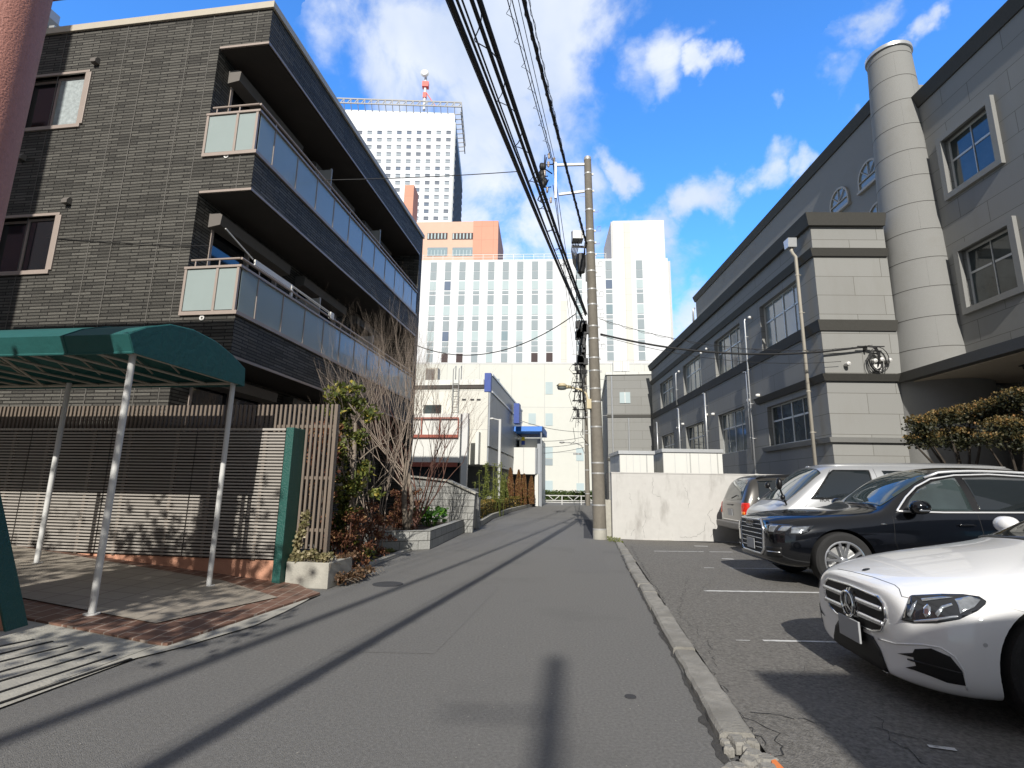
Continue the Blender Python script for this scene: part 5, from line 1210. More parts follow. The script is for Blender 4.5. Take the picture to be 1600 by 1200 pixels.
# ================================================================ plants
def leafmat(name, c1, c2, c3=None, rough=.55, sc=14):
    m, nt, b = newmat(name); N = nt.nodes; L = nt.links
    oi = N.new('ShaderNodeNewGeometry'); cr = N.new('ShaderNodeValToRGB'); L.new(oi.outputs['Random Per Island'], cr.inputs[0])
    e = cr.color_ramp.elements; e[0].color = (*c1, 1); e[1].color = (*c2, 1)
    if c3: x = cr.color_ramp.elements.new(.8); x.color = (*c2, 1); e[-1].color = (*c3, 1)
    L.new(cr.outputs[0], b.inputs['Base Color']); b.inputs['Roughness'].default_value = rough
    tr = N.new('ShaderNodeBsdfTranslucent'); L.new(cr.outputs[0], tr.inputs[0]); mx = N.new('ShaderNodeMixShader'); mx.inputs[0].default_value = .3
    out = [n for n in N if n.type == 'OUTPUT_MATERIAL'][0]; L.new(b.outputs[0], mx.inputs[1]); L.new(tr.outputs[0], mx.inputs[2]); L.new(mx.outputs[0], out.inputs[0])
    return m
leafmat('leaf_evergreen', (.05, .075, .015), (.20, .22, .045), (.42, .33, .06))
leafmat('leaf_red', (.11, .035, .022), (.22, .095, .045), (.42, .27, .12))
leafmat('leaf_green', (.05, .14, .02), (.16, .34, .04))
leafmat('leaf_ivy', (.10, .10, .03), (.42, .36, .20), (.55, .48, .32))
leafmat('leaf_ivy_dry', (.06, .04, .02), (.20, .11, .06), (.36, .25, .14))
leafmat('leaf_hedge', (.05, .06, .012), (.20, .15, .03), (.42, .24, .06))
leafmat('leaf_conifer', (.14, .065, .03), (.34, .17, .07), (.24, .22, .06))
leafmat('leaf_far', (.05, .09, .02), (.13, .18, .05))
leafmat('leaf_bamboo', (.08, .11, .02), (.26, .28, .07))
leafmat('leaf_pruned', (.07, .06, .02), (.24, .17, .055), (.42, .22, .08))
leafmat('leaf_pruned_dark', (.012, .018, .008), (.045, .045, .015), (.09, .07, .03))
pm('bark_grey', (.20, .165, .13), .9, .3, 20, .6, 50)
pm('bark_twig', (.31, .25, .20), .85, .2, 10)
pm('bark_red', (.15, .075, .055), .85, .3, 12, .4, 40)
pm('bark_dark', (.05, .04, .03), .9, .3, 12, .5, 40)
def leaf(b, p, s, r, aspect=.45, up=.3):
    d = Vector((r.gauss(0, 1), r.gauss(0, 1), r.gauss(up, .8))).normalized(); n = Vector((r.gauss(0, 1), r.gauss(0, 1), r.gauss(.8, 1))); x = d.cross(n)
    if x.length < .05: return
    x = x.normalized()*s*aspect; d = d*s; nn = x.cross(d).normalized()*s*.12
    b.q(p, p+d*.5+x+nn, p+d, p+d*.5-x+nn)
def cloud(blobs, n, s, seed, aspect=.45, shell=.55, up=.3):
    """leaves spread through ellipsoids (c, rx, ry, rz)"""
    r = random.Random(seed); b = MB(); vol = [q[1]*q[2]*q[3] for q in blobs]; tot = sum(vol)
    for (c, rx, ry, rz), v in zip(blobs, vol):
        for _ in range(int(n*v/tot)+1):
            d = Vector((r.gauss(0, 1), r.gauss(0, 1), r.gauss(0, 1))).normalized(); k = (shell+(1-shell)*r.random())*(.82+.3*noise.noise(Vector(c)*3+d*2.3))
            leaf(b, Vector(c)+Vector((d.x*rx, d.y*ry, d.z*rz))*k, s*r.uniform(.6, 1.3), r, aspect, up)
    return b
def branch(b, p, d, ln, r0, depth, rnd, spread=.45, upb=.25, decay=.78, kids=(2, 3), tips=None, wob=.12, seg=3):
    pts = [p]; q = p; dd = d.copy()
    for i in range(seg):
        dd = (dd+Vector((rnd.gauss(0, wob), rnd.gauss(0, wob), rnd.gauss(upb*.3, wob*.5)))).normalized(); q = q+dd*ln/seg; pts.append(q)
    r1 = r0*(.62 if depth else .45); b.tube(pts, [r0+(r1-r0)*i/seg for i in range(seg+1)], 7 if r0 > .02 else 4, depth == 0)
    if tips is not None: tips.append((q, dd, depth))
    if depth <= 0: return
    for k in range(rnd.choice(kids)):
        t = rnd.uniform(.45, 1) if k else 1; base = pts[min(seg, max(1, int(round(t*seg))))]
        side = Vector((rnd.gauss(0, 1), rnd.gauss(0, 1), rnd.gauss(0, .4))); side = (side-dd*side.dot(dd)).normalized()
        nd = (dd+side*spread*rnd.uniform(.5, 1.25)+Vector((0, 0, upb))).normalized()
        branch(b, base, nd, ln*decay*rnd.uniform(.75, 1.15), r1*rnd.uniform(.7, 1), depth-1, rnd, spread, upb, decay, kids, tips, wob, seg)
# --- leafless broom-like tree behind the lattice
def tree_at(px, py_, Y, z=.1): p = AT(px, 700, Y); return p.x, p.y, z
x, y, z = tree_at(634, 0, 12.6, .3)
t1 = thing('bare_tree', 'leafless pale-twigged tree with upswept branches in front of the balconies', 'tree', (x, y, z), 0)
r = random.Random(21); b = MB(); tw = MB()
tr_pts = [Vector((.12, 0, 0)), Vector((.02, 0, .8)), Vector((.05, 0, 1.7))]; b.tube(tr_pts, [.075, .065, .055], 10); b.tube([Vector((.14, .05, 0)), Vector((.22, 0, .7)), Vector((.10, 0, 1.4))], [.05, .045, .04], 8); b.build('trunk', mm['bark_grey'], t1, smooth=True)
for i, (dx, dy, dz) in enumerate(((-.75, -.25, 1.05), (-.35, .1, 1.3), (.10, .2, 1.2), (-1.0, -.2, 1.0), (-.95, .25, .95), (.02, -.3, 1.3), (-.15, .3, 1.2), (-.6, .0, 1.2), (-.5, -.35, 1.2), (-.2, -.1, 1.4), (-.85, 0, 1.25), (-1.15, .1, .8), (.2, 0, 1.0))):
    branch(tw, Vector((.05, 0, 1.0+.12*(i % 4))), Vector((dx, dy, dz)).normalized(), 1.42, .015, 5, r, .38, .24, .76, (2, 3), wob=.09)
tw.build('twigs', mm['bark_twig'], t1, smooth=True)
x, y, z = tree_at(600, 0, 11.4, .1)
t1b = thing('bare_shrub', 'pale leafless shrub with tall whip-like shoots just right of the brown lattice', 'shrub', (x, y, z), 0)
tw = MB(); r = random.Random(5)
for i in range(10): branch(tw, Vector((r.uniform(-.2, .1), 0, 0)), Vector((-.46+.085*i-.15, r.uniform(-.2, .2), 1.5)).normalized(), 1.75, .013, 5, r, .32, .24, .72, (2, 3), wob=.08)
tw.build('stems', mm['bark_twig'], t1b, smooth=True)
x, y, z = tree_at(655, 0, 14.4, .35)
t2 = thing('bare_tree', 'reddish brown leafless tree fanning out in front of the white depot', 'tree', (x, y, z), 0)
tw = MB(); r = random.Random(14)
for i in range(8):
    a = -.5+i*.17; branch(tw, Vector((0, 0, 0)), Vector((a*.8+.1, r.uniform(-.3, .3), 1)).normalized(), 1.5, .024, 5, r, .42, .12, .72, (2, 3), wob=.1)
tw.build('stems', mm['bark_red'], t2, smooth=True)
# --- evergreen climbing tree right behind the lattice
x, y, z = tree_at(552, 0, 9.4, .1)
t3 = thing('evergreen_tree', 'slender evergreen tree with yellowing glossy leaves directly behind the lattice end', 'tree', (x, y, z), 0)
r = random.Random(8); b = MB(); tips = []
b.tube([(0, 0, 0), (.05, 0, 1.2), (0, 0, 2.4)], [.06, .05, .03], 8)
for i in range(13): branch(b, Vector((0, 0, .3+.19*i)), Vector((r.uniform(-1, 1), r.uniform(-.5, .5), .75)).normalized(), .5, .018, 2, r, .5, .15, .75, (2, 2), tips)
b.build('trunk', mm['bark_grey'], t3, smooth=True)
bl = [((r.uniform(-.42, .38), r.uniform(-.25, .25), zz), r.uniform(.16, .3), .26, r.uniform(.14, .26)) for zz in [.15+.105*i for i in range(27)]]+[((-.3, 0, 2.75), .3, .25, .25), ((.25, 0, 2.55), .28, .25, .2), ((-.05, 0, 3.0), .2, .2, .22), ((.45, 0, 1.15), .22, .2, .1), ((-.35, 0, 3.0), .15, .2, .2)]
cloud(bl, 3600, .095, 3, .32, .1).build('crown', mm['leaf_evergreen'], t3)
# leaves seen through the lattice
x, y, z = tree_at(470, 0, 8.55, 0)
t4 = thing('evergreen_shrub', 'dark leafy shrub seen through the slats of the brown lattice', 'shrub', (x, y, z), 0)
cloud([((-.1+.05*i, 0, .5+.22*i), .42, .2, .2) for i in range(9)]+[((.45, .1, .5+.35*i), .25, .2, .25) for i in range(6)], 1700, .085, 6, .32, .1).build('foliage', mm['leaf_red'], t4)
b = MB()
for i in range(4): b.tube([(-.3+.25*i, 0, 0), (-.2+.2*i, .05, 1.2), (-.1+.2*i, 0, 2.3)], .02, 5)
b.build('stem', mm['bark_grey'], t4)
# --- red nandina shrubs (three clumps)
for i, (px, Y, h, w, lab) in enumerate(((553, 9.0, .85, .26, 'crimson-leaved shrub next to the foot of the lattice'), (580, 10.9, 1.05, .50, 'red and bronze leaved shrub above the left end of the stone planter'), (618, 12.9, 1.25, .55, 'bronze and orange leaved shrub in the middle of the stone planter'), (645, 14.6, 1.2, .40, 'bronze leaved shrub beside the large green leaves'))):
    x, y, z = tree_at(px, 0, Y, .05); s_ = thing('red_shrub', lab, 'shrub', (x, y, z), 0, 'red-leaved shrubs')
    r = random.Random(30+i); st = MB(); bl = []
    for k in range(9):
        q = Vector((r.uniform(-w, w), r.uniform(-.35, .35), h*r.uniform(.5, 1))); st.tube([(q.x*.4, q.y*.4, 0), (q.x*.8, q.y*.8, q.z*.6), tuple(q)], .008, 4)
        for j in range(3): bl.append(((q.x+r.uniform(-.12, .12), q.y+r.uniform(-.12, .12), q.z-.28*j), .17, .17, .11))
    st.build('stems', mm['bark_red'], s_); cloud(bl, 1900, .060, 40+i, .28, .05, .1).build('foliage', mm['leaf_red'], s_)
# --- round glossy leaves
x, y, z = tree_at(677, 0, 15.1, .32)
s_ = thing('leafy_plant', 'low plant with big round bright green leaves at the corner of the stone planter', 'plant', (x, y, z), 0)
b = MB(); r = random.Random(2); st = MB()
for i in range(46):
    c = Vector((r.uniform(-.42, .42), r.uniform(-.3, .2), r.uniform(.12, .5))); R_ = r.uniform(.07, .13); n = Vector((r.gauss(0, .5), r.gauss(-.4, .4), 1)).normalized(); x_ = n.orthogonal().normalized(); y_ = n.cross(x_)
    P = [c+(x_*cos(a)+y_*sin(a))*R_*(1 if abs(a-4.7) > .4 else .5)+n*(-.02 if k % 2 else .012) for k, a in enumerate([2*pi*k/12 for k in range(12)])]; b.q(*P); st.tube([(c.x*.3, c.y*.3, 0), tuple(c)], .006, 4)
b.build('foliage', mm['leaf_green'], s_); st.build('stems', mm['leaf_green'], s_)
# --- variegated ivy
pcw = RA.wld((pc_.x, pc_.y, 0))
s_ = thing('ivy_plant', 'pale variegated ivy spilling over the concrete planter under the lattice', 'plant', RA.wld(((fxr+pc_.x)/2+.1, pc_.y+.12, 0)), -RA.az)
L0_ = (pc_.x-fxr)/2
cloud([((-.25+.11*i, -.02+.03*(i % 2), pz+.03+.035*(i % 3)), .12, .12, .07) for i in range(5)]+[((-.28, -.05, pz-.02-.09*i), .15-.02*i, .05, .09) for i in range(4)]+[((-.33+.03*i, .06, pz+.1+.13*i), .08, .06, .09) for i in range(5)], 2200, .05, 9, .5, .1).build('foliage', mm['leaf_ivy'], s_)
b = MB(); r = random.Random(6)
for i in range(12): b.tube([(-.2+.05*i, .1, pz-.04), (-.25+.05*i, -.08, pz+.04), (-.28+.05*i, -.11, pz-.1-r.random()*.15)], .004, 4)
b.build('vines', mm['bark_grey'], s_)
s_ = thing('ivy_plant', 'dry brown ivy trailing on the ground to the right of the concrete planter', 'plant', RA.wld((pc_.x+.12, pc_.y+.45, 0)), -RA.az)
cloud([((-.04+.05*(i % 3), -.2+.2*i, .10), .11, .14, .10) for i in range(5)]+[((-.2, .1+.2*i, .33), .12, .15, .06) for i in range(3)], 1500, .04, 10, .5, .1).build('foliage', mm['leaf_ivy_dry'], s_)
b = MB()
for i in range(10): b.tube([(-.1, -.2+.13*i, .02), (.05, -.2+.14*i, .1), (.15, -.15+.12*i, .05)], .004, 4)
b.build('vines', mm['bark_grey'], s_)
# ground cover strips
def scatter(name, pts, n, s, mat, seed, h=.05, label=None):
    r = random.Random(seed); b = MB(); P = [RA.loc(Vector(p)) for p in pts]
    for _ in range(n):
        a, c = r.random(), r.random()
        q = (P[0]*(1-a)+P[1]*a)*(1-c)+(P[3]*(1-a)+P[2]*a)*c; leaf(b, RA.wld((q.x, q.y, r.random()*h+.02)), s*r.uniform(.5, 1.3), r, .35, .8)
    o = b.build(name, mat); return tag(o, label or name.replace('_', ' '), 'ground cover', kind='stuff')
scatter('moss_strip', [G(560, 868), G(612, 860), G(618, 864), G(566, 872)], 900, .03, mm['leaf_bamboo'], 4, .03, 'thin strip of moss and weeds at the foot of the stone planter')
scatter('roadside_weeds', [G(945, 838), G(968, 845), G(975, 852), G(950, 848)], 420, .035, mm['leaf_bamboo'], 5, .05, 'small weeds between the utility pole and the concrete wall')
# --- clipped hedge along the kerb
hd = street('clipped_hedge', 'low clipped hedge, brown-green and box shaped, along the left kerb further down', 'hedge')
r = random.Random(17); b = MB(); core = MB()
for i, (a_, c_) in enumerate(zip(HP, HP[1:])):
    n = max(1, int((c_-a_).length/.5)); dens = (2600 if i < 2 else 1400)
    core.beam((a_.x-.42, a_.y+.05, .42), (c_.x-.42, c_.y, .42), .40, .60)
    for _ in range(int((c_-a_).length*(330 if i < 2 else 90))):
        t = r.random(); q = a_.lerp(c_, t); f = r.random()
        if f < .5: p = Vector((q.x-.20+r.uniform(-.04, .05), q.y, r.uniform(.12, .78)))
        else: p = Vector((q.x-.20-r.random()*.48, q.y, .74+r.uniform(-.03, .06)))
        leaf(b, p, .07 if i < 2 else .13, r, .4, .6)
for _ in range(500): leaf(b, Vector((HP[0].x-.2-r.random()*.5, HP[0].y+r.uniform(-.06, .05), r.uniform(.1, .8))), .07, r, .4)
b.build('foliage', mm['leaf_hedge'], hd); core.build('inner_twigs', mm['bark_dark'], hd)
# --- conifers
for i, (px, top, bot, w, Y, lab) in enumerate(((797, 731, 780, 11, 36, 'reddish conical cypress, leftmost of the row'), (810, 734, 779, 10.5, 37.5, 'tall reddish conical cypress, second of the row from the left'), (818.5, 740, 779, 9, 39, 'reddish conical cypress, third of the row from the left'), (830, 744, 778, 10, 41.3, 'greenish conical cypress, rightmost of the row'), (786, 745, 782, 16, 32, 'loose green conifer bush beside the white lamp post'))):
    p = AT(px, bot, Y); zt5 = AT(px, top, Y).z; wr = w/2*Y/821; z0 = 0.1; H_ = zt5-z0
    t = thing('conifer', lab, 'tree', (p.x, p.y, 0), 0, 'conifers behind the hedge'); b = MB(); r = random.Random(50+i)
    for _ in range(3000):
        f = r.random(); rr = wr*(min(1, 1.9*(1-f))**.75*(.80+.2*f))*(.8+.25*r.random()); a = r.uniform(0, 2*pi); leaf(b, Vector((rr*cos(a), rr*sin(a), z0+.1+f*(H_-.15))), .10, r, .35, 1.6)
    b.build('foliage', mm['leaf_conifer'] if i < 4 and i != 3 else mm['leaf_bamboo' if i == 4 else 'leaf_conifer'], t); b = MB(); b.tube([(0, 0, 0), (0, 0, H_*.8)], [.08, .03], 6); b.build('trunk', mm['bark_dark'], t)
x, y, z = tree_at(762, 0, 27, 0)
s_ = thing('bamboo_shrub', 'wispy yellow-green bamboo-like shrub behind the hedge next to the depot', 'shrub', (x, y, z), 0); b = MB(); r = random.Random(3); bl = []
for i in range(22):
    a = Vector((r.uniform(-.7, .9), r.uniform(-.4, .4), 0)); c = a+Vector((r.uniform(-.35, .35), 0, r.uniform(1.5, 2.7))); b.tube([a, a.lerp(c, .5), c], .014, 4); bl += [(tuple(a.lerp(c, q)), .24, .22, .2) for q in (.45, .7, .95)]
b.build('canes', mm['leaf_bamboo'], s_); cloud(bl, 1500, .10, 12, .2, .05, -.1).build('foliage', mm['leaf_bamboo'], s_)
# far hedge at the end of the street
a_ = AT(846, 775, 58); c_ = AT(925, 775, 58)
fh = thing('far_hedge', 'green hedge behind the white guard rail at the end of the street', 'hedge', (a_.x, 57.5, 0), 0); b = MB(); r = random.Random(8)
for _ in range(3500): leaf(b, Vector((r.uniform(-1, c_.x-a_.x+1), r.uniform(-.3, .1), r.uniform(.05, 1.15))), .16, r, .4, .4)
b.build('foliage', mm['leaf_far'], fh); b = MB(); b.box(-1, c_.x-a_.x+1, .1, .9, 0, 1.0); b.build('inner_twigs', mm['bark_dark'], fh)
# --- two pruned garden trees by the porch
for i, (tr_, bl_, lab) in enumerate((((1505, 12.6), [(1440, 668, 30, 20), (1478, 655, 36, 17), (1515, 650, 38, 20), (1448, 690, 30, 16), (1492, 688, 42, 22), (1540, 655, 26, 22), (1425, 690, 16, 12)], 'cloud-pruned garden tree with brown-tipped foliage, left one by the porch'),
                                  ((1590, 11.8), [(1560, 640, 42, 22), (1600, 625, 46, 22), (1645, 612, 50, 26), (1570, 675, 45, 25), (1630, 665, 50, 25), (1680, 640, 50, 30), (1540, 690, 30, 16), (1600, 695, 40, 20)], 'cloud-pruned garden tree with brown-tipped foliage, right one by the porch'))):
    Y = tr_[1]; p = AT(tr_[0], 720, Y); t = thing('garden_tree', lab, 'tree', (p.x, p.y, 0), 0, 'pruned trees by the porch'); o = Vector((p.x, p.y, 0)); B_ = []
    b = MB(); b.tube([(0, 0, 0), (.05, 0, .9), (-.05, 0, 1.6)], [.09, .07, .05], 8)
    for (px, py, rx, rz) in bl_:
        q = AT(px, py, Y+random.Random(px).uniform(-.3, .3))-o; k = Y/821; B_.append((tuple(q), rx*k, rx*k*.8, rz*k)); b.tube([(-.03, 0, 1.3), tuple(Vector((0, 0, 1.5)).lerp(q, .5)-Vector((0, 0, .12))), tuple(q)], [.04, .03, .015], 6)
    b.build('trunk', mm['bark_dark'], t)
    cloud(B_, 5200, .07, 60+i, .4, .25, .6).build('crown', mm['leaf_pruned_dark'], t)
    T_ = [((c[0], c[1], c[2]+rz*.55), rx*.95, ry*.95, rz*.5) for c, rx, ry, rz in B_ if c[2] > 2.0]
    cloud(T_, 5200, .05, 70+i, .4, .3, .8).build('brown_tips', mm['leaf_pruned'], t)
# --- tree behind the photographer : dapples the forecourt
t = thing('street_tree', 'thinly leaved tree behind the photographer that dapples the forecourt', 'tree', (-6.1, -.9, 0), 0); r = random.Random(77); b = MB(); tips = []
b.tube([(0, 0, 0), (0, .05, 2.2)], [.14, .11], 8)
for i in range(6): branch(b, Vector((0, 0, 2.0+.15*i)), Vector((cos(i*1.05), sin(i*1.05), 1.1)).normalized(), 1.5, .05, 3, r, .5, .1, .72, (2, 3), tips)
b.build('trunk', mm['bark_grey'], t)
b = MB(); T_ = [q for q, d, k in tips if k <= 2]
for _ in range(5200):
    q = r.choice(T_); leaf(b, q+Vector((r.gauss(0, .30), r.gauss(0, .30), r.gauss(-.05, .24))), .13*r.uniform(.6, 1.3), r, .4, .1)
b.build('crown', mm['leaf_evergreen'], t)
# ================================================================ vehicles
def paint(name, col, rough=.25, metal=0, coat=1.0, flake=0):
    m = pm(name, col, rough, .02, 3, metal=metal, coat=coat, spec=.5); return m
paint('paint_white_car', (.88, .88, .87), .32, 0, 1)
paint('paint_black_car', (.003, .0035, .005), .12, 0, .7)
paint('paint_silver_car', (.50, .51, .52), .34, .55, .9)
paint('paint_grey_car', (.06, .056, .05), .3, .4, 1)
pm('tyre', (.018, .018, .018), .85, .15, 30, .3, 80)
pm('rim_silver', (.62, .63, .65), .25, .05, metal=.85)
pm('chrome', (.78, .79, .80), .08, .02, metal=1)
pm('bright_trim', (.80, .81, .82), .38, .02, metal=.5)
pm('car_glass', (.012, .016, .018), .03, .1, 1, spec=.9, coat=.5)
pm('car_glass_clear', (.035, .05, .05), .03, .3, 2, spec=.9, coat=.5)
pm('trim_black', (.010, .010, .011), .35, .05)
pm('mesh_black', (.004, .004, .004), .6, .1)
pm('lamp_clear', (.30, .32, .34), .06, .5, 16, spec=.9, coat=1, metal=.5)
pm('lamp_dark', (.015, .016, .018), .05, .2, 6, spec=.8, coat=1)
pm('lamp_red', (.55, .02, .01), .12, .2, 20, coat=1)
pm('lamp_amber', (.75, .22, .03), .15, .2, 10, coat=1)
pm('plate', (.36, .37, .38), .45, .03)
pm('bumper_grey', (.16, .155, .15), .55, .1)
class Car:
    def __init__(s, name, label, X, Y, rot, group=None):
        s.M = Matrix.Translation((X, Y, .037)) @ Matrix.Rotation(rot, 4, 'Z'); s.I = s.M.inverted()
        s.root = thing(name, label, 'car' if 'van' not in name else 'van', (X, Y, .037), rot, group)
    def body(s, secs, mat, arches, R, hw, name='body', lvl=3, depth=.32):
        vs = []; fs = []; n = len(secs[0])
        for sec in secs:
            x = sec[0]; pts = [(0, sec[1])]+list(sec[2:-1])+[(0, sec[-1])] if 0 else [(0, sec[1][1])]+list(sec[1:-1])+[(0, sec[-1])]
            ring = [(x, p[0], p[1]) for p in pts]+[(x, -p[0], p[1]) for p in pts[1:-1][::-1]]; vs.append(ring)
        k = len(vs[0]); V = [p for r_ in vs for p in r_]; F_ = []
        for i in range(len(vs)-1):
            for j in range(k): F_.append((i*k+j, i*k+(j+1) % k, (i+1)*k+(j+1) % k, (i+1)*k+j))
        m = k//2
        for base in (0, (len(vs)-1)*k):
            for j in range(m):
                a, c = j, j+1; d, e = (k-j-1) % k, (k-j) % k
                q_ = [a % k, c % k, d, e]; u = []
                for t in q_:
                    if t not in u: u.append(t)
                if len(u) >= 3: F_.append(tuple(base+t for t in u))
        me = bpy.data.meshes.new(name); me.from_pydata(V, [], F_); bm = bmesh.new(); bm.from_mesh(me); bmesh.ops.recalc_face_normals(bm, faces=bm.faces); bm.to_mesh(me); bm.free()
        me.materials.append(mat); me.materials.append(mm['mesh_black'])
        o = bpy.data.objects.new(name, me); COL.objects.link(o); o.parent = s.root
        ss = o.modifiers.new('s', 'SUBSURF'); ss.levels = lvl; ss.render_levels = lvl
        def bake():
            dg = bpy.context.evaluated_depsgraph_get(); dg.update(); m2 = bpy.data.meshes.new_from_object(o.evaluated_get(dg)); o.modifiers.clear(); old = o.data; o.data = m2; m2.name = name
        bake(); s.full(o)
        cut = MB()
        for (xa, za) in arches:
            for sd_ in (-1, 1):
                cut2 = MB(); cut2.m = 1; cut2.tube([(xa, sd_*(hw-depth), za), (xa, sd_*(hw+.5), za)], R, 48)
                co = cut2.build('cutter', [mat, mm['mesh_black']]); co.matrix_world = s.M
                bo = o.modifiers.new('b', 'BOOLEAN'); bo.operation = 'DIFFERENCE'; bo.solver = 'EXACT'; bo.object = co
                bpy.context.view_layer.update(); bake(); bpy.data.objects.remove(co)
        o.data.polygons.foreach_set('use_smooth', [True]*len(o.data.polygons)); add_auto(o, 38); s.o = o; return o
    def full(s, o): bm = bmesh.new(); bm.from_mesh(o.data); s.bvh = BVHTree.FromBMesh(bm); bm.free()
    def px(s, u, v): return s.I @ CP, (s.I.to_3x3() @ ray(u, v)).normalized()
    def side(s, u, v): return Vector((u, -3, v)), Vector((0, 1, 0))
    def far(s, u, v): return Vector((u, 3, v)), Vector((0, -1, 0))
    def at_y(s, px_, py_, y):
        o, d = s.px(px_, py_); return o+d*((y-o.y)/d.y)
    def front(s, u, v): return Vector((-3, u, v)), Vector((1, 0, 0))
    def top(s, u, v): return Vector((u, v, 4)), Vector((0, 0, -1))
    def hit(s, mp, u, v, off=0):
        o, d = mp(u, v); l, n, i, t = s.bvh.ray_cast(o, d)
        if l is None: return None
        if n.dot(d) > 0: n = -n
        return l+n*off
    def patch(s, name, poly, mp, mat, step, off=.003, th=.004, parent=None, label=None):
        bm = bmesh.new(); vv = [bm.verts.new((u, v, 0)) for u, v in poly]; bm.faces.new(vv)
        us = [p[0] for p in poly]; ws = [p[1] for p in poly]
        for ax, (lo, hi) in ((0, (min(us), max(us))), (1, (min(ws), max(ws)))):
            t = lo+step*.37
            while t < hi:
                co = [0, 0, 0]; co[ax] = t; no = [0, 0, 0]; no[ax] = 1
                bmesh.ops.bisect_plane(bm, geom=bm.verts[:]+bm.edges[:]+bm.faces[:], plane_co=co, plane_no=no); t += step
        bad = []
        for v in bm.verts:
            h = s.hit(mp, v.co.x, v.co.y, off)
            if h is None: bad.append(v)
            else: v.co = h
        if bad: bmesh.ops.delete(bm, geom=bad, context='VERTS')
        me = bpy.data.meshes.new(name); bmesh.ops.recalc_face_normals(bm, faces=bm.faces)
        # face outwards
        bm.faces.ensure_lookup_table()
        if bm.faces:
            f = bm.faces[len(bm.faces)//2]; o_, d_ = mp(sum(us)/len(us), sum(ws)/len(ws))
            if f.normal.dot(d_) > 0: bmesh.ops.reverse_faces(bm, faces=bm.faces)
        bm.to_mesh(me); bm.free(); me.materials.append(mat); me.polygons.foreach_set('use_smooth', [True]*len(me.polygons))
        o = bpy.data.objects.new(name, me); COL.objects.link(o); o.parent = parent or s.root
        if th: m_ = o.modifiers.new('t', 'SOLIDIFY'); m_.thickness = th; m_.offset = 1
        if label: o['label'] = label
        return o
    def trace(s, name, pts, mp, mat, r, off=.002, closed=False, step=.04, parent=None, seg=6):
        pts = list(pts)+([pts[0]] if closed else []); P = []
        for a, c in zip(pts, pts[1:]):
            n = max(1, int(hypot(c[0]-a[0], c[1]-a[1])/step))
            for i in range(n):
                h = s.hit(mp, a[0]+(c[0]-a[0])*i/n, a[1]+(c[1]-a[1])*i/n, off)
                if h is not None: P.append(h)
        h = s.hit(mp, *pts[-1], off)
        if h is not None: P.append(h)
        if len(P) < 2: return None
        b = MB(); b.tube(P, r, seg); return b.build(name, mat, parent or s.root, smooth=True)
    def wheel(s, x, y, z, R, w, rimR, spokes='double', sd_=-1, rimmat='rim_silver'):
        wr = thing('wheel', '', '', (x, y, z), 0); del wr['label']; del wr['category']; wr.parent = s.root
        b = MB(); o = sd_
        prof = [(rimR, -w*.5), (R*.9, -w*.5), (R*.975, -w*.42), (R, -w*.25), (R, w*.25), (R*.975, w*.42), (R*.9, w*.5), (rimR+.02, w*.5), (rimR, w*.47), (rimR, w*.3)]
        b.lathe([(r_, h*o) for r_, h in prof], (0, 0, 0), 56, 'y'); b.build('tyre', mm['tyre'], wr, smooth='auto')
        b = MB(); b.lathe([(rimR, .3*w*o), (rimR, .49*w*o), (rimR-.015, .5*w*o), (rimR-.03, .46*w*o), (rimR-.035, .1*w*o)], (0, 0, 0), 56, 'y')
        for k in range(5):
            for dd in ((-.14, .14) if spokes == 'double' else (0,)):
                a = 2*pi*k/5+.3+dd; a2 = 2*pi*k/5+.3+dd*1.75; hub = Vector((.055*cos(a), .40*w*o, .055*sin(a))); rim_ = Vector(((rimR-.02)*cos(a2), .44*w*o, (rimR-.02)*sin(a2)))
                b.beam(hub, rim_, .036 if spokes == 'double' else .07, .035, (0, 1, 0))
        b.lathe([(.001, .44*w*o), (.04, .44*w*o), (.065, .40*w*o), (.075, .3*w*o)], (0, 0, 0), 24, 'y')
        b.build('rim', mm[rimmat], wr, smooth='auto')
        b = MB(); b.lathe([(.001, .02*w*o), (rimR-.03, .02*w*o)], (0, 0, 0), 32, 'y'); b.build('wheel_well_disc', mm['mesh_black'], wr)
        b = MB(); b.lathe([(.06, .16*w*o), (rimR*.72, .16*w*o), (rimR*.72, .12*w*o)], (0, 0, 0), 32, 'y'); b.build('brake_disc', mm['steel'], wr)
        return wr
    def blob(s, name, c, rx, ry, rz, mat, parent=None, rot=0, seg=20):
        b = MB(); prof = [(max(.0005, sin(pi*i/12))**.8, -cos(pi*i/12)) for i in range(13)]; b.lathe(prof, (0, 0, 0), seg)
        b.v = [(c[0]+rx*(x*cos(rot)-y*sin(rot)), c[1]+ry*(x*sin(rot)+y*cos(rot)), c[2]+rz*z) for x, y, z in b.v]; return b.build(name, mat, parent or s.root, smooth=True)
# section: (x, (w,z) bottom, sill, mid, shoulder, edge, crown, ztop)
def S_(x, zb, wb, ws, zs, wm, zm, wsh, zsh, we, ze, wc, zc, zt): return (x, (wb, zb), (ws, zs), (wm, zm), (wsh, zsh), (we, ze), (wc, zc), zt)
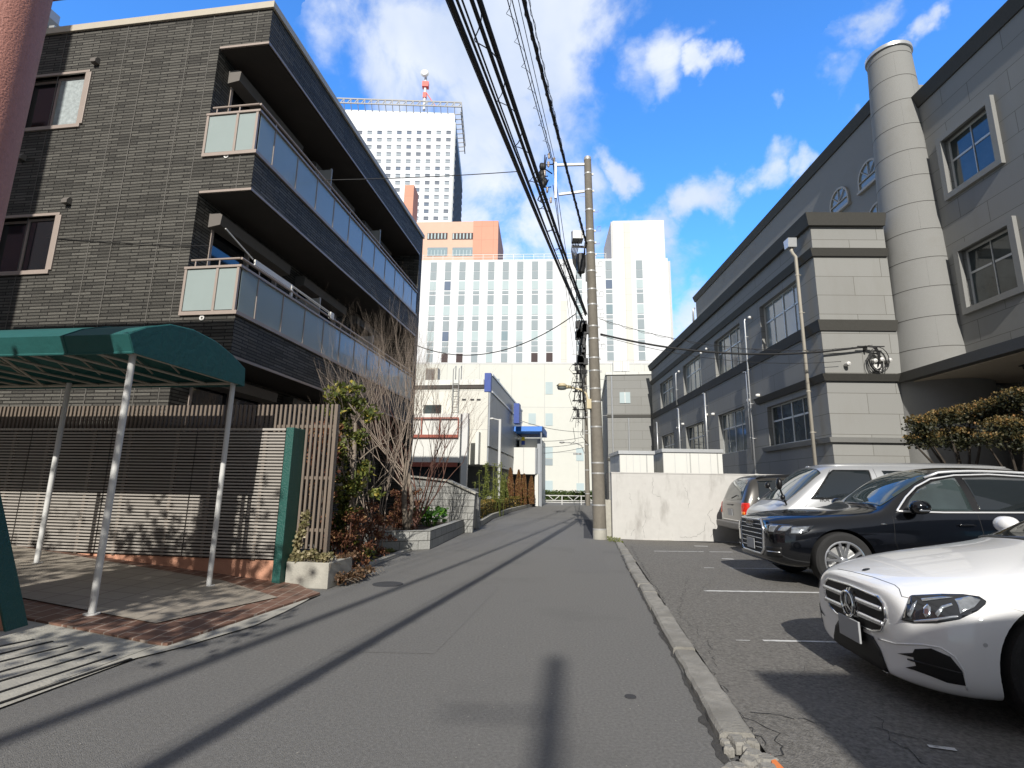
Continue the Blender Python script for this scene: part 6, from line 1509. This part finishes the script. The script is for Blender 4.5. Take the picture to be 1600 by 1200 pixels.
# ---------------- white sedan (closest)
c = Car('white_sedan', 'white sedan with a star emblem grille parked nose-out, nearest car', 2.60, 4.26, radians(-7.5))
secs = [S_(0.03, .17, .50, .55, .24, .60, .45, .56, .60, .42, .685, .25, .705, .712),
        S_(0.06, .15, .58, .67, .23, .70, .45, .66, .62, .50, .72, .28, .742, .752),
        S_(0.17, .13, .66, .80, .20, .82, .45, .78, .64, .60, .76, .30, .79, .80),
        S_(0.34, .12, .72, .875, .19, .89, .46, .855, .68, .66, .81, .33, .84, .852),
        S_(0.58, .13, .74, .905, .20, .915, .48, .89, .73, .69, .86, .34, .895, .908),
        S_(0.90, .15, .74, .915, .22, .925, .52, .905, .78, .71, .91, .35, .95, .965),
        S_(1.22, .16, .74, .91, .23, .925, .55, .90, .83, .72, .955, .36, 1.0, 1.02),
        S_(1.42, .16, .74, .90, .24, .92, .56, .90, .87, .73, .995, .37, 1.05, 1.07),
        S_(1.58, .16, .74, .90, .24, .92, .58, .895, .90, .72, 1.06, .37, 1.13, 1.14),
        S_(2.10, .17, .74, .90, .25, .92, .60, .89, .94, .63, 1.34, .35, 1.41, 1.425),
        S_(2.50, .18, .74, .90, .26, .92, .60, .89, .96, .58, 1.45, .33, 1.50, 1.51),
        S_(3.0, .18, .74, .90, .26, .92, .60, .89, .97, .57, 1.46, .33, 1.52, 1.53),
        S_(3.6, .18, .74, .90, .26, .92, .62, .89, .98, .56, 1.41, .33, 1.48, 1.49),
        S_(4.25, .20, .74, .89, .28, .91, .64, .87, .98, .60, 1.14, .34, 1.19, 1.20),
        S_(4.8, .26, .66, .82, .34, .84, .62, .78, .90, .62, 1.0, .34, 1.03, 1.04),
        S_(4.93, .32, .56, .70, .40, .72, .60, .66, .84, .52, .94, .3, .96, .965)]
c.body(secs, mm['paint_white_car'], [(.79, .345), (3.75, .345)], .39, .92)
P = lambda L_: [(x, y) for x, y in L_]
gril = [(1297, 902), (1299.5, 934), (1312, 953), (1340, 970), (1368, 977), (1380, 975), (1389, 962), (1391.5, 944), (1389, 933), (1381, 926.5), (1355, 917.5), (1321, 907), (1303, 901)]
# both halves of each front feature are laid out in the car's own front view (y, z)
def cpt(u, v): h = c.hit(c.px, u, v); return h
gy = [(-.60, .53), (-.575, .62), (-.50, .655), (0, .668), (.50, .655), (.575, .62), (.60, .53), (.50, .435), (.35, .405), (0, .395), (-.35, .405), (-.50, .435)]
gy = [(y*.76, z) for y, z in gy]
g_ = c.patch('grille', gy, c.front, mm['mesh_black'], .04, .004, .006)
c.trace('grille_surround', gy, c.front, mm['chrome'], .009, .008, True, parent=g_)
for z in (.585, .49):
    for sd_ in (-1, 1): c.patch('grille_bar', [(sd_*.10, z-.017), (sd_*.43, z-.015), (sd_*.43, z+.015), (sd_*.10, z+.019)], c.front, mm['rim_silver'], .03, .016, .016, parent=g_)
e = c.hit(c.front, 0, .535, .03)
b = MB(); R_ = .088
ringp = [(e.x-.012, R_*cos(a), e.z+R_*sin(a)) for a in [2*pi*k/36 for k in range(37)]]; b.tube(ringp, .009, 8)
for k in range(3): a = pi/2+2*pi*k/3; b.prism([(-.014, 0), (0, .085), (.014, 0), (0, -.01)], lambda u, v, w: (e.x-.014+w, u*sin(a)+v*cos(a)if 0 else (u*-sin(a)+v*cos(a)), e.z+(u*cos(a)+v*sin(a))), -.006, .004)
em = b.build('star_emblem', mm['chrome'], g_)
b = MB(); b.lathe([(.001, e.x+.005), (R_, e.x+.005), (R_+.03, e.x+.02)], (0, 0, e.z), 30, 'x'); b.build('emblem_disc', mm['lamp_dark'], g_)
# headlights
hl = [(-.50, .535), (-.515, .60), (-.56, .655), (-.64, .672), (-.74, .672), (-.80, .665)]
hpx = [(1409, 969), (1411, 966), (1422, 933), (1425, 931), (1470, 929), (1505, 929.5), (1530, 933), (1541, 940), (1540, 945), (1528, 955), (1500, 968), (1465, 974), (1430, 974)]
lamp = c.patch('headlight', hpx, c.px, mm['lamp_dark'], 7, .004, .004)
for nm, pl_, mt in (('reflector_fin', [(1419, 962), (1428, 945), (1434, 940), (1433, 944), (1424, 966)], 'lamp_clear'), ('projector', [(1444, 950), (1450, 945), (1455, 950), (1455, 962), (1448, 966), (1443, 960)], 'chrome'),
                    ('projector', [(1461, 960), (1472, 948), (1487, 944), (1489, 947), (1475, 952), (1466, 965)], 'lamp_clear'), ('indicator', [(1492, 938), (1515, 933), (1532, 939), (1522, 950), (1500, 960), (1497, 948)], 'lamp_clear'), ('lamp_rim', [(1428, 970), (1460, 967), (1496, 962), (1498, 965), (1462, 971), (1430, 973)], 'rim_silver'), ('lamp_rim', [(1440, 937), (1470, 934), (1490, 935), (1470, 937.5), (1442, 941)], 'lamp_clear')):
    c.patch(nm, pl_, c.px, mm[mt], 6, .0095, .003, parent=lamp)
mir = []
for u, v in hpx:
    h = cpt(u, v)
    if h: mir.append((-h.y, h.z))
if len(mir) > 4: c.patch('headlight', mir, c.front, mm['lamp_dark'], .04, .004, .004)
# lower intakes and blades
lo = [(-.40, .175), (-.33, .30), (-.25, .365), (.25, .365), (.33, .30), (.40, .175), (.2, .155), (-.2, .155)]
c.patch('lower_intake', lo, c.front, mm['mesh_black'], .04, .003, .003)
c.trace('intake_lip', [(-.34, .158), (-.2, .15), (0, .147), (.2, .15), (.34, .158)], c.front, mm['chrome'], .006, .004)
sc_ = [(1403, 1021), (1427, 1020), (1430, 1014), (1455, 1013), (1485, 1026), (1503, 1048), (1509, 1071), (1480, 1066), (1455, 1056), (1430, 1047), (1416, 1043), (1432, 1040), (1428, 1027)]
i_ = c.patch('side_intake', sc_, c.px, mm['mesh_black'], 3, .003, .003)
c.trace('intake_blade', [(1420, 1030), (1450, 1038), (1504, 1052)], c.px, mm['trim_black'], .006, .006, parent=i_, step=6)
mir = [( -h.y, h.z) for h in (cpt(u, v) for u, v in sc_) if h]
c.patch('side_intake', mir, c.front, mm['mesh_black'], .04, .003, .003)
c.trace('bumper_crease', [(1372, 998), (1400, 1006), (1440, 1007), (1470, 1012), (1492, 1026), (1506, 1048), (1511, 1078)], c.px, mm['paint_white_car'], .006, .0, step=6)
# panel gaps : bonnet front edge and side
pf = [(-.66, .42), (-.635, .30), (-.60, .18), (-.57, .13), (-.40, .10), (0, .085), (.40, .10), (.57, .13), (.60, .18), (.635, .30), (.66, .42)]
c.trace('bonnet_gap', [(1309, 889), (1330, 893), (1365, 902), (1398, 914), (1405, 920), (1409, 932), (1419, 934)], c.px, mm['mesh_black'], .0028, -.0005, step=6)
c.trace('bonnet_gap', [(1541, 926), (1518, 922), (1560, 912), (1600, 903)], c.px, mm['panel_grey'], .002, -.0005, step=6)
c.trace('wing_gap', [(1541, 941), (1570, 948), (1600, 956)], c.px, mm['panel_grey'], .002, -.0005, step=6)
# bonnet badge, number plate, parking sensors
h = c.hit(c.px, 1353.5, 890, .004); b = MB(); b.lathe([(.001, 0), (.026, 0), (.028, -.004)], (0, 0, 0), 20); o = b.build('bonnet_badge', mm['lamp_dark'], c.root); o.location = h; o.rotation_euler = (0, radians(-16), 0)
h0 = c.hit(c.front, 0, .36, 0); b = MB(); b.box(h0.x-.05, h0.x-.035, -.155, .155, .285, .435); o = b.build('number_plate', mm['plate'], c.root, bevel=.004); b = MB(); b.box(h0.x-.035, h0.x+.02, -.12, .12, .30, .42); b.build('plate_bracket', mm['trim_black'], c.root)
h = c.hit(c.px, 1540, 1008, .0); b = MB(); b.lathe([(.001, -.003), (.011, -.003), (.013, 0)], (h.x, h.y, h.z), 14, 'y'); b.build('parking_sensor', mm['panel_grey'], c.root)
# glass
ws = [(1.44, -.66), (1.36, -.35), (1.34, 0), (1.36, .35), (1.44, .66), (1.9, .62), (2.38, .52), (2.42, 0), (2.38, -.52), (1.9, -.62)]
c.patch('windscreen', ws, c.top, mm['car_glass'], .06, .003, .003)
c.trace('screen_edge', [(1.43, -.68), (1.34, -.35), (1.31, 0), (1.34, .35), (1.43, .68)], c.top, mm['trim_black'], .016, .0)
sg = [(1.95, .96), (2.25, 1.16), (2.55, 1.30), (2.9, 1.345), (3.4, 1.33), (3.85, 1.18), (4.05, 1.0), (3.0, .975)]
for mp in (c.side, c.far): c.patch('side_window', sg, mp, mm['car_glass'], .08, .003, .003); c.trace('window_trim', sg, mp, mm['chrome'], .006, .004, True)
for sd_ in (-1, 1):
    mo = c.blob('door_mirror', (1.88, sd_*1.0, 1.10), .085, .115, .075, mm['paint_white_car']); c.patch('door_gap', [(1.66, .3), (1.665, .3), (1.665, .9), (1.66, .9)], c.side if sd_ < 0 else c.far, mm['mesh_black'], .05, .001, .001)
for x in (.79, 3.75):
    for sd_ in (-1, 1): c.wheel(x, sd_*.79, .345, .345, .24, .235, 'double', sd_, 'steel')
b = MB(); b.box(.5, 4.4, -.7, .7, .2, .3); b.build('underbody', mm['mesh_black'], c.root)
# ---------------- black SUV
c = Car('black_suv', 'glossy black SUV with chrome window line and twin-spoke wheels behind the white sedan', 3.93, 8.88, radians(-5))
secs = [S_(0.02, .36, .52, .62, .42, .68, .60, .64, .80, .50, .925, .28, .95, .955),
        S_(0.08, .31, .62, .74, .38, .79, .60, .76, .80, .58, .96, .30, .985, .99),
        S_(0.24, .26, .70, .86, .34, .89, .60, .86, .83, .66, 1.0, .33, 1.025, 1.032),
        S_(0.50, .24, .76, .93, .33, .95, .62, .92, .88, .72, 1.03, .36, 1.06, 1.07),
        S_(0.95, .25, .80, .965, .35, .98, .66, .955, .95, .77, 1.07, .38, 1.10, 1.11),
        S_(1.40, .26, .80, .96, .36, .98, .68, .955, 1.0, .79, 1.10, .39, 1.14, 1.15),
        S_(1.62, .26, .80, .955, .36, .98, .70, .955, 1.03, .80, 1.14, .39, 1.20, 1.21),
        S_(1.85, .26, .80, .955, .36, .98, .70, .95, 1.06, .77, 1.29, .38, 1.36, 1.375),
        S_(2.25, .26, .80, .955, .36, .98, .70, .95, 1.08, .71, 1.57, .37, 1.64, 1.66),
        S_(2.65, .26, .80, .955, .36, .98, .70, .95, 1.09, .68, 1.69, .36, 1.76, 1.78),
        S_(3.2, .26, .80, .955, .36, .98, .70, .95, 1.10, .67, 1.71, .36, 1.785, 1.80),
        S_(4.0, .26, .80, .955, .36, .98, .72, .95, 1.11, .66, 1.68, .36, 1.755, 1.77),
        S_(4.6, .28, .78, .94, .38, .965, .74, .93, 1.12, .65, 1.60, .35, 1.66, 1.67),
        S_(4.95, .34, .74, .88, .44, .90, .74, .86, 1.10, .64, 1.36, .34, 1.40, 1.41),
        S_(5.05, .42, .64, .78, .5, .80, .74, .76, 1.04, .6, 1.18, .3, 1.2, 1.2)]
c.body(secs, mm['paint_black_car'], [(.95, .40), (3.95, .40)], .45, .98)
gy = [(-.42, .93), (-.50, .80), (-.47, .50), (-.38, .42), (.38, .42), (.47, .50), (.50, .80), (.42, .93)]
g_ = c.patch('grille', gy, c.front, mm['mesh_black'], .05, .003, .004); c.trace('grille_surround', gy, c.front, mm['rim_silver'], .02, .006, True, parent=g_)
for z in (.86, .79, .72, .65, .58, .51): c.trace('grille_bar', [(-.46, z), (.46, z)], c.front, mm['rim_silver'], .008, .01, parent=g_)
h = c.hit(c.front, 0, .87, .02); b = MB()
for k in range(4): b.tube([(h.x, -.105+.07*k+.045*cos(a), h.z+.045*sin(a)) for a in [2*pi*i/20 for i in range(21)]], .005, 6)
b.build('ring_emblem', mm['chrome'], g_)
b = MB(); b.box(h.x-.01, h.x+.0, -.165, .165, .47, .63); b.build('number_plate', mm['plate'], c.root, bevel=.004)
for sd_ in (-1, 1):
    lp_ = [(sd_*.52, .86), (sd_*.53, .76), (sd_*.66, .73), (sd_*.80, .75), (sd_*.86, .84), (sd_*.84, .88), (sd_*.66, .885)]
    hl_ = c.patch('headlight', lp_, c.front, mm['lamp_dark'], .04, .003, .004)
    for ya, yb, za, zb3 in ((.55, .63, .78, .86), (.66, .74, .77, .865), (.77, .83, .79, .86)): c.patch('lamp_unit', [(sd_*ya, za), (sd_*yb, za), (sd_*yb, zb3), (sd_*ya, zb3)], c.front, mm['lamp_clear'], .03, .009, .004, parent=hl_)
    c.patch('side_intake', [(sd_*.54, .40), (sd_*.80, .42), (sd_*.82, .56), (sd_*.56, .55)], c.front, mm['mesh_black'], .04, .003, .003); c.trace('intake_trim', [(sd_*.56, .48), (sd_*.80, .49)], c.front, mm['rim_silver'], .008, .006)
hs = [(.25, .745), (.30, .86), (.50, .875), (.62, .885), (.52, .80), (.40, .75)]
o = c.patch('headlight', hs, c.side, mm['lamp_dark'], .04, .003, .004); c.patch('lamp_unit', [(.28, .765), (.31, .845), (.48, .865), (.54, .865), (.46, .79), (.38, .765)], c.side, mm['lamp_clear'], .04, .008, .004, parent=o)
for mp, sd_ in ((c.side, -1), (c.far, 1)):
    w1 = [(1.90, 1.13), (2.02, 1.27), (2.20, 1.42), (2.45, 1.54), (2.72, 1.60), (2.78, 1.60), (2.80, 1.13)]
    w2 = [(2.90, 1.13), (2.88, 1.605), (3.3, 1.62), (3.80, 1.60), (3.86, 1.15)]
    w3 = [(3.95, 1.16), (3.90, 1.59), (4.25, 1.56), (4.62, 1.44), (4.70, 1.20)]
    c.patch('pillar_trim', [(1.78, 1.11), (2.0, 1.30), (2.20, 1.45), (2.45, 1.57), (2.8, 1.63), (3.3, 1.65), (4.25, 1.6), (4.72, 1.45), (4.78, 1.14)], mp, mm['trim_black'], .08, .002, .001)
    for w_, mt in ((w1, 'car_glass_clear'), (w2, 'car_glass'), (w3, 'car_glass')): c.patch('side_window', w_, mp, mm[mt], .08, .006, .003)
    c.trace('window_chrome', [(1.78, 1.11), (2.0, 1.31), (2.20, 1.46), (2.45, 1.58), (2.8, 1.64), (3.3, 1.66), (4.25, 1.61), (4.74, 1.45), (4.80, 1.14), (3.6, 1.125), (2.4, 1.105)], mp, mm['bright_trim'], .014, .010, True)
    mo = c.blob('door_mirror', (1.98, sd_*1.08, 1.18), .14, .12, .10, mm['paint_black_car']); b = MB(); b.box(1.96, 2.02, sd_*.94, sd_*1.02, 1.08, 1.12); b.build('mirror_arm', mm['trim_black'], mo); b = MB(); b.box(1.90, 2.04, sd_*1.19, sd_*1.20, 1.13, 1.145); b.build('mirror_indicator', mm['rim_silver'], mo)
    for x in (2.84,): c.trace('door_gap', [(x, .40), (x+.02, .8), (x+.01, 1.1)], mp, mm['mesh_black'], .004, -.001)
    c.trace('door_gap', [(1.72, .5), (1.66, .7), (1.70, 1.08)], mp, mm['mesh_black'], .003, -.001)
    for x in (2.55, 3.55): hd_ = c.patch('door_handle', [(x, .92), (x+.20, .93), (x+.20, .955), (x, .945)], mp, mm['paint_black_car'], .05, .03, .02)
    b = MB(); p0 = c.hit(c.top, 2.45, sd_*.58, .02); P_ = [c.hit(c.top, 2.4+.2*i, sd_*(.60-.0*i), .05 if 0 < i < 11 else .01) for i in range(12)]; b.tube([q for q in P_ if q is not None], .018, 8); b.build('roof_rail', mm['bright_trim'], c.root, smooth=True)
    for x in (.95, 3.95): c.wheel(x, sd_*.85, .40, .405, .28, .285, 'double', sd_)
    c.trace('sill_strip', [(1.45, .40), (3.45, .42)], mp, mm['trim_black'], .012, .002)
    c.trace('badge', [(1.52, .93), (1.585, .93)], mp, mm['lamp_red'] if 0 else mm['chrome'], .008, .004)
ws = [(1.66, -.70), (1.60, -.3), (1.58, 0), (1.60, .3), (1.66, .70), (2.1, .66), (2.48, .58), (2.52, 0), (2.48, -.58), (2.1, -.66)]
c.patch('windscreen', ws, c.top, mm['car_glass_clear'], .07, .003, .003)
b = MB(); b.tube([(1.60, -.5, 1.19), (1.66, -.1, 1.235)], .008, 5); b.tube([(1.58, .05, 1.20), (1.66, .45, 1.235)], .008, 5); b.build('wipers', mm['trim_black'], c.root)
b = MB(); b.box(.5, 4.6, -.74, .74, .26, .4); b.build('underbody', mm['mesh_black'], c.root)
c.trace('bonnet_gap', [(.16, -.70), (.30, -.76), (.9, -.83), (1.5, -.86)], c.top, mm['mesh_black'], .003, -.001)
# ---------------- silver white van
c = Car('silver_van', 'silver white high-roof passenger van parked behind the black SUV', 5.12, 11.3, radians(-5))
secs = [S_(0.02, .40, .60, .66, .46, .70, .62, .68, .80, .58, .95, .30, .97, .975),
        S_(0.08, .34, .68, .76, .42, .80, .62, .78, .82, .66, 1.02, .33, 1.05, 1.06),
        S_(0.22, .28, .74, .82, .38, .85, .62, .84, .88, .72, 1.10, .35, 1.14, 1.15),
        S_(0.42, .26, .76, .845, .36, .865, .64, .86, .98, .76, 1.20, .36, 1.26, 1.27),
        S_(0.75, .26, .76, .85, .36, .87, .66, .865, 1.02, .75, 1.50, .36, 1.56, 1.57),
        S_(1.10, .26, .76, .85, .36, .87, .66, .865, 1.04, .73, 1.80, .36, 1.86, 1.87),
        S_(1.40, .26, .76, .85, .36, .87, .66, .865, 1.05, .73, 1.90, .36, 1.955, 1.965),
        S_(2.2, .26, .76, .85, .36, .87, .66, .865, 1.05, .74, 1.93, .36, 1.985, 1.995),
        S_(3.6, .26, .76, .85, .36, .87, .66, .865, 1.05, .74, 1.93, .36, 1.985, 1.995),
        S_(4.5, .26, .76, .85, .36, .87, .66, .865, 1.05, .74, 1.91, .36, 1.965, 1.975),
        S_(4.76, .28, .74, .83, .38, .85, .66, .84, 1.05, .72, 1.86, .36, 1.90, 1.91),
        S_(4.84, .32, .70, .80, .40, .82, .66, .81, 1.05, .70, 1.76, .34, 1.80, 1.80)]
c.body(secs, mm['paint_silver_car'], [(.95, .33), (3.52, .33)], .37, .87)
for mp, sd_ in ((c.side, -1), (c.far, 1)):
    fw = [(.80, 1.24), (.92, 1.36), (1.24, 1.74), (1.34, 1.80), (1.98, 1.80), (1.98, 1.27)]
    c.patch('front_window', fw, mp, mm['car_glass'], .08, .004, .003); c.trace('window_seal', fw, mp, mm['trim_black'], .012, .004, True)
    rw_ = [(2.22, 1.80), (2.34, 1.28), (3.3, 1.28), (3.3, 1.80)]; c.patch('rear_window', rw_, mp, mm['car_glass'], .08, .004, .003)
    rw2 = [(3.34, 1.80), (3.34, 1.28), (4.55, 1.30), (4.62, 1.78)]; c.patch('rear_window', rw2, mp, mm['car_glass'], .08, .004, .003)
    c.trace('door_gap', [(2.10, .4), (2.12, 1.1), (2.08, 1.84)], mp, mm['mesh_black'], .004, -.001); c.trace('door_gap', [(.62, .95), (.66, 1.08), (1.28, 1.80)], mp, mm['mesh_black'], .004, -.001)
    mq = c.at_y(1217, 756, -1.0) if sd_ < 0 else c.at_y(1199, 758, .95)
    mo = c.blob('door_mirror', tuple(mq), .055, .08, .115 if sd_ < 0 else .07, mm['trim_black']); b = MB(); b.tube([(.34, sd_*.78, 1.12), (mq.x+.06, sd_*.9, mq.z-.12), tuple(mq)], .018, 6); b.build('mirror_arm', mm['trim_black'], mo)
    for x in (.95, 3.52): c.wheel(x, sd_*.75, .33, .33, .2, .2, 'single', sd_)
    o = c.patch('headlight', [(.10, .78), (.10, .92), (.36, .97), (.42, .84), (.30, .76)], mp, mm['lamp_clear'], .05, .003, .004)
    c.trace('drip_rail', [(1.2, 1.90), (4.7, 1.90)], mp, mm['alu'], .012, .004)
mo = c.blob('fender_mirror', tuple(c.at_y(1223, 777, -.86)), .045, .05, .055, mm['trim_black'])
ws = [(.36, -.66), (.30, 0), (.36, .66), (.75, .66), (1.10, .62), (1.12, 0), (1.10, -.62), (.75, -.66)]
c.patch('windscreen', ws, c.top, mm['car_glass_clear'], .06, .003, .003); c.trace('screen_edge', ws, c.top, mm['trim_black'], .012, .003, True)
c.trace('wiper', [(.36, -.55), (.46, -.1)], c.top, mm['trim_black'], .008, .02)
g_ = c.patch('grille', [(-.45, .80), (-.45, .90), (.45, .90), (.45, .80)], c.front, mm['mesh_black'], .05, .003, .003)
c.trace('grille_bar', [(-.44, .85), (.44, .85)], c.front, mm['chrome'], .012, .006, parent=g_)
h = c.hit(c.front, 0, .86, .01); b = MB(); b.lathe([(.001, h.x-.01), (.06, h.x-.01), (.07, h.x)], (0, 0, h.z), 18, 'x'); b.build('round_emblem', mm['chrome'], g_)
tx = textmesh('IRA', .12, mm['trim_black'], 'lettering', c.root, .001); h = c.hit(c.px, 1288, 781, .010); tx.location = h; tx.rotation_euler = (radians(90), 0, 0)
b = MB(); b.box(.4, 4.6, -.7, .7, .26, .4); b.build('underbody', mm['mesh_black'], c.root)
# ---------------- dark grey SUV seen from behind (local x = 0 is its tail)
c = Car('grey_suv', 'bronze grey SUV seen from behind with red tail light, parked against the concrete wall', 5.72, 14.05, radians(-4.0))
secs = [S_(0.02, .42, .62, .74, .50, .78, .70, .76, .95, .66, 1.06, .34, 1.08, 1.085),
        S_(0.07, .38, .70, .84, .47, .87, .70, .85, .98, .78, 1.10, .40, 1.14, 1.15),
        S_(0.15, .34, .76, .90, .45, .92, .70, .90, 1.02, .80, 1.30, .40, 1.36, 1.37),
        S_(0.30, .32, .78, .92, .44, .935, .70, .92, 1.04, .74, 1.64, .38, 1.69, 1.70),
        S_(0.50, .32, .78, .92, .44, .935, .70, .92, 1.05, .71, 1.72, .36, 1.775, 1.785),
        S_(1.5, .32, .78, .92, .44, .935, .70, .92, 1.05, .71, 1.74, .36, 1.80, 1.81),
        S_(2.6, .32, .78, .92, .44, .935, .70, .92, 1.04, .71, 1.72, .36, 1.775, 1.785),
        S_(3.3, .32, .78, .92, .44, .935, .70, .92, 1.03, .80, 1.18, .4, 1.24, 1.25),
        S_(4.4, .34, .76, .90, .46, .92, .70, .90, .98, .76, 1.02, .38, 1.05, 1.06),
        S_(4.75, .42, .6, .72, .5, .76, .7, .74, .9, .62, .96, .3, .98, .98)]
c.body(secs, mm['paint_grey_car'], [(1.0, .38), (3.85, .38)], .43, .93)
c.patch('rear_window', [(-.66, 1.16), (-.60, 1.60), (0, 1.64), (.60, 1.60), (.66, 1.16), (0, 1.13)], c.front, mm['car_glass_clear'], .05, .004, .003)
for mp, sd_ in ((c.side, -1), (c.far, 1)):
    c.patch('side_window', [(.42, 1.14), (.50, 1.62), (1.3, 1.66), (1.3, 1.12)], mp, mm['car_glass'], .07, .004, .003); c.patch('side_window', [(1.38, 1.12), (1.38, 1.66), (2.5, 1.64), (3.0, 1.16)], mp, mm['car_glass'], .07, .004, .003)
    for x in (1.0, 3.85): c.wheel(x, sd_*.80, .38, .38, .25, .24, 'single', sd_)
    b = MB(); P_ = [c.hit(c.top, .5+.25*i, sd_*.6, .07 if 0 < i < 8 else .01) for i in range(9)]; b.tube([q for q in P_ if q is not None], .022, 8); b.build('roof_rail', mm['trim_black'], c.root, smooth=True)
    tl = c.patch('tail_light', [(sd_*.74, .80), (sd_*.88, .80), (sd_*.86, 1.08), (sd_*.74, 1.08)], c.front, mm['lamp_red'], .03, .006, .006); c.patch('reverse_lamp', [(sd_*.76, .80), (sd_*.86, .80), (sd_*.86, .87), (sd_*.76, .87)], c.front, mm['lamp_amber'], .03, .013, .004, parent=tl)
    c.patch('tail_light', [(.04, .80), (.17, .80), (.20, 1.08), (.08, 1.08)], mp, mm['lamp_red'], .03, .006, .006)
b = MB(); b.box(-.10, .12, -.86, .86, .44, .60); b.build('rear_bumper', mm['bumper_grey'], c.root, bevel=.03)
c.trace('chrome_strip', [(-.6, .64), (.6, .64)], c.front, mm['chrome'], .015, .006); c.trace('tailgate_handle', [(-.2, 1.02), (.2, 1.02)], c.front, mm['trim_black'], .02, .006)
c.trace('wiper', [(0, 1.18), (-.3, 1.26), (-.42, 1.24)], c.front, mm['trim_black'], .01, .015)
h = c.hit(c.front, 0, .8, .006); b = MB(); b.box(h.x-.012, h.x, -.165, .165, .75, .915); b.build('number_plate', mm['plate'], c.root)
b = MB(); b.box(.4, 4.4, -.74, .74, .34, .45); b.build('underbody', mm['mesh_black'], c.root)
